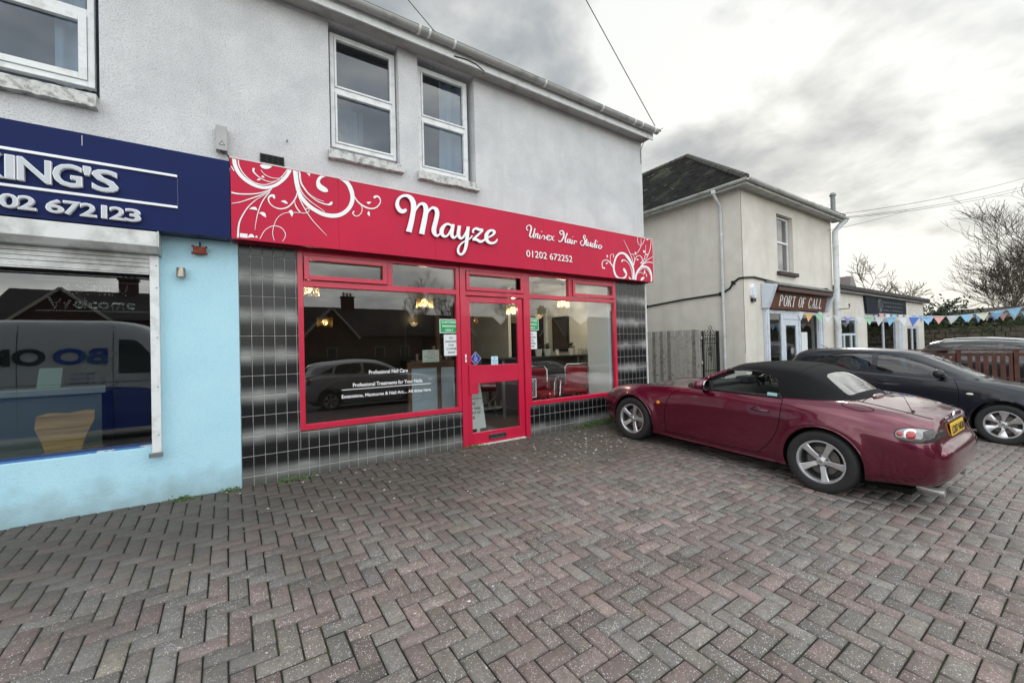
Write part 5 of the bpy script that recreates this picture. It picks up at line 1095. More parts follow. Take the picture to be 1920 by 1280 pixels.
br=MB(); br.tube([(16.9,5.3,2.30),(17.5,5.2,2.34),(17.62,5.2,2.42),(17.55,5.2,2.5),(17.48,5.2,2.44)],.014,6); tag(br.build('hanging_bracket',BLACKP,loc=(17,5.3,2.3)),'small curly black iron bracket beside the fat white downpipe','bracket')
# side fence and wrought iron gate
FT=thing('timber_fence','weathered grey close board fence along the side path','fence',(10.25,8,0)); FW=mat('weathered_timber',(.33,.315,.285),.9,col2=(.43,.41,.37),vscale=14,stain=(.13,.12,.10),sscale=9,sthr=(.55,.72),bump=.004,bscale=40)
FW2=mat('weathered_timber_dark',(.22,.205,.18),.9,col2=(.30,.28,.25),vscale=16,stain=(.10,.09,.08),sscale=9,sthr=(.5,.7),bump=.004,bscale=40); FW3=mat('weathered_timber_pale',(.38,.36,.33),.9,col2=(.46,.44,.40),vscale=12,stain=(.20,.18,.16),sscale=9,sthr=(.55,.72),bump=.004,bscale=40); FX=10.25; y=6.22; r=random.Random(4); i=0
while y<13.5:
    wd=.125; zt=1.66+r.uniform(-.006,.006)-.002*(y-6.2); b_=MB(); xo=FX-(.0 if i%2 else .034)
    b_.hexa([(xo-.018,y,GC+.05),(xo,y,GC+.05),(xo,y+wd-.006,GC+.05),(xo-.018,y+wd-.006,GC+.05),(xo-.018,y,zt),(xo,y,zt),(xo,y+wd-.006,zt),(xo-.018,y+wd-.006,zt)])
    kb=b_; kb.build('fence_board',[FW,FW2,FW3][r.randint(0,2)],FT); y+=wd; i+=1
m_=MB(); [m_.box(FX+.002,FX+.05,6.2,13.6,z,z+.08) for z in (0.1,.75,1.4)]; m_.build('fence_rail',FW,FT); m_=MB(); [m_.box(FX+.05,FX+.15,yy,yy+.1,GC,1.62) for yy in (6.2,8.6,11)]; m_.build('fence_post',FW,FT)
GT=thing('iron_gate','ornate black wrought iron gate between the grey fence and the cream wall','gate',(10.3,6.2,GC)); IB=mat('wrought_iron',(.012,.012,.012),.5)
m_=MB(); gx0,gx1,gy=10.34,11.00,6.2; m_.box(gx0-.04,gx0,gy-.02,gy+.02,GC,1.62); m_.box(gx1-.005,gx1+.06,gy-.03,gy+.03,GC,1.62); m_.build('gate_post',IB,GT)
m_=MB(); N_=8
for i in range(N_):
    x=gx0+.045+(gx1-gx0-.09)*i/(N_-1); m_.tube([(x,gy,GC+.1),(x,gy,1.50)],.009,5)
for z in (GC+.12,.55,1.28,1.50): m_.box(gx0,gx1-.006,gy-.012,gy+.012,z,z+.02)
m_.build('gate_bars',IB,GT); cx_=(gx0+gx1)/2; m_=MB()
def sp(cx,cz,r0,turn,dr,a0): return [(cx+(r0*(1-dr*t/14))*math.cos(a0+turn*t/14),gy-.012,cz+(r0*(1-dr*t/14))*math.sin(a0+turn*t/14)) for t in range(15)]
for s_ in (-1,1):
    m_.tube(sp(cx_+s_*.10,1.60,.075,s_*7,.75,0 if s_<0 else math.pi),.009,5); m_.tube(sp(cx_+s_*.23,1.58,.06,-s_*6,.7,math.pi/2),.009,5); m_.tube(sp(cx_+s_*.08,1.14,.07,s_*6,.6,math.pi/2),.009,5); m_.tube(sp(cx_+s_*.07,1.0,.06,-s_*6,.6,-math.pi/2),.009,5)
m_.tube([(cx_+.07*math.cos(a),gy-.012,1.70+.05*math.sin(a)) for a in [6.283*i/14 for i in range(15)]],.009,5)
m_.tube([(cx_,gy-.012,.8),(cx_,gy-.012,1.66)],.012,5)
for i in range(6): x=gx0+.06+.11*i; m_.tube([(x+.03*math.cos(a),gy-.012,1.40+.045*math.sin(a)) for a in [6.283*k/10 for k in range(11)]],.007,4)
m_.build('scrollwork',IB,GT)
# ------------------------------------------------------------------ low single storey shops
LB=thing('low_shop_building','long single storey cream shop building with flat roof beyond the cafe','building',(17.4,5.5,-.5))
GB=-.5; LX0,LX1,LZ=17.15,28.6,3.02
m_=holed_wall(MB(),LX0,LX1,GB,LZ,5.5,5.75,[(17.35,19.3,GB-.02,2.05),(20.35,24.2,-.1,2.05),(25.7,27.6,GB-.02,1.80)]); m_.quad((LX1,5.75,GB),(LX1,13,GB),(LX1,13,LZ),(LX1,5.75,LZ)); m_.quad((LX0,5.75,GB),(LX0,13,GB),(LX0,13,LZ),(LX0,5.75,LZ)); m_.build('rendered_wall',CREAM,LB)
m_=MB(); m_.box(LX0,LX1+.25,5.28,13.2,LZ+.002,LZ+.14); m_.build('roof',mat('felt_roof',(.05,.045,.045),.85,var=.4,vscale=3),LB,bevel=.01); m_=MB(); m_.box(LX0,LX1+.15,5.36,5.499,LZ-.09,LZ+.001); m_.build('fascia_board',mat('old_fascia',(.25,.24,.22),.8,stain=(.1,.1,.09),sscale=3),LB)
w_=MB(); frame_rect(w_,17.36,19.29,GB,2.04,5.52,5.58,.07); w_.box(17.43,19.22,5.52,5.58,1.42,1.50); w_.box(18.02,18.12,5.52,5.58,GB,1.42); w_.box(18.72,18.82,5.52,5.58,GB,1.42); w_.build('door_screen',WW,LB,bevel=.004)
MB().box(17.4,19.25,5.55,5.556,GB+.1,2.0).build('window_glass',DG,LB); curtain2=MB(); n=60; curtain2.add([(17.4+1.85*i/n,5.68+.02*math.sin(i*1.3),z) for z in (1.38,GB+.1) for i in range(n+1)],[(i,i+1,n+1+i+1,n+1+i) for i in range(n)]); curtain2.build('curtain',mat('grey_curtain',(.30,.34,.33),.9),LB)
w_=MB(); frame_rect(w_,20.36,24.19,-.09,2.04,5.52,5.58,.07); w_.box(22.4,22.5,5.52,5.58,-.02,1.97); w_.build('window',WW,LB,bevel=.004); MB().box(20.4,24.1,5.55,5.556,-.05,2.0).build('window_glass',glassmat('dark_window',(.12,.13,.12),1.6,1.52),LB)
m_=MB(); m_.box(17.2,28.5,5.8,9,GB,2.9); plain(m_).build('shop_interior',mat('cafe_dark',(0,0,0)),LB)
m_=MB(); m_.box(24.3,24.55,5.44,5.499,GB,2.05); m_.box(24.75,24.95,5.46,5.499,GB,2.05); m_.build('pilaster',WW,LB,bevel=.01)
w_=MB(); frame_rect(w_,25.72,27.58,GB,1.79,5.52,5.58,.09); w_.box(26.6,26.72,5.52,5.58,GB+.1,1.7); w_.build('door',WW,LB,bevel=.004); MB().box(25.8,27.5,5.55,5.556,GB+.1,1.7).build('door_glass',glassmat('dark_window',(0,0,0)),LB)
T=thing('low_building_sign','dark grey rectangular signboard with faint round monogram on the low cream building','sign',(22.8,5.45,2.4)); MB().hexa([(20.15,5.42,2.26),(25.3,5.42,2.26),(25.3,5.499,2.26),(20.15,5.499,2.26),(20.0,5.42,2.92),(25.3,5.42,2.92),(25.3,5.499,2.92),(20.0,5.499,2.92)]).build('sign_board',mat('slate_board',(.02,.025,.034),.7,spec=.1,var=.3,vscale=3),T)
m_=MB(); 
for dx in (0,.16): m_.tube([(21.55+dx+.17*math.cos(a),5.41,2.6+.25*math.sin(a)) for a in [6.283*i/20 for i in range(21)]],.014,4)
for j in range(3):
    rr=random.Random(j)
    for i in range(9): m_.box(22.05+i*.31,22.05+i*.31+rr.uniform(.1,.27),5.412,5.4195,2.74-j*.16,2.765-j*.16)
m_.build('faint_lettering',mat('board_grey',(.16,.17,.18),.6),T)
tag(MB().lathe([(0,0),(.16,0),(.13,.08),(0,.1)],(26.8,5.497,2.28),(0,-1,0),16).build('round_vent',mat('vent_grey',(.5,.52,.54),.5),loc=(26.8,5.49,2.28),smooth=True),'round pale grey vent cowl near the right end of the low building','vent')
T=thing('roof_cowl','small pinkish box cowl at the left end of the flat roof','vent',(18.3,5.5,3.15)); m_=MB(); m_.hexa([(18.1,5.3,LZ+.142),(18.7,5.3,LZ+.142),(18.7,5.7,LZ+.142),(18.1,5.7,LZ+.142),(18.15,5.3,LZ+.5),(18.4,5.3,LZ+.5),(18.4,5.7,LZ+.5),(18.15,5.7,LZ+.5)]); m_.build('cowl_body',mat('cowl_pink',(.25,.22,.22),.8),T,bevel=.02)
# ------------------------------------------------------------------ garden wall, long shed, shrubs
ST=mat('garden_stone',(.05,.042,.032),.95,col2=(.105,.09,.07),vscale=5,stain=(.05,.06,.03),sscale=2.2,bump=.06,bscale=5)
st_=MB(); r=random.Random(12)
for row in range(9):
    y=6.2; z0_=-.55+row*.25
    while y>-9:
        l=r.uniform(.25,.6); dx=r.uniform(0,.07); st_.box(29.5-dx,29.9,y-l+.02,y,z0_+r.uniform(-.03,.03),z0_+.225+r.uniform(-.03,.03)); y-=l
tag(st_.build('garden_wall',ST,loc=(29.7,0,-.55),bevel=.02),'rough stone garden wall behind the parked cars on the right','wall')
iv=MB(); r=random.Random(13)
for i in range(2600):
    y=r.uniform(-9,6); z=1.65+abs(r.gauss(0,.16))-r.random()*.5*(math.sin(y*2)+1)*.5; x=29.45-r.random()*.12+r.random()*.3; s_=r.uniform(.03,.07); a=r.random()*3; iv.quad((x,y-s_,z),(x+.02,y,z-s_*.7),(x,y+s_,z),(x-.02,y,z+s_*.7))
o=iv.build('wall_ivy',mat('ivy_leaf',(.05,.065,.025),.8,var=.5,vscale=6)); o['kind']='stuff'; o['label']='ivy and creepers trailing over the stone garden wall'; o['category']='ivy'
SHD=thing('long_shed','long low outbuilding with dark shallow roof behind the garden wall','building',(32,0,-.5)); m_=MB(); m_.box(32,38,-14,5.2,-.5,2.15); m_.build('shed_wall',mat('shed_brown',(.10,.07,.05),.9,var=.4,vscale=2),SHD); m_=MB(); m_.hexa([(31.6,-14.3,2.16),(38.4,-14.3,2.16),(38.4,5.5,2.16),(31.6,5.5,2.16),(34.9,-14.3,2.98),(35.1,-14.3,2.98),(35.1,5.5,2.80),(34.9,5.5,2.80)]); m_.build('roof',mat('shed_roof',(.03,.027,.025),.85,var=.3,vscale=3),SHD)
def leafmass(mb,c,rad,n,s,r,thr=.35):
    for i in range(n):
        v=Vector((r.gauss(0,1),r.gauss(0,1),r.gauss(0,1))).normalized()*(r.random()**.45)
        k=.75+.35*math.sin(v.x*5+c[0])*math.cos(v.y*4+v.z*6)
        p=Vector((c[0]+v.x*rad[0]*k,c[1]+v.y*rad[1]*k,c[2]+v.z*rad[2]*k)); a=Vector((r.gauss(0,1),r.gauss(0,1),r.gauss(0,1))).normalized()*s*r.uniform(.6,1.4); b=a.orthogonal().normalized()*s*.5
        mb.quad(p-a,p-b,p+a,p+b)
def shrub(x,y,z,rad,n,lb,name='evergreen_shrub',s=.11):
    T=thing(name,lb,'shrub',(x,y,z)); r=random.Random(int(x*10)); t=MB(); [t.tube([(x,y,z),(x+r.uniform(-.3,.3),y+r.uniform(-.3,.3),z+rad[2])],[.08,.03],6) for _ in range(4)]; t.build('stem',mat('bark',(.07,.055,.04),.9),T); l=MB(); leafmass(l,(x,y,z+rad[2]*1.05),rad,n,s,r); l.build('foliage',mat('evergreen_leaf',(.018,.03,.012),.7,var=.5,vscale=2),T)
shrub(31.4,5.3,-.5,(1.7,1.9,1.95),5200,'dark evergreen shrub rising beside the end of the low building'); shrub(31.0,2.9,-.5,(1.2,1.6,1.45),3200,'lower dark shrub behind the garden wall, right of the evergreen')
# ------------------------------------------------------------------ bare trees
BARK=mat('bark',(0,0,0)); BARKL=mat('pale_bark',(.16,.13,.10),.9)
def bare_tree(name,label,base,h,seed,lean=(0,0),spread=.75,levels=6,rt=.2,mt=None,group=None,first=.3,nk=(2,4),tw=.011,lr=(.62,.84)):
    r=random.Random(seed); T=thing(name,label,'tree',base,group=group); tr=MB(); crn=MB()
    def grow(p,d,l,rad,lv):
        n=4 if lv<3 else 3; path=[p]; rr=[rad]; dd=d.copy()
        for i in range(n):
            dd=(dd+Vector((r.gauss(0,.11),r.gauss(0,.11),r.gauss(0,.07)+.035))).normalized(); p=p+dd*l/n; path.append(p); rr.append(max(tw,rad*(1-.42*(i+1)/n)))
        (tr if lv==0 else crn).tube(path,rr,7 if lv<2 else (4 if lv<4 else 3),caps=False)
        if lv>=levels: return
        k=r.randint(*nk)+(1 if lv in (1,2,3) else 0)
        for c in range(k):
            t=1.0 if c==0 else r.uniform(.35,1.0); idx=min(n,max(1,int(round(t*n)))); q=path[idx]
            ax=Vector((r.gauss(0,1),r.gauss(0,1),r.gauss(0,.5))).normalized(); ang=r.uniform(.25,.55)*(1 if c==0 else 1.55)*spread*1.25
            nd_=(dd*math.cos(ang)+ax*math.sin(ang)).normalized(); nd_.z+=.10; nd_.normalize()
            grow(q,nd_,l*r.uniform(*lr),max(tw,rr[idx]*.60),lv+1)
    grow(Vector(base),Vector((lean[0],lean[1],1)).normalized(),h*first,rt,0)
    tr.build('trunk',mt or BARK,T,smooth=True); crn.build('crown',mt or BARK,T); return T
bare_tree('bare_tree','large bare winter tree spreading over the long shed at the right edge',(36.5,1.4,-.4),12.5,31,lean=(-.05,.22),spread=.82,levels=7,rt=.19,nk=(2,3),first=.22,lr=(.70,.85),tw=.0085)
bare_tree('bare_tree','second bare tree leaning left behind the long shed roof',(36.3,3.2,-.4),8.5,8,lean=(-.1,.40),spread=.72,levels=7,rt=.12,nk=(2,3),first=.24,lr=(.66,.82),tw=.0085)
q=ray(1625,560); q=q*(36/q.y*.5)
bare_tree('bare_tree','small pale spreading bare tree showing above the low flat roof',(38,10.3,-.4),10,5,lean=(.05,0),spread=1.0,levels=6,rt=.14,mt=BARKL,first=.24,nk=(2,3),tw=.016)
# ------------------------------------------------------------------ timber railings in front of the cafe
RW=mat('stained_timber',(.085,.028,.018),.6,var=.4,vscale=6)
def railing(x0,y0,x1,y1,z0,h,label,n,name='timber_railing',white=False):
    T=thing(name,label,'railing',((x0+x1)/2,(y0+y1)/2,z0)); a=Vector((x0,y0,z0));b=Vector((x1,y1,z0)); d=(b-a); L_=d.length; u=d.normalized()
    m_=MB(); m_.bar(a+Vector((0,0,h)),b+Vector((0,0,h)),.12,.035); m_.build('top_rail',RW,T,bevel=.005); m_=MB(); m_.bar(a+Vector((0,0,h-.12)),b+Vector((0,0,h-.12)),.04,.07); m_.bar(a+Vector((0,0,.15)),b+Vector((0,0,.15)),.04,.07); m_.build('cross_rail',RW,T)
    m_=MB(); s_=Vector((-u.y,u.x,0))*.035
    for i in range(n):
        if i%7==0: continue
        p=a+d*((i+.5)/n); m_.bar(p-s_+Vector((0,0,.08)),p-s_+Vector((0,0,h-.08)),.085,.02,up=s_.normalized())
    m_.build('pickets',RW,T); m_=MB()
    for i in range(0,n+1,7): p=a+d*(i/n); m_.bar(p,p+Vector((0,0,h+.005)),.09,.09,up=u)
    m_.build('post',RW,T); return T
railing(15.7,3.35,15.7,-2.4,-.45,1.40,'long red brown timber railing behind the black hatchback',42); 
railing(13.45,5.1,14.7,5.1,-.31,1.20,'short dark red timber gate panel in front of the cafe door',10); 
# white table and A frame behind the rails
T=thing('white_cafe_table','white cafe table partly hidden by the timber rails at the cafe door','table',(14.2,5.3,-.31)); m_=MB(); m_.box(13.7,14.6,5.2,5.45,.48,.51); m_.build('table_top',WHITE,T); m_=MB(); m_.box(13.75,13.8,5.22,5.27,-.31,.479); m_.box(14.45,14.5,5.22,5.27,-.31,.479); m_.build('leg',WHITE,T)
# ------------------------------------------------------------------ bunting
BC={'white':(.66,.68,.70),'orange':(.72,.42,.18),'green':(.28,.52,.34),'lilac':(.40,.42,.68),'blue':(.08,.17,.55),'sky':(.25,.48,.68),'pink':(.68,.36,.34),'cream':(.62,.62,.48),'grey blue':(.26,.36,.55),'pale pink':(.62,.52,.60)}
def bunting(name,label,pts,cols,pitch,fw,fh,seed):
    P=[Vector(p) for p in catmull([tuple(p) for p in pts],10)]; r=random.Random(seed)
    T=thing(name,label,'bunting',tuple(P[0])); m_=MB(); m_.tube(P,.009,4); m_.build('string',mat('tape_white',(.6,.62,.62),.8),T)
    acc=0; i=0; k=0; dist=[0]
    for a,b in zip(P[:-1],P[1:]): dist.append(dist[-1]+(b-a).length)
    s_=.1
    def at(s):
        for j in range(len(dist)-1):
            if dist[j+1]>=s: return P[j].lerp(P[j+1],(s-dist[j])/(dist[j+1]-dist[j]))
        return P[-1]
    while s_+fw<dist[-1]:
        a=at(s_);b=at(s_+fw); c=(a+b)/2+Vector((r.uniform(-.05,.05),r.uniform(-.05,.05),-fh*r.uniform(.85,1.05))); n=Vector((.0,.006,0)); m_=MB()
        mid=(a+b)/2+Vector((r.uniform(-.02,.02),r.uniform(-.02,.02),-fh*.3))
        m_.add([a,b,c,mid,a+n,b+n,c+n,mid+n],[(0,3,1),(0,2,3),(2,1,3),(5,7,4),(7,6,4),(7,5,6)])
        cn=cols[k%len(cols)]; m_.build('flag',mat('flag_'+cn.replace(' ','_'),BC[cn],.9,var=.12,vscale=30),T); k+=1; s_+=pitch
    return T
def RP(px,py,dist_): # a point at a given horizontal reach from the camera
    d=ray(px,py); return Vector((0,0,CAMZ))+d*dist_
bunting('bunting','front string of pastel bunting flags sweeping from the cafe sign across to the right',[RP(1452,572,12.4),RP(1500,584,12.6),RP(1560,591,12.8),RP(1640,594,12.9),RP(1740,594,12.8),RP(1830,588,12.5),RP(1925,574,12.0),RP(2010,556,11.6)],['grey blue','pale pink','white','orange','green','white','white','lilac','white','green','white','sky','white','blue','sky','pink','white','sky','cream','sky','sky','cream','blue'],.34,.31,.27,3)
bunting('bunting','rear string of pastel bunting strung behind the front one toward the low building',[RP(1562,578,15.0),RP(1640,587,16.5),RP(1740,592,17.5),RP(1820,592,17.0),RP(1880,588,15.5),RP(2000,575,13.5)],['grey blue','lilac','orange','green','white','sky','white','lilac','pink','white','sky','cream','white','sky'],.42,.36,.27,5)
# wires fanning out from the cafe corner
for i,(a,b,lb) in enumerate([((1562,403),(1990,312),'upper overhead wire running right from the cafe roof corner'),((1565,409),(1990,330),'middle overhead wire running right from the cafe roof corner'),((1562,411),(1990,336),'lower overhead wire running right from the cafe roof corner'),((1552,432),(1700,395),'short faint wire rising from below the cafe gutter')]):
    A=onY(*a,5.3); Bq=Vector((0,0,CAMZ))+ray(*b)*(20 if i<3 else 22); wire('overhead_wire',A,Bq,.25 if i<3 else .05,lb,r=.0075)
# ------------------------------------------------------------------ vehicles
def pchip(x,Y,xq):
    x=np.asarray(x,float);Y=np.asarray(Y,float);h=np.diff(x);d=np.diff(Y,axis=0)/h.reshape(-1,*([1]*(Y.ndim-1)));m=np.zeros_like(Y)
    for i in range(1,len(x)-1):
        w1=2*h[i]+h[i-1];w2=h[i]+2*h[i-1];a,b=d[i-1],d[i]
        with np.errstate(divide='ignore',invalid='ignore'): v=(w1+w2)/(w1/a+w2/b)
        m[i]=np.where(a*b>0,v,0)
    m[0]=d[0];m[-1]=d[-1]; out=[]
    for q in xq:
        i=int(min(max(np.searchsorted(x,q)-1,0),len(x)-2)); t=(q-x[i])/h[i]
        out.append((2*t**3-3*t**2+1)*Y[i]+(t**3-2*t**2+t)*h[i]*m[i]+(-2*t**3+3*t**2)*Y[i+1]+(t**3-t**2)*h[i]*m[i+1])
    return np.array(out)
def crom(P,n):
    P=np.asarray(P); A=np.concatenate([P[:1]*2-P[1:2],P,P[-1:]*2-P[-2:-1]]); out=[]
    for i in range(1,len(A)-2):
        for k in range(n):
            t=k/n;p0,p1,p2,p3=A[i-1],A[i],A[i+1],A[i+2]; out.append(.5*((2*p1)+(-p0+p2)*t+(2*p0-5*p1+4*p2-p3)*t*t+(-p0+3*p1-3*p2+p3)*t**3))
    out.append(A[-2]); return np.array(out)
class Loft:
    def __init__(s,st,nu,seg=6,extra=(),closed=True):
        st=sorted(st,key=lambda a:a[0]); s.su=[a[0] for a in st]; s.C=np.array([a[1] for a in st],float); s.seg=seg
        us=np.unique(np.round(np.concatenate([np.linspace(s.su[0],s.su[-1],nu),s.su,list(extra)]),4)); s.U=us
        K=pchip(s.su,s.C,us); s.G=np.array([crom(k,seg) for k in K]); s.G[:,:,0]=np.maximum(s.G[:,:,0],0); s.G[:,-1,0]=0
        if closed: s.G[:,0,0]=0
    def flare(s,hubs,hz,amp=.016,r0=.365,wd=.045):
        for i,u in enumerate(s.U):
            for j in range(s.G.shape[1]):
                x,z=s.G[i,j]
                if x<.5 or j>s.G.shape[1]*.72: continue
                for hu in hubs:
                    r=math.hypot(u-hu,z-hz); s.G[i,j,0]+=amp*math.exp(-((r-r0)/wd)**2)
    def sec(s,u):
        i=int(min(max(np.searchsorted(s.U,u)-1,0),len(s.U)-2)); t=(u-s.U[i])/(s.U[i+1]-s.U[i]); return s.G[i]*(1-t)+s.G[i+1]*t
    def side(s,u,z):
        g=s.sec(u); a=s.seg*1; b=int(s.seg*(s.C.shape[1]-1)*.82); zz=g[a:b,1]; o=np.argsort(zz); return float(np.interp(z,zz[o],g[a:b,0][o]))
    def top(s,u,x):
        g=s.sec(u); a=int(s.seg*(s.C.shape[1]-1)*.6); xx=g[a:,0]; o=np.argsort(xx); return float(np.interp(abs(x),xx[o],g[a:,1][o]))
    def mesh(s,UM):
        nu,nj,_=s.G.shape; vs=[];fs=[]; ring=2*(nj-1)
        for i in range(nu):
            y=UM-s.U[i]
            for j in range(nj): vs.append((s.G[i,j,0],y,s.G[i,j,1]))
            for j in range(nj-2,0,-1): vs.append((-s.G[i,j,0],y,s.G[i,j,1]))
        for i in range(nu-1):
            for j in range(ring): j2=(j+1)%ring; fs.append((i*ring+j,i*ring+j2,(i+1)*ring+j2,(i+1)*ring+j))
        fs.append(tuple(range(ring))[::-1]); fs.append(tuple((nu-1)*ring+j for j in range(ring))); return vs,fs
    def shell(s,UM,th,off=0):
        """open-bottomed shell (first section point is the rim)"""
        nu,nj,_=s.G.shape; w=2*nj-1; O=np.zeros((nu,w,3))
        for i in range(nu):
            for j in range(nj): O[i,j]=(s.G[i,j,0],UM-s.U[i],s.G[i,j,1]); O[i,w-1-j]=(-s.G[i,j,0],UM-s.U[i],s.G[i,j,1])
        Nn=np.cross(np.gradient(O,axis=0),np.gradient(O,axis=1)); l=np.linalg.norm(Nn,axis=2,keepdims=True); Nn=Nn/np.maximum(l,1e-9)
        c=O.mean(axis=(0,1)); sg=np.sign(((O-c)*Nn).sum(axis=2,keepdims=True)); 
        if np.median(sg)<0: Nn=-Nn
        A=O-Nn*off; Bm=O-Nn*(off+th); vs=[tuple(p) for p in A.reshape(-1,3)]+[tuple(p) for p in Bm.reshape(-1,3)]; n=nu*w; fs=[]
        for i in range(nu-1):
            for j in range(w-1):
                a=i*w+j; fs.append((a,a+1,a+w+1,a+w)); fs.append((n+a,n+a+w,n+a+w+1,n+a+1))
        for i in range(nu-1): a=i*w; fs.append((a,a+w,n+a+w,n+a)); b=i*w+w-1; fs.append((b,n+b,n+b+w,b+w))
        for j in range(w-1): fs.append((j,n+j,n+j+1,j+1)); b=(nu-1)*w+j; fs.append((b,b+1,n+b+1,n+b))
        return vs,fs
def tmpobj(vs,fs,mats=()):
    import bmesh
    me=bpy.data.meshes.new('tmp'); me.from_pydata([tuple(v) for v in vs],[],[tuple(f) for f in fs])
    bm=bmesh.new(); bm.from_mesh(me); bmesh.ops.remove_doubles(bm,verts=bm.verts,dist=1e-5); bmesh.ops.recalc_face_normals(bm,faces=bm.faces); bm.to_mesh(me); bm.free()
    o=bpy.data.objects.new('tmp',me); COLL.objects.link(o); return o
def boolean(a,cutters,op):
    A=tmpobj(*a); cs=[tmpobj(*c) for c in cutters]
    import bmesh
    for c in cs:
        best=None
        for solver in ('EXACT','FAST'):
            m=A.modifiers.new('b','BOOLEAN'); m.object=c; m.operation=op; m.solver=solver
            bpy.context.view_layer.update(); dg=bpy.context.evaluated_depsgraph_get(); me=bpy.data.meshes.new_from_object(A.evaluated_get(dg)); A.modifiers.clear()

            if len(me.vertices)>8: break
        A.data=me
    me=A.data; vs=[tuple(v.co) for v in me.vertices]; fs=[tuple(p.vertices) for p in me.polygons]
    bpy.data.objects.remove(A)
    for c in cs: bpy.data.objects.remove(c)
    return vs,fs
def prism_x(poly,UM,x0,x1):  # poly in (u,z)
    n=len(poly); return [(x0,UM-u,z) for u,z in poly]+[(x1,UM-u,z) for u,z in poly],[tuple(range(n)),tuple(range(n,2*n))[::-1]]+[(i,n+i,n+(i+1)%n,(i+1)%n) for i in range(n)]
def prism_z(poly,UM,z0,z1):  # poly in (u,x)
    n=len(poly); return [(x,UM-u,z0) for u,x in poly]+[(x,UM-u,z1) for u,x in poly],[tuple(range(n)),tuple(range(n,2*n))[::-1]]+[(i,n+i,n+(i+1)%n,(i+1)%n) for i in range(n)]
def cyl(cx,cy,cz,r,x0,x1,n=48):
    vs=[(x,cy+r*math.cos(6.28318*k/n),cz+r*math.sin(6.28318*k/n)) for x in (x0,x1) for k in range(n)]
    return vs,[tuple(range(n)),tuple(range(n,2*n))[::-1]]+[(k,n+k,n+(k+1)%n,(k+1)%n) for k in range(n)]
def smoothpoly(p,n=2):
    P=[np.array(q,float) for q in p]
    for _ in range(2):
        Q=[]
        for i in range(len(P)): a_,b_=P[i],P[(i+1)%len(P)]; Q+=[a_*.75+b_*.25,a_*.25+b_*.75]
        P=Q
    return [tuple(q) for q in P]
TYRE=mat('tyre_rubber',(.014,.014,.015),.7,var=.2,vscale=20); RIM=mat('alloy_rim',(.62,.62,.63),.30,.8,var=.08,vscale=10); RIMD=mat('rim_shadow',(.10,.10,.10),.5,.6); DISC=mat('brake_disc',(.16,.14,.13),.5,.7)
TYREDK=mat('wheel_well',(.008,.008,.008),.95,spec=.1)
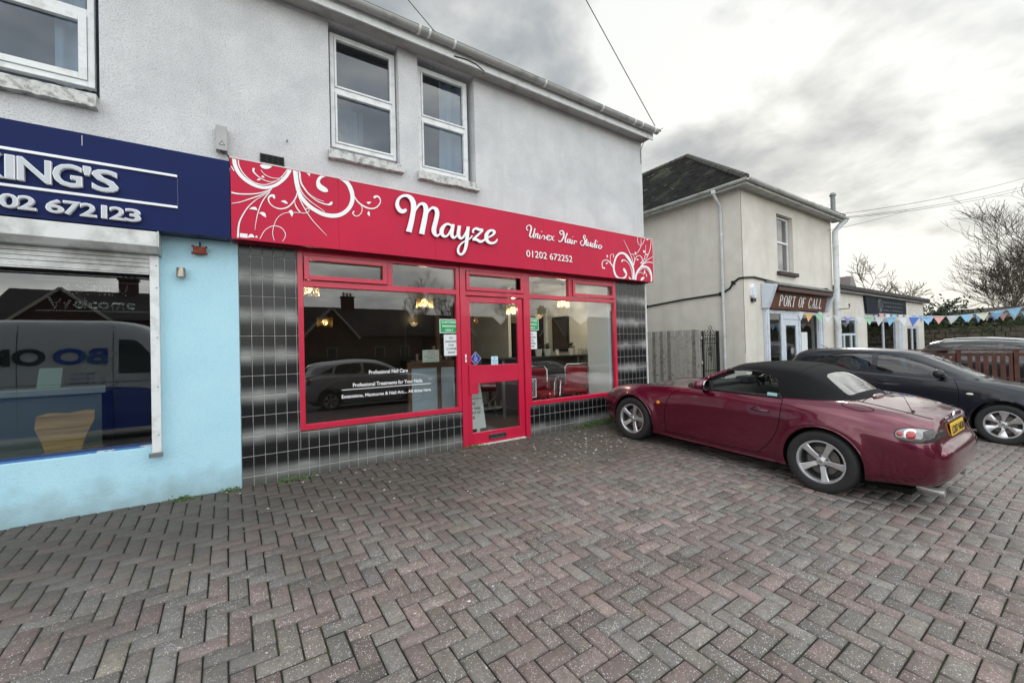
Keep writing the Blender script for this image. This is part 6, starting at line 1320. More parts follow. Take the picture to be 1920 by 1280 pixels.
def wheel(par,x,y,z,R,Rr,side,spokes=5,w=.205,sw=.038,phase=.3,style='bar'):
    """side=+1 -> outer face toward +x ; built in the car's own coordinates"""
    ax=(side,0,0); m=MB(); o=x
    # rim lip and barrel
    m.lathe([(Rr,-.012),(Rr+.006,.0),(Rr+.002,.008),(Rr-.012,.008),(Rr-.018,.0),(Rr-.024,-.02),(Rr-.03,-.09),(Rr-.028,-.15),(Rr-.01,-.16)],(x,y,z),ax,56)
    m.lathe([(0,-.004),(.026,-.004),(.031,-.008),(.034,-.02),(.062,-.026),(.068,-.036),(.066,-.07),(0,-.07)],(x,y,z),ax,32)
    ez=Vector((0,0,1)); ey=Vector((0,1,0)); ox=Vector((side,0,0))
    for k in range(spokes):
        a=phase+2*math.pi*k/spokes; rd=ey*math.cos(a)+ez*math.sin(a); tn=ox.cross(rd); c=Vector((x,y,z))
        if style=='bar':
            prof=[(.05,sw*.46,-.020,.03),(.10,sw*.44,-.010,.035),(.15,sw*.52,-.005,.035),(Rr-.014,sw*.68,.002,.035)]
        else:
            prof=[(.045,sw*.45,-.018,.03),(.09,sw*.42,-.010,.03),(.14,sw*.75,-.006,.03),(Rr-.03,sw*1.15,0,.03),(Rr-.014,sw*.9,.001,.03)]
        vs=[]
        for rr_,hw,dx,th in prof:
            p=c+rd*rr_
            vs+=[p+tn*hw+ox*(dx-.007),p+tn*hw*.78+ox*dx,p-tn*hw*.78+ox*dx,p-tn*hw+ox*(dx-.007),p-tn*hw*.8+ox*(dx-th),p+tn*hw*.8+ox*(dx-th)]
        fs=[]
        for i in range(len(prof)-1):
            for q in range(6): fs.append((i*6+q,i*6+(q+1)%6,(i+1)*6+(q+1)%6,(i+1)*6+q))
        fs.append(tuple(range(6))); n0=(len(prof)-1)*6; fs.append(tuple(n0+q for q in range(6))[::-1]); m.add(vs,fs)
    W=m.build('wheel',RIM,par,world=False,smooth=True,angle=35)
    t=MB(); s_=w
    t.lathe([(Rr-.004,.004),(Rr+.008,.012),(R-.035,.020),(R-.014,.012),(R-.003,-.008),(R,-.035),(R,-.5*s_),(R,-s_+.03),(R-.02,-s_-.005),(Rr,-s_+.01)],(x,y,z),ax,72)
    for q in (-.055,-.10,-.145): t.lathe([(R+.0004,q-.004),(R-.006,q),(R+.0004,q+.004)],(x,y,z),ax,72)
    t.build('tyre',TYRE,W,world=False,smooth=True)
    d=MB(); d.lathe([(.0,-.085),(.07,-.085),(.072,-.075),(Rr-.07,-.075),(Rr-.07,-.095),(0,-.095)],(x,y,z),ax,32); d.build('brake_disc',DISC,W,world=False)
    b=MB()
    for k in range(5):
        a=phase+.628+2*math.pi*k/5; c=Vector((x,y,z))+(ey*math.cos(a)+ez*math.sin(a))*.052; b.lathe([(0,-.010),(.008,-.010),(.010,-.016),(.010,-.034)],c,ax,10)
    b.build('wheel_nuts',mat('nut_dark',(.04,.04,.04),.4,.5),W,world=False)
    lg=MB(); lg.lathe([(.0,-.0015),(.018,-.002),(.021,-.005)],(x,y,z),ax,20); lg.build('hub_cap',mat('hub_chrome',(.6,.6,.62),.2,1),W,world=False); 
    k2=MB(); k2.lathe([(Rr-.031,-.03),(Rr-.035,-.13),(0,-.135)],(x,y,z),ax,32); k2.build('rim_barrel',RIMD,W,world=False)
    return W
def flat(vs_fs,nm,mt,par,angle=30,well=None):
    vs,fs=vs_fs; mb=MB(); mb.v=list(vs); mb.f=list(fs); mb.mi=[0]*len(fs)
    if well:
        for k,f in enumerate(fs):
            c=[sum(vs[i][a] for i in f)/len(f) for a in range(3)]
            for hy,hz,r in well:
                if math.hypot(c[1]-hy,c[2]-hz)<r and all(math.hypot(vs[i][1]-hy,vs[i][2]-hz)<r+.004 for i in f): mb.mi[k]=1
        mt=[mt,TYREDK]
    return mb.build(nm,mt,par,world=False,smooth=True,angle=angle)
CARGLASS=glassmat('car_glass',(.88,.93,.91),.8,1.52); CARGLASSD=glassmat('car_glass_dark',(.45,.50,.56),1.6,1.52)
CABIN=mat('cabin_black',(.012,.012,.013),.75)
YPL=mat('plate_yellow',(.70,.45,.02),.45)
# ---- red roadster ------------------------------------------------------------------
def roadster():
    UM=2.0; slope_=math.atan(.057); M=Matrix.Translation((5.685,4.84-UM*math.cos(slope_),gz(5.685,4.84)-UM*.057-.003))@Matrix.Rotation(slope_,4,'X')
    T=thing('roadster_car','dark red soft top two seat roadster parked nose in beside the shopfront','car',mat=M)
    PAINT=mat('dark_red_paint',(.115,.003,.022),.24,metal=.5,coat=1,crough=.03,spec=.5)
    def S(u,zb,xb,xs,zs,xm,zm,xu,zu,xt,zt,xh,zh,zc): return (u,[(0,zb),(xb,zb),(xs,zs),(xm,zm),(xu,zu),(xt,zt),(xh,zh),(0,zc)])
    st=[S(.025,.36,.10,.22,.37,.30,.44,.26,.50,.20,.53,.10,.54,.545),S(.04,.28,.30,.42,.30,.48,.43,.44,.51,.36,.55,.20,.565,.57),S(.10,.21,.50,.60,.25,.65,.41,.62,.54,.53,.60,.28,.625,.63),S(.25,.18,.62,.71,.22,.755,.42,.735,.58,.62,.665,.33,.675,.68),
    S(.45,.17,.66,.78,.21,.82,.43,.80,.62,.66,.735,.36,.715,.72),S(.79,.16,.68,.82,.21,.865,.45,.845,.68,.69,.80,.40,.765,.775),S(1.15,.16,.70,.80,.20,.848,.45,.832,.69,.71,.815,.42,.81,.825),
    S(1.50,.16,.71,.79,.20,.828,.45,.820,.70,.735,.835,.44,.855,.87),S(1.75,.165,.71,.79,.20,.822,.45,.822,.70,.745,.845,.46,.85,.86),S(2.2,.17,.71,.79,.20,.822,.45,.826,.71,.75,.86,.46,.845,.845),S(2.65,.175,.71,.795,.21,.83,.46,.838,.72,.75,.872,.48,.875,.875),
    S(2.9,.18,.70,.81,.22,.846,.47,.852,.73,.755,.882,.48,.90,.905),S(3.12,.19,.68,.825,.24,.862,.47,.862,.735,.75,.885,.48,.91,.918),S(3.4,.20,.67,.81,.25,.853,.47,.852,.72,.735,.872,.46,.897,.908),
    S(3.62,.22,.64,.785,.26,.832,.47,.825,.70,.705,.845,.44,.872,.885),S(3.80,.235,.58,.72,.27,.79,.46,.775,.67,.65,.80,.40,.84,.855),S(3.875,.25,.53,.66,.28,.745,.46,.72,.635,.60,.77,.37,.815,.832),
    S(3.905,.26,.50,.62,.29,.715,.46,.68,.60,.56,.665,.34,.70,.705),S(3.922,.27,.46,.58,.30,.68,.46,.64,.57,.53,.625,.32,.645,.65),S(3.948,.285,.42,.54,.32,.635,.46,.60,.56,.48,.60,.28,.612,.615),S(3.98,.33,.30,.44,.35,.55,.46,.50,.545,.40,.575,.22,.585,.588),S(4.0,.38,.10,.28,.40,.38,.46,.32,.52,.24,.545,.12,.555,.558)]
    B_=Loft(st,110,6,extra=[.79+i*.035 for i in range(-13,14)]+[3.12+i*.035 for i in range(-13,14)]); B_.flare((.79,3.12),.30,.020,.375,.04)
    hf,hr=UM-.79,UM-3.12
    body=boolean(B_.mesh(UM),[cyl(0,hf,.305,.345,.50,1.2),cyl(0,hf,.305,.345,-1.2,-.50),cyl(0,hr,.305,.345,.50,1.2),cyl(0,hr,.305,.345,-1.2,-.50)],'DIFFERENCE')
    flat(body,'body',PAINT,T,angle=38,well=[(hf,.305,.349),(hr,.305,.349)])
    lip=MB()
    for s_ in (-1,1):
        for hu in (.79,3.12):
            pts=[]
            for i in range(25):
                a=math.radians(-4+188*i/24); u=hu-.350*math.cos(a); z=.305+.350*math.sin(a)
                if z>.2: pts.append((s_*(B_.side(u,z)-.001),UM-u,z))
            lip.tube(pts,.008,6,caps=True)
    lip.build('arch_lip',PAINT,T,world=False,smooth=True)
    # shut lines
    gp=MB()
    def gside(path,s_,r=.0038): gp.tube([(s_*(B_.side(u,z)+.0005),UM-u,z) for u,z in path],r,5)
    def gtop(path,r=.0038): gp.tube([(x,UM-u,B_.top(u,x)+.0006) for u,x in path],r,5)
    for s_ in (-1,1):
        gside([tuple(q) for q in catmull([(1.33,.22),(1.32,.40),(1.335,.58),(1.39,.72),(1.50,.81)],6)],s_); gside([tuple(q) for q in catmull([(2.735,.86),(2.74,.72),(2.715,.55),(2.63,.38),(2.50,.23)],6)],s_); gside([(1.30,.225),(1.9,.222),(2.5,.228)],s_)
        pass
        gtop([tuple(q) for q in catmull([(.30,s_*.58),(.6,s_*.63),(1.0,s_*.665),(1.35,s_*.68)],6)])
        gtop([tuple(q) for q in catmull([(3.30,s_*.50),(3.5,s_*.55),(3.72,s_*.55),(3.84,s_*.50)],6)])
    gtop([(3.335,-.5),(3.31,-.25),(3.30,0),(3.31,.25),(3.335,.5)]); 
    pts=[]
    for i in range(29):
        a=6.2832*i/28; u=3.36+.125*math.cos(a); x=-.725+.05*math.sin(a)*1.0; 
        z=B_.top(u,x); pts.append((x,UM-u,z+.001))
    gp.tube(pts,.003,5,caps=False); gp.build('shut_lines',DARK,T,world=False)
    # sill shadow strip and underbody
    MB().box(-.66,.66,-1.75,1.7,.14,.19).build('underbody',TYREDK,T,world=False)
    # wheels
    for s_ in (-1,1):
        wheel(T,s_*.852,hf,.305,.307,.208,s_,phase=1.85,sw=.056); wheel(T,s_*.852,hr,.305,.307,.208,s_,phase=1.98,sw=.056)
    # soft top
    def R(u,*p): return (u,list(p))
    rs=[R(2.03,(.745,.845),(.69,.94),(.615,1.07),(.54,1.118),(.30,1.150),(0,1.158)),R(2.12,(.745,.85),(.70,.96),(.62,1.095),(.54,1.145),(.30,1.178),(0,1.186)),R(2.45,(.748,.86),(.70,.98),(.625,1.115),(.54,1.182),(.30,1.215),(0,1.224)),
        R(2.72,(.748,.866),(.702,.975),(.63,1.105),(.55,1.172),(.31,1.206),(0,1.216)),R(2.88,(.746,.870),(.695,.960),(.62,1.070),(.54,1.135),(.31,1.170),(0,1.18)),R(3.0,(.738,.874),(.675,.940),(.60,1.022),(.52,1.075),(.30,1.11),(0,1.12)),
        R(3.12,(.72,.876),(.645,.918),(.57,.968),(.49,1.005),(.29,1.035),(0,1.045)),R(3.22,(.685,.878),(.60,.898),(.52,.922),(.45,.944),(.27,.966),(0,.974)),R(3.30,(.62,.878),(.54,.886),(.46,.896),(.40,.904),(.22,.918),(0,.924)),R(3.325,(.60,.86),(.52,.868),(.44,.876),(.38,.882),(.21,.892),(0,.898))]
    RF=Loft(rs,44,6,closed=False); FAB=mat('soft_top_fabric',(.006,.006,.007),.85,spec=.22,bump=.0008,bscale=400,var=.1)
    win=smoothpoly([(1.30,.60),(1.62,.86),(1.86,1.00),(2.06,1.105),(2.22,1.122),(2.45,1.118),(2.58,1.085),(2.662,1.00),(2.69,.90),(2.69,.80),(2.4,.60)],3)
    rw=smoothpoly([(2.955,-.20),(2.955,.20),(2.975,.34),(3.02,.40),(3.18,.47),(3.225,.45),(3.235,.30),(3.24,0),(3.235,-.30),(3.225,-.45),(3.18,-.47),(3.02,-.40),(2.975,-.34)],3)
    sh=boolean(RF.shell(UM,.018),[prism_x(win,UM,-2,2),prism_z(rw,UM,.93,1.6)],'DIFFERENCE'); flat(sh,'soft_top',FAB,T,angle=50)
    # seams of the hood
    sm=MB(); sm.tube([(x,UM-2.80-.02*abs(x),RF.G[np.searchsorted(RF.U,2.80)][:,1].max()*0+float(np.interp(abs(x),RF.sec(2.80+.02*abs(x))[::-1,0],RF.sec(2.80+.02*abs(x))[::-1,1]))+.001) for x in np.linspace(-.6,.6,25)],.0035,5); sm.build('hood_seam',FAB,T,world=False)
    gl=boolean(RF.shell(UM,.004,.008),[prism_z(rw,UM,.93,1.6)],'INTERSECT'); flat(gl,'rear_window',glassmat('rear_screen',(.6,.65,.65),2.2,1.6),T,angle=60)
    # side glass, seals
    sg=MB(); SL=MB()
    def gx(z): return .742-(z-.86)*.44-max(0,z-1.05)*.25
    def zt(u): return float(np.interp(u,[1.60,1.86,2.06,2.22,2.45,2.58,2.662,2.695],[.855,1.0,1.105,1.122,1.118,1.085,1.0,.90]))
    for s_ in (-1,1):
        n=30; vs=[]
        for i in range(n+1):
            u=1.66+(2.695-1.66)*i/n; top=zt(u)
            for k in range(5): z=.845+(top-.845)*k/4; vs.append((s_*(gx(z)-.012),UM-u,z))
        sg.add(vs,[(i*5+k,i*5+k+1,(i+1)*5+k+1,(i+1)*5+k) for i in range(n) for k in range(4)])
        SL.tube([(s_*(gx(zt(u))-.004),UM-u,zt(u)+.004) for u in np.linspace(2.04,2.695,26)]+[(s_*.742,UM-2.70,.865)],.011,6)
        SL.tube([(s_*(B_.side(u,.84)-.035),UM-u,.862+.012*(u-1.6)) for u in np.linspace(1.58,2.72,16)],.010,6)
    sg.build('side_window',CARGLASS,T,world=False,smooth=True); SL.build('window_seal',BLACKP,T,world=False,smooth=True)
    # windscreen, pillars, header
    n=14; ws=MB(); vs=[]
    def wpt(s,t): # s across -1..1, t up 0..1
        ub=1.40+.24*s*s; zb=.885-.02*s*s; ut=2.0+.07*s*s; z_=1.145-.035*s*s; hw=.665*(1-t)+.545*t
        return (s*hw,UM-(ub+(ut-ub)*t),zb+(z_-zb)*t+.03*math.sin(math.pi*t)*(1-s*s*.3))
    for i in range(n+1):
        for k in range(9): vs.append(wpt(-1+2*i/n,k/8))
    ws.add(vs,[(i*9+k,i*9+k+1,(i+1)*9+k+1,(i+1)*9+k) for i in range(n) for k in range(8)]); ws.build('windscreen',CARGLASS,T,world=False,smooth=True)
    pl=MB(); pk=MB()
    for s_ in (-1,1):
        P=[Vector(wpt(s_,t)) for t in np.linspace(-.04,1,10)]
        for i in range(9): pl.bar(P[i]+Vector((s_*.022,0,.002)),P[i+1]+Vector((s_*.022,0,.002)),.052,.034,up=(s_*.7,0,.7))
        pk.tube([p+Vector((s_*.012,-.028,-.024)) for p in P],.020,6)
    pl.build('windscreen_pillar',PAINT,T,world=False,bevel=.01); pk.tube([Vector(wpt(s_,1))+Vector((0,-.012,.004)) for s_ in np.linspace(-1,1,13)],.020,8); pk.build('header_rail',BLACKP,T,world=False,smooth=True)
    MB().add([(x*k_,UM-u_,z_) for x,u_,z_,k_ in ((-.66,1.62,.872,1),(.66,1.62,.872,1),(.0,1.36,.882,1))]+[(.3,UM-1.42,.882),(-.3,UM-1.42,.882)],[(0,4,2,3,1)]).build('scuttle_panel',BLACKP,T,world=False)
    wp=MB(); wp.tube([(-.1,UM-1.40,.90),(-.45,UM-1.55,.905),(-.6,UM-1.62,.90)],.008,5); wp.tube([(.45,UM-1.45,.90),(.1,UM-1.47,.92),(-.05,UM-1.47,.92)],.008,5); wp.build('wiper',BLACKP,T,world=False)
    # interior
    it=MB(); it.box(-.70,.70,UM-2.95,UM-1.62,.80,.862); it.build('cabin_tub',CABIN,T,world=False)
    it=MB(); it.hexa([(-.66,UM-1.85,.80),(.66,UM-1.85,.80),(.64,UM-1.5,.80),(-.64,UM-1.5,.80),(-.62,UM-1.82,.915),(.62,UM-1.82,.915),(.58,UM-1.5,.885),(-.58,UM-1.5,.885)]); it.hexa([(.17,UM-1.92,.86),(.55,UM-1.92,.86),(.55,UM-1.7,.88),(.17,UM-1.7,.88),(.2,UM-1.88,.965),(.52,UM-1.88,.965),(.5,UM-1.72,.955),(.22,UM-1.72,.955)]); it.build('dashboard',CABIN,T,world=False,bevel=.02)
    sw=MB(); c0=Vector((.36,UM-2.02,.93)); e1=Vector((1,0,0)); e2=Vector((0,.35,.94)); sw.tube([c0+(e1*math.cos(a)+e2*math.sin(a))*.175 for a in [6.2832*i/28 for i in range(29)]],.015,8,caps=False)
    for a in (0.3,math.pi-.3,-math.pi/2): sw.tube([c0+Vector((0,.02,0)),c0+(e1*math.cos(a)+e2*math.sin(a))*.17],.018,6)
    sw.sphere(c0+Vector((0,.01,0)),.05,10,6); sw.build('steering_wheel',mat('wheel_leather',(.02,.02,.02),.5),T,world=False,smooth=True)
    se=MB()
    for x in (-.36,.36): se.hexa([(x-.22,UM-2.86,.80),(x+.22,UM-2.86,.80),(x+.22,UM-2.66,.80),(x-.22,UM-2.66,.80),(x-.17,UM-2.93,1.03),(x+.17,UM-2.93,1.03),(x+.17,UM-2.83,1.03),(x-.17,UM-2.83,1.03)])
    se.build('seat',mat('seat_black',(.018,.018,.018),.7),T,world=False,bevel=.04)
    for x,nm in ((-.36,''),(.36,'')):
        MB().box(x-.1,x+.1,UM-2.97,UM-2.88,1.03,1.12).build('headrest',CABIN,T,world=False,bevel=.03)
    mr=MB(); mr.box(-.11,.11,UM-2.12,UM-2.09,1.02,1.075); mr.tube([(0,UM-2.1,1.06),(0,UM-2.05,1.13)],.008,5); mr.build('rear_view_mirror',BLACKP,T,world=False,bevel=.01)
    tg=MB(); tg.tube([(-.02,UM-2.12,1.02),(-.02,UM-2.12,.99)],.002,4); tg.sphere((-.02,UM-2.12,.965),.028,8,6,(1,.4,1)); tg.build('hanging_charm',mat('charm_brown',(.15,.05,.03),.6),T,world=False)
    MB().box(-.735,-.733,UM-2.66,UM-2.56,.875,.915).build('tax_sticker',mat('sticker_teal',(.35,.62,.62),.5),T,world=False)
    # door mirror
    for s_ in (-1,1):
        m_=MB(); m_.sphere((s_*.885,UM-1.86,.925),.10,16,10,(1.05,.75,.62)); m_.build('door_mirror',PAINT,T,world=False,smooth=True); m_=MB(); m_.hexa([(s_*.74,UM-1.90,.845),(s_*.86,UM-1.90,.86),(s_*.86,UM-1.82,.86),(s_*.74,UM-1.80,.845),(s_*.74,UM-1.90,.90),(s_*.86,UM-1.90,.90),(s_*.86,UM-1.84,.90),(s_*.74,UM-1.82,.90)]); m_.hexa([(s_*.735,UM-1.92,.85),(s_*.745,UM-1.92,.85),(s_*.745,UM-1.64,.85),(s_*.735,UM-1.64,.85),(s_*.695,UM-1.92,.98),(s_*.705,UM-1.92,.98),(s_*.735,UM-1.70,.87),(s_*.725,UM-1.70,.87)]); m_.build('mirror_bracket',BLACKP,T,world=False,bevel=.006)
        m_=MB(); m_.lathe([(0,.012),(.060,.010),(.066,0)],(s_*.885,UM-1.93,.925),(0,-1,0),20); m_.build('mirror_glass',mat('mirror',(0,0,0)),T,world=False)
        # handle
        hx=B_.side(2.52,.715); h=MB(); h.tube([(s_*(hx+.008),UM-2.43,.722),(s_*(hx+.022),UM-2.46,.723),(s_*(hx+.024),UM-2.56,.722),(s_*(hx+.010),UM-2.62,.720)],[.012,.016,.016,.012],8); H_=h.build('door_handle',PAINT,T,world=False,smooth=True); h=MB(); h.sphere((s_*(hx-.006),UM-2.49,.725),.045,14,8,(.25,1,.72)); h.build('handle_recess',mat('recess_dark',(.02,.002,.006),.4),H_,world=False,smooth=True)
        rx=B_.side(1.30,.60); h=MB(); h.sphere((s_*(rx+.002),UM-1.22,.605),.028,14,8,(.35,1,.85)); h.build('side_repeater',mat('amber',(.75,.28,.02),.2),T,world=False,smooth=True)
        # rear lamp cluster
        def patch(uc,zc,ru,rz,off,dome,mt,nm,par,n=36,rings=7):
            vs=[];fs=[]
            for k in range(rings+1):
                t=k/rings
                for i in range(n):
                    a_=6.2832*i/n; c_,d_=math.cos(a_),math.sin(a_); u=uc+ru*t*math.copysign(abs(c_)**.85,c_); z=zc+rz*t*math.copysign(abs(d_)**.85,d_)
                    vs.append((s_*(B_.side(u,z)+off+dome*(1-t*t)),UM-u-(dome*(1-t*t)+off)*.8,z))
            for k in range(rings):
                for i in range(n): j=(i+1)%n; fs.append((k*n+i,k*n+j,(k+1)*n+j,(k+1)*n+i))
            m_=MB(); m_.add(vs,fs); return m_.build(nm,mt,par,world=False,smooth=True,angle=80)
        L1=patch(3.78,.700,.132,.064,.001,.004,mat('lamp_surround',(.02,.012,.012),.3),'rear_lamp',T)
        patch(3.78,.700,.122,.055,.004,.012,mat('lamp_silver',(.24,.24,.24),.25,.7),'lamp_reflector',L1)
        patch(3.745,.703,.042,.047,.010,.010,mat('lamp_ring',(.6,.6,.6),.15,1),'lamp_ring',L1); patch(3.745,.703,.030,.034,.017,.010,mat('lamp_red',(.35,.005,.01),.12,coat=1),'red_lens',L1)
        patch(3.680,.705,.020,.020,.010,.006,mat('lamp_red',(0,0,0)),'side_marker',L1); patch(3.85,.70,.045,.050,.012,.006,mat('lamp_smoke',(.06,.055,.055),.15,.3),'reverse_lens',L1)
        # head lamp
        m_=MB(); m_.sphere((0,0,0),1,20,10); m_.v=[(s_*.60+v[0]*.10-v[1]*.03*s_,UM-.30+v[1]*.15,.615+v[2]*.055-v[1]*.03) for v in m_.v]; m_.build('headlight',mat('headlamp_lens',(.5,.52,.55),.1,.3,coat=1),T,world=False,smooth=True)
    # boot furniture
    m_=MB(); m_.sphere((0,0,0),1,20,8); m_.v=[(v[0]*.17,UM-3.33+v[1]*.035,.918+v[2]*.022) for v in m_.v]; m_.build('third_brake_light',PAINT,T,world=False,smooth=True)
    m_=MB(); m_.tube([(-.46,UM-3.70,.845),(-.46,UM-3.63,.99)],[.004,.0018],6); m_.lathe([(.018,0),(.012,.02),(.006,.03)],(-.46,UM-3.70,.845),n=12); m_.build('aerial',BLACKP,T,world=False)
    m_=MB(); m_.hexa([(-.26,UM-3.928,.655),(.26,UM-3.928,.655),(.26,UM-3.92,.655),(-.26,UM-3.92,.655),(-.26,UM-3.910,.763),(.26,UM-3.910,.763),(.26,UM-3.902,.763),(-.26,UM-3.902,.763)]); N_=m_.build('number_plate',YPL,T,world=False,bevel=.003)
    tx=MB(); text(tx,'LD07 NKM',(-.235,UM-3.9275,.672),width=.47,height=.072,size=.1,offset=.002,up=Vector((0,.167,1)).normalized()); tx.build('plate_lettering',BLACKP,N_,world=False)
    bd=MB(); bd.box(-.28,.28,UM-3.900,UM-3.892,.778,.792); 
    for a in (-.30,-.255,-.21): bd.box(a-.016,a+.016,UM-3.890,UM-3.880,.805,.820)
    bd.lathe([(0,.015),(.03,.012),(.038,0)],(0,UM-3.885,.815),(0,-1,0),16); bd.build('boot_badges',CHROME,T,world=False,bevel=.003)
    ex=MB(); ex.lathe([(.030,-.28),(.036,-.16),(.038,0),(.033,0),(.031,-.1),(.0,-.11)],(-.48,UM-3.93,.176),(0,-1,-.05),24); ex.build('exhaust_tip',mat('exhaust_chrome',(.55,.53,.52),.35,.7),T,world=False,smooth=True)
    ex=MB(); ex.lathe([(.026,-.16),(.034,-.12),(.036,0),(.031,0),(.029,-.1),(.0,-.11)],(.48,UM-3.915,.185),(0,-1,-.05),24); ex.build('exhaust_tip',mat('exhaust_chrome',(0,0,0)),T,world=False,smooth=True)
    dk=MB(); dk.box(-.50,.50,UM-3.90,UM-3.4,.205,.275); dk.build('rear_valance',BLACKP,T,world=False,bevel=.02)
    return T
roadster()
# ---- hatchback / estate body used for the other cars -------------------------------
def hatch(name,label,M,paint,sc3=(1,1,1),glass=None,rails=False,spokes=6,group=None,rimr=.215,detail=True,plate=None):
    UM=2.1; T=thing(name,label,'car',mat=M,group=group); sx,sy,sz=sc3
    def S(u,zb,xb,xs,zs,xm,zm,xu,zu,xt,zt,xh,zh,zc): return (u,[(0,zb),(xb,zb),(xs,zs),(xm,zm),(xu,zu),(xt,zt),(xh,zh),(0,zc)])
    st=[S(.0,.34,.2,.34,.36,.42,.46,.38,.58,.30,.63,.16,.65,.655),S(.03,.26,.42,.55,.28,.62,.46,.58,.62,.48,.69,.26,.72,.725),S(.15,.20,.58,.72,.23,.78,.46,.75,.68,.62,.76,.34,.80,.81),S(.40,.18,.66,.80,.22,.855,.48,.84,.75,.72,.85,.42,.875,.885),
    S(.84,.18,.68,.84,.22,.885,.50,.87,.82,.75,.925,.46,.945,.955),S(1.2,.19,.70,.83,.22,.875,.50,.865,.86,.78,.945,.5,.985,1.0),S(1.7,.19,.72,.83,.22,.87,.50,.865,.87,.80,.955,.5,.97,.97),S(2.6,.19,.72,.83,.22,.875,.50,.87,.89,.80,.975,.5,.98,.98),
    S(3.2,.20,.70,.84,.23,.888,.50,.88,.91,.79,.99,.5,1.0,1.0),S(3.5,.21,.68,.84,.25,.888,.50,.875,.92,.77,1.0,.5,1.01,1.01),S(3.85,.24,.62,.78,.28,.84,.50,.82,.90,.70,.99,.46,1.01,1.01),S(4.08,.28,.56,.70,.31,.77,.48,.72,.80,.62,.93,.42,.98,.985),S(4.17,.32,.50,.64,.35,.70,.48,.62,.62,.54,.70,.36,.76,.77),S(4.22,.38,.3,.45,.40,.52,.48,.46,.56,.36,.60,.2,.61,.612)]
    B_=Loft(st,90,6,extra=[.84+i*.035 for i in range(-13,14)]+[3.46+i*.035 for i in range(-13,14)]); B_.flare((.84,3.46),.31,.014,.385,.045); hf,hr=UM-.84,UM-3.46
    body=boolean(B_.mesh(UM),[cyl(0,y,.315,.362,a,b) for y in (hf,hr) for a,b in ((.52,1.3),(-1.3,-.52))],'DIFFERENCE')
    def sc_(vf): return [(v[0]*sx,v[1]*sy,v[2]*sz) for v in vf[0]],vf[1]
    flat(sc_(body),'body',paint,T,angle=38,well=[(hf*sy,.315*sz,.368),(hr*sy,.315*sz,.368)] if sc3[2]<1.05 else None)
    def R(u,*p): return (u,list(p))
    rs=[R(1.02,(.77,.925),(.70,.945),(.62,.955),(.52,.965),(.3,.975),(0,.98)),R(1.25,(.79,.94),(.745,.98),(.69,1.02),(.58,1.06),(.33,1.085),(0,1.095)),R(1.6,(.80,.95),(.77,1.05),(.72,1.14),(.60,1.215),(.35,1.25),(0,1.26)),R(1.95,(.80,.955),(.765,1.10),(.705,1.25),(.59,1.335),(.35,1.375),(0,1.385)),
    R(2.25,(.80,.96),(.765,1.12),(.705,1.29),(.60,1.375),(.36,1.42),(0,1.43)),R(2.8,(.80,.97),(.765,1.13),(.71,1.30),(.60,1.385),(.36,1.435),(0,1.445)),R(3.3,(.795,.98),(.755,1.12),(.695,1.27),(.59,1.355),(.36,1.405),(0,1.418)),R(3.65,(.78,.99),(.735,1.10),(.675,1.24),(.57,1.325),(.34,1.378),(0,1.39)),
    R(3.88,(.74,.99),(.69,1.07),(.63,1.19),(.54,1.275),(.33,1.325),(0,1.34)),R(4.02,(.69,.98),(.64,1.02),(.58,1.08),(.5,1.13),(.32,1.165),(0,1.175)),R(4.12,(.64,.95),(.59,.965),(.54,.98),(.46,.995),(.3,1.01),(0,1.015))]
    RF=Loft(rs,50,5,closed=False)
    w1=smoothpoly([(1.46,1.005),(1.52,1.055),(1.80,1.19),(2.10,1.285),(2.40,1.325),(2.47,1.325),(2.475,1.30),(2.475,1.03),(2.465,1.008),(2.0,1.0)],3); w2=smoothpoly([(2.555,1.02),(2.555,1.32),(2.57,1.33),(2.9,1.325),(3.15,1.295),(3.27,1.25),(3.31,1.15),(3.315,1.045),(3.30,1.03),(2.9,1.015)],3); w3=smoothpoly([(3.37,1.05),(3.37,1.19),(3.35,1.235),(3.40,1.225),(3.6,1.14),(3.74,1.065),(3.72,1.055)],3)
    wsc=smoothpoly([(1.07,-.1),(1.07,.1),(1.10,.45),(1.20,.62),(1.5,.62),(1.86,.565),(1.90,.50),(1.88,0),(1.90,-.50),(1.86,-.565),(1.5,-.62),(1.20,-.62),(1.10,-.45)],3); rwn=smoothpoly([(3.80,-.4),(3.78,0),(3.80,.4),(3.84,.48),(4.0,.52),(4.06,.48),(4.07,0),(4.06,-.48),(4.0,-.52),(3.84,-.48)],3)
    cut=[prism_x(p,UM,-2,2) for p in (w1,w2,w3)]+[prism_z(p,UM,.9,1.6) for p in (wsc,rwn)]
    flat(sc_(boolean(RF.shell(UM,.03),cut,'DIFFERENCE')),'roof_and_pillars',paint,T,angle=45)
    GM=glass or CARGLASSD
    for nm,c in (('front_side_window',cut[0]),('rear_side_window',cut[1]),('quarter_window',cut[2]),('windscreen',cut[3]),('rear_window',cut[4])):
        flat(sc_(boolean(RF.shell(UM,.004,.010),[c],'INTERSECT')),nm,GM,T,angle=60)
    MB().box(-.72*sx,.72*sx,(UM-3.95)*sy,(UM-1.15)*sy,.9*sz,.985*sz).build('cabin_tub',CABIN,T,world=False)
    se=MB()
    for x in (-.36,.36):
        for u in (2.35,3.25): se.hexa([(x-.22,UM-u-.1,.95),(x+.22,UM-u-.1,.95),(x+.22,UM-u+.08,.95),(x-.22,UM-u+.08,.95),(x-.17,UM-u-.18,1.2),(x+.17,UM-u-.18,1.2),(x+.17,UM-u-.08,1.2),(x-.17,UM-u-.08,1.2)])
    se.v=[(a*sx,b*sy,c*sz) for a,b,c in se.v]; se.build('seat',mat('seat_black',(0,0,0)),T,world=False,bevel=.04)
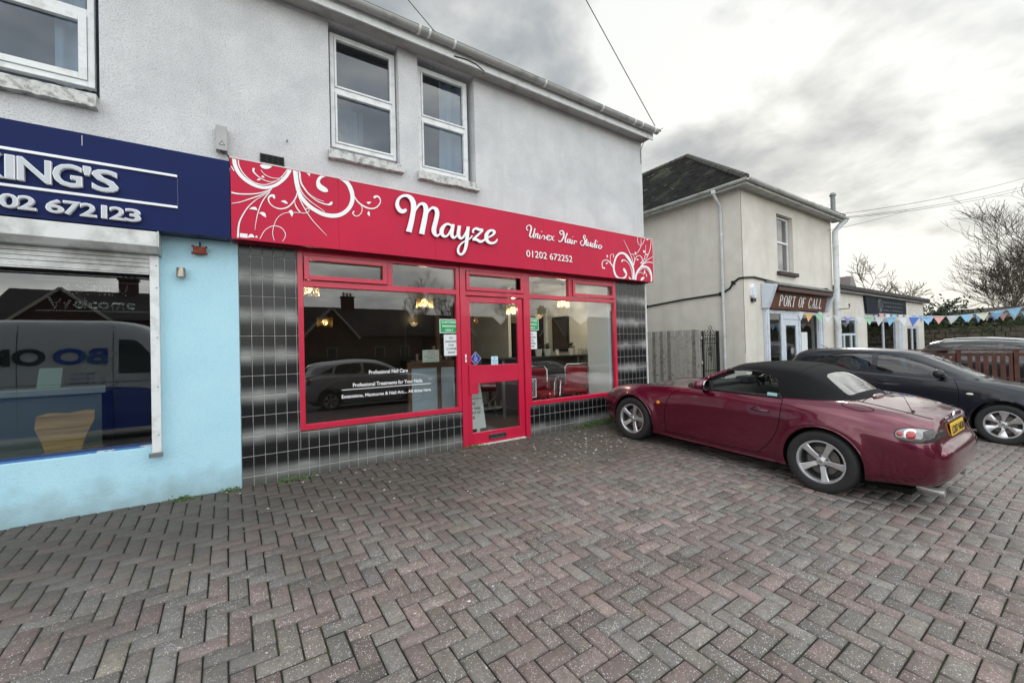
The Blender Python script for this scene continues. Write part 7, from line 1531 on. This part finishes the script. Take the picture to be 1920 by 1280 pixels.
    if detail:
        gp=MB()
        def gside(path,s_,r=.004): gp.tube([(s_*sx*(B_.side(u,z)+.0005),(UM-u)*sy,z*sz) for u,z in path],r,5)
        for s_ in (-1,1):
            gside([tuple(q) for q in catmull([(1.42,.95),(1.36,.80),(1.34,.5),(1.38,.27)],6)],s_); gside([(2.51,.97),(2.51,.6),(2.50,.25)],s_); gside([tuple(q) for q in catmull([(3.33,.98),(3.30,.85),(3.12,.68),(3.02,.5),(3.0,.27)],6)],s_); gside([(1.38,.27),(2.2,.262),(3.0,.27)],s_)
        gp.build('shut_lines',DARK,T,world=False)
        for s_ in (-1,1):
            st_=MB(); st_.tube([(s_*sx*(B_.side(u,.52)+.002),(UM-u)*sy,.52*sz) for u in np.linspace(1.40,3.0,14)],.014,6); st_.build('rubbing_strip',paint,T,world=False,smooth=True)
            m_=MB(); m_.sphere((0,0,0),1,16,10); m_.v=[((s_*.985+v[0]*.11)*sx,(UM-1.58+v[1]*.075)*sy,(1.03+v[2]*.075)*sz) for v in m_.v]; m_.build('door_mirror',BLACKP if sc3[2]<1.05 else paint,T,world=False,smooth=True); m_=MB(); m_.bar((s_*.80*sx,(UM-1.56)*sy,.97*sz),(s_*.93*sx,(UM-1.57)*sy,1.0*sz),.06,.035); m_.build('mirror_bracket',BLACKP,T,world=False)
            for u in (2.36,3.18): hx=B_.side(u,.83); h=MB(); h.tube([(s_*(hx+.006)*sx,(UM-u+.08)*sy,.835*sz),(s_*(hx+.022)*sx,(UM-u+.04)*sy,.836*sz),(s_*(hx+.022)*sx,(UM-u-.05)*sy,.836*sz),(s_*(hx+.006)*sx,(UM-u-.08)*sy,.835*sz)],.014,7); h.build('door_handle',paint,T,world=False,smooth=True)
            rx=B_.side(1.20,.72); h=MB(); h.sphere((s_*(rx+.002)*sx,(UM-1.22)*sy,.735*sz),.045,14,8,(.25,1,.40)); h.build('side_repeater',mat('clear_lens',(.75,.75,.72),.1),T,world=False,smooth=True)
            m_=MB(); m_.sphere((0,0,0),1,20,10); m_.v=[((s_*.66+v[0]*.13-v[1]*.06*s_)*sx,(UM-.22+v[1]*.22)*sy,(.735+v[2]*.08-v[1]*.05)*sz) for v in m_.v]; m_.build('headlight',mat('headlamp_lens',(0,0,0)),T,world=False,smooth=True)
            m_=MB(); m_.sphere((0,0,0),1,20,10); m_.v=[((s_*.70+v[0]*.10)*sx,(UM-4.02+v[1]*.09)*sy,(.82+v[2]*.10)*sz) for v in m_.v]; m_.build('rear_lamp',mat('lamp_red',(0,0,0)),T,world=False,smooth=True)
        wp=MB(); wp.tube([(-.55*sx,(UM-1.10)*sy,.995*sz),(-.1*sx,(UM-1.06)*sy,1.01*sz),(.35*sx,(UM-1.12)*sy,1.02*sz)],.012,5); wp.tube([(.0,(UM-1.08)*sy,1.0*sz),(.4*sx,(UM-1.09)*sy,1.01*sz),(.6*sx,(UM-1.2)*sy,1.02*sz)],.012,5); wp.build('wiper',BLACKP,T,world=False)
        ar=MB(); ar.tube([(0,(UM-3.5)*sy,1.39*sz),(0,(UM-3.68)*sy,1.47*sz)],[.008,.004],6); ar.build('aerial',BLACKP,T,world=False)
    if rails:
        for s_ in (-1,1):
            m_=MB(); m_.tube([(s_*.60*sx,(UM-u)*sy,z*sz) for u,z in ((1.95,1.36),(2.08,1.425),(2.3,1.455),(2.8,1.475),(3.3,1.45),(3.55,1.40),(3.65,1.34))],.022,8); m_.build('roof_rail',mat('rail_silver',(.5,.51,.52),.3,.8),T,world=False,smooth=True)
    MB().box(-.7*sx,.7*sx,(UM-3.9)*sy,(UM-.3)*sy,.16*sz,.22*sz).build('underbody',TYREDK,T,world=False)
    for s_ in (-1,1):
        for y in (hf,hr): wheel(T,s_*.873*sx,y*sy,.315,.318,rimr,s_,spokes=spokes,sw=.05 if spokes>=6 else .06,phase=.52,style='wide')
    return T
def carM(x,y,facing,z=None,dx=0,dy=0):
    """facing=+1 nose toward +Y, -1 nose toward -Y ; pitched and rolled with the paving"""
    sy_=(gz(x,y+1)-gz(x,y-1))/2; sx_=(gz(x+.8,y)-gz(x-.8,y))/1.6
    R_=Matrix.Rotation(math.atan(sy_),4,'X')@Matrix.Rotation(-math.atan(sx_),4,'Y')
    if facing<0: R_=R_@Matrix.Rotation(math.pi,4,'Z')
    return Matrix.Translation((x,y,gz(x,y) if z is None else z))@R_
BLK=mat('black_blue_paint',(.003,.005,.012),.35,coat=.55,crough=.03,spec=.3)
hatch('hatchback_car','shiny dark navy five door hatchback parked nose out beyond the red roadster',carM(11.08,.27+2.1,-1),BLK,sc3=(1,1,1.03))
hatch('estate_car','black tall estate car with silver roof rails behind the red brown timber railing',carM(18.9,1.55,-1,z=-.52),mat('estate_paint',(.012,.013,.016),.3,coat=1),sc3=(1.03,1.10,1.16),rails=True)
# ------------------------------------------------------------------ the street behind the camera, seen mirrored in the glass
Ms=Matrix.Translation((4.1,-4.0-.9,gz(3.3,-4.6)-.01))@Matrix.Rotation(-math.pi/2,4,'Z')
hatch('parked_car','silver grey five door car on the street, seen mirrored in the large left window',Ms,mat('silver_paint',(.50,.51,.52),.3,metal=.4,coat=1),sc3=(1,1.06,1.12),detail=True)
def van():
    M=Matrix.Translation((.0-2.65,-1.45-1.0,gz(0,-2.4)+.02))@Matrix.Rotation(-math.pi/2,4,'Z')@Matrix.Diagonal((1.04,1.06,1.22,1)); UM=2.5
    T=thing('delivery_van','white delivery van with blue lower half and large lettering, mirrored in the left window','van',mat=M)
    def S(u,zb,xb,xs,zs,xm,zm,xu,zu,xt,zt,xh,zh,zc): return (u,[(0,zb),(xb,zb),(xs,zs),(xm,zm),(xu,zu),(xt,zt),(xh,zh),(0,zc)])
    st=[S(0,.4,.3,.5,.42,.6,.6,.55,.75,.45,.85,.25,.9,.9),S(.08,.28,.6,.75,.3,.8,.6,.78,.85,.65,1.0,.4,1.04,1.05),S(.5,.22,.8,.9,.25,.93,.6,.92,.9,.80,1.12,.5,1.2,1.22),S(1.0,.22,.85,.92,.25,.95,.6,.94,1.1,.82,1.5,.5,1.62,1.65),S(1.45,.22,.86,.93,.25,.95,.7,.94,1.3,.84,1.85,.6,1.97,1.99),S(2.0,.22,.87,.93,.25,.95,.7,.94,1.4,.86,1.93,.65,2.04,2.06),S(4.8,.22,.87,.93,.25,.95,.7,.94,1.4,.86,1.93,.65,2.04,2.06),S(4.97,.25,.83,.90,.28,.92,.7,.91,1.4,.82,1.86,.6,1.98,2.0),S(5.0,.3,.7,.8,.32,.85,.7,.84,1.35,.75,1.7,.5,1.8,1.82)]
    B_=Loft(st,60,6); VW=mat('van_white',(.62,.68,.72),.35,coat=.6); VB=mat('van_blue',(.008,.04,.42),.35,coat=.6)
    body=boolean(B_.mesh(UM),[cyl(0,UM-u,.34,.38,a,b) for u in (.95,3.95) for a,b in ((.6,1.3),(-1.3,-.6))],'DIFFERENCE')
    mb=MB(); mb.v,mb.f=list(body[0]),list(body[1]); mb.mi=[1 if sum(mb.v[i][2] for i in f)/len(f)<.88 else 0 for f in mb.f]; mb.build('body',[VW,VB],T,world=False,smooth=True,angle=40)
    for s_ in (-1,1):
        for u in (.95,3.95): wheel(T,s_*.94,UM-u,.33,.335,.21,s_,spokes=6,sw=.05,style='wide')
        w_=MB(); n=8; vs=[]
        for i in range(n+1):
            u=1.12+.65*i/n; zt=float(np.interp(u,[1.12,1.5,1.77],[1.25,1.70,1.72]))
            for k in range(4): z=1.14+(zt-1.14)*k/3; vs.append((s_*(B_.side(u,z)+.004),UM-u,z))
        w_.add(vs,[(i*4+k,i*4+k+1,(i+1)*4+k+1,(i+1)*4+k) for i in range(n) for k in range(3)]); w_.build('side_window',mat('van_glass',(.02,.025,.03),.1),T,world=False,smooth=True)
        m_=MB(); m_.box(s_*1.0-.06,s_*1.0+.06,UM-1.25,UM-1.15,1.1,1.32); m_.build('door_mirror',BLACKP,T,world=False,bevel=.02)
        g=MB(); 
        for u,z0_,z1_ in ((1.05,.3,1.1),(1.85,.3,1.95),(3.1,.3,1.95)): g.tube([(s_*(B_.side(u,z)+.001),UM-u,z) for z in np.linspace(z0_,z1_,12)],.006,4)
        g.tube([(s_*(B_.side(u,1.0)+.001),UM-u,1.0) for u in np.linspace(1.1,4.9,12)],.006,4); g.build('shut_lines',DARK,T,world=False)
    # lettering on the side that faces the shops (local -X side is world +Y)
    xs=-1
    for side in (-1,1):
        tx=MB(); sx_=side*.958; up=(0,0,1)
        # reading direction for someone looking at this side
        xd=(0,side,0)
        def y0(u_start): return UM-u_start
        if side==-1: text(tx,'BO',(sx_,UM-1.92,1.33),xd=xd,width=.74,height=.27,size=.3,offset=.012,extrude=.002)
        else: text(tx,'OM',(sx_,UM-2.75,1.36),xd=xd,width=.62,height=.27,size=.3,offset=.012,extrude=.002)
        tx.build('side_lettering',VB,T,world=False)
        tx=MB(); text(tx,'OM' if side==-1 else 'BO',(sx_,UM-2.74 if side==-1 else UM-3.3,1.33),xd=xd,width=.80,height=.27,size=.3,offset=.012,extrude=.002); tx.build('side_lettering',BLACKP,T,world=False)
        tx=MB()
        for i,l in enumerate(('Windows','Conservatories','Architectural','Structures')): text(tx,l,(sx_*.999+side*.004,(UM-2.1) if side==-1 else UM-2.7,1.14-.075*i),xd=xd,height=.04,width=.33,size=.06)
        tx.build('small_lettering',VB,T,world=False)
    return T
van()
# brick houses across the road
BRICKM=mat('brick_red',(.13,.06,.045),.9,col2=(.09,.045,.038),vscale=8); HR=mat('house_roof',(.05,.04,.038),.9,var=.3,vscale=5); TRIM=mat('bargeboard',(.6,.58,.54),.6)
def house(x,y,w,d,eh,rh,label,gable=True,ch=True):
    z=-.55; T=thing('brick_house',label,'house',(x,y,z),group='brick houses across the road'); m_=MB(); m_.box(x,x+w,y-d,y,z,eh); m_.build('wall',BRICKM,T)
    r_=MB(); r_.add([(x-.3,y+.3,eh),(x+w+.3,y+.3,eh),(x+w+.3,y-d-.3,eh),(x-.3,y-d-.3,eh),(x+.2,y-d/2,eh+rh),(x+w-.2,y-d/2,eh+rh)],[(0,1,5,4),(2,3,4,5),(1,2,5),(3,0,4),(3,2,1,0)])
    R_=r_.build('roof',HR,T)
    if gable:
        gx=x+w*.3; gw=w*.34; gh=rh*.8; g=MB(); g.box(gx-gw/2,gx+gw/2,y,y+1.4,z,eh); g.add([(gx-gw/2,y+1.4,eh),(gx+gw/2,y+1.4,eh),(gx,y+1.4,eh+gh),(gx-gw/2,y-2,eh),(gx+gw/2,y-2,eh),(gx,y-3,eh+gh)],[(0,1,2)]); g.build('gable_wall',BRICKM,T)
        g=MB(); g.add([(gx-gw/2-.3,y+1.6,eh-.25),(gx,y+1.6,eh+gh+.1),(gx,y-3.5,eh+gh+.1),(gx-gw/2-.3,y-3.5,eh-.25),(gx+gw/2+.3,y+1.6,eh-.25),(gx+gw/2+.3,y-3.5,eh-.25)],[(0,1,2,3),(1,4,5,2)]); g.build('gable_roof',HR,T)
        g=MB(); g.bar((gx-gw/2-.3,y+1.65,eh-.25),(gx,y+1.65,eh+gh+.1),.06,.22); g.bar((gx+gw/2+.3,y+1.65,eh-.25),(gx,y+1.65,eh+gh+.1),.06,.22); g.build('bargeboard',TRIM,T)
        for wx in (gx-.5,): 
            F=MB(); frame_rect(F,wx,wx+1.0,.5,1.8,y+1.4,y+1.46,.07); W=F.build('window',TRIM,T); MB().box(wx+.07,wx+.93,y+1.41,y+1.43,.57,1.73).build('pane',mat('house_glass',(.04,.045,.05),.1),W)
    for wx in (x+w*.62,x+w*.82):
        F=MB(); frame_rect(F,wx,wx+1.1,.4,1.8,y,y+.06,.08); W=F.build('window',TRIM,T); MB().box(wx+.08,wx+1.02,y+.01,y+.03,.48,1.72).build('pane',mat('house_glass',(0,0,0)),W)
    if ch:
        cx=x+w*.5; c=MB(); c.box(cx-.7,cx+.7,y-d/2-.4,y-d/2+.4,eh+rh-.8,eh+rh+1.2); c.box(cx-.8,cx+.8,y-d/2-.5,y-d/2+.5,eh+rh+1.2,eh+rh+1.35); [c.tube([(cx+q,y-d/2,eh+rh+1.35),(cx+q,y-d/2,eh+rh+1.8)],.13,8) for q in (-.4,0,.4)]; c.build('chimney',BRICKM,R_)
house(4.5,-38,15,9,2.9,3.6,'brick house with pale edged gable and chimney, mirrored left in the large window'); house(21,-40,13,9,2.9,3.2,'lower brick house mirrored in the middle of the large window'); house(38,-42,14,9,3.1,3.4,'brick house mirrored in the door and right hand window'); house(-16,-40,16,9,4.6,3.0,'two storey brick house mirrored in the blue shop window'); house(58,-44,15,9,3.2,3.6,'farthest brick house along the road, mirrored at the right')
for i,(x,y,h,sd,lb) in enumerate([(22,-50,14,3,'tall bare birch tree rising behind the mirrored houses'),(29,-52,13,14,'second bare tree behind the houses, mirrored above the green notice'),(43,-50,14,17,'bare tree mirrored in the upper door glass'),(60,-55,13,19,'bare tree mirrored in the right hand window')]):
    bare_tree('bare_tree',lb,(x,y,-.5),h,sd,spread=.7,levels=6,rt=.2,tw=.014,nk=(2,3),group='bare trees behind the houses across the road')
T=thing('street_lamp','tall grey street lamp across the road, mirrored beside the chimney','street lamp',(16,-40,-.5)); m_=MB(); m_.tube([(16,-34,-.5),(16,-34,6.6)],[.09,.06],8); m_.tube([(16,-34,6.6),(16.2,-33.6,6.9),(17.2,-33.2,7.0)],.04,6); m_.build('column',GREYM,T); MB().box(17.0,17.9,-33.35,-33.1,6.93,7.06).build('lamp_head',GREYM,T)
T=thing('street_hedge','dark clipped hedge in front of the houses across the road','hedge',(20,-20,-.5)); h_=MB(); r=random.Random(77)
for i in range(9000):
    x=r.uniform(-25,75); y=-20+r.uniform(-.5,.5); z=-.5+r.uniform(0,1.5); s_=.14; a=Vector((r.gauss(0,1),r.gauss(0,1),r.gauss(0,1))).normalized()*s_; b=a.orthogonal().normalized()*s_*.5; p=Vector((x,y,z)); h_.quad(p-a,p-b,p+a,p+b)
h_.build('foliage',mat('evergreen_leaf',(0,0,0)),T); MB().box(-25,75,-20.4,-19.6,-.5,.85).build('hedge_core',mat('hedge_dark',(.012,.018,.008),.9),T)
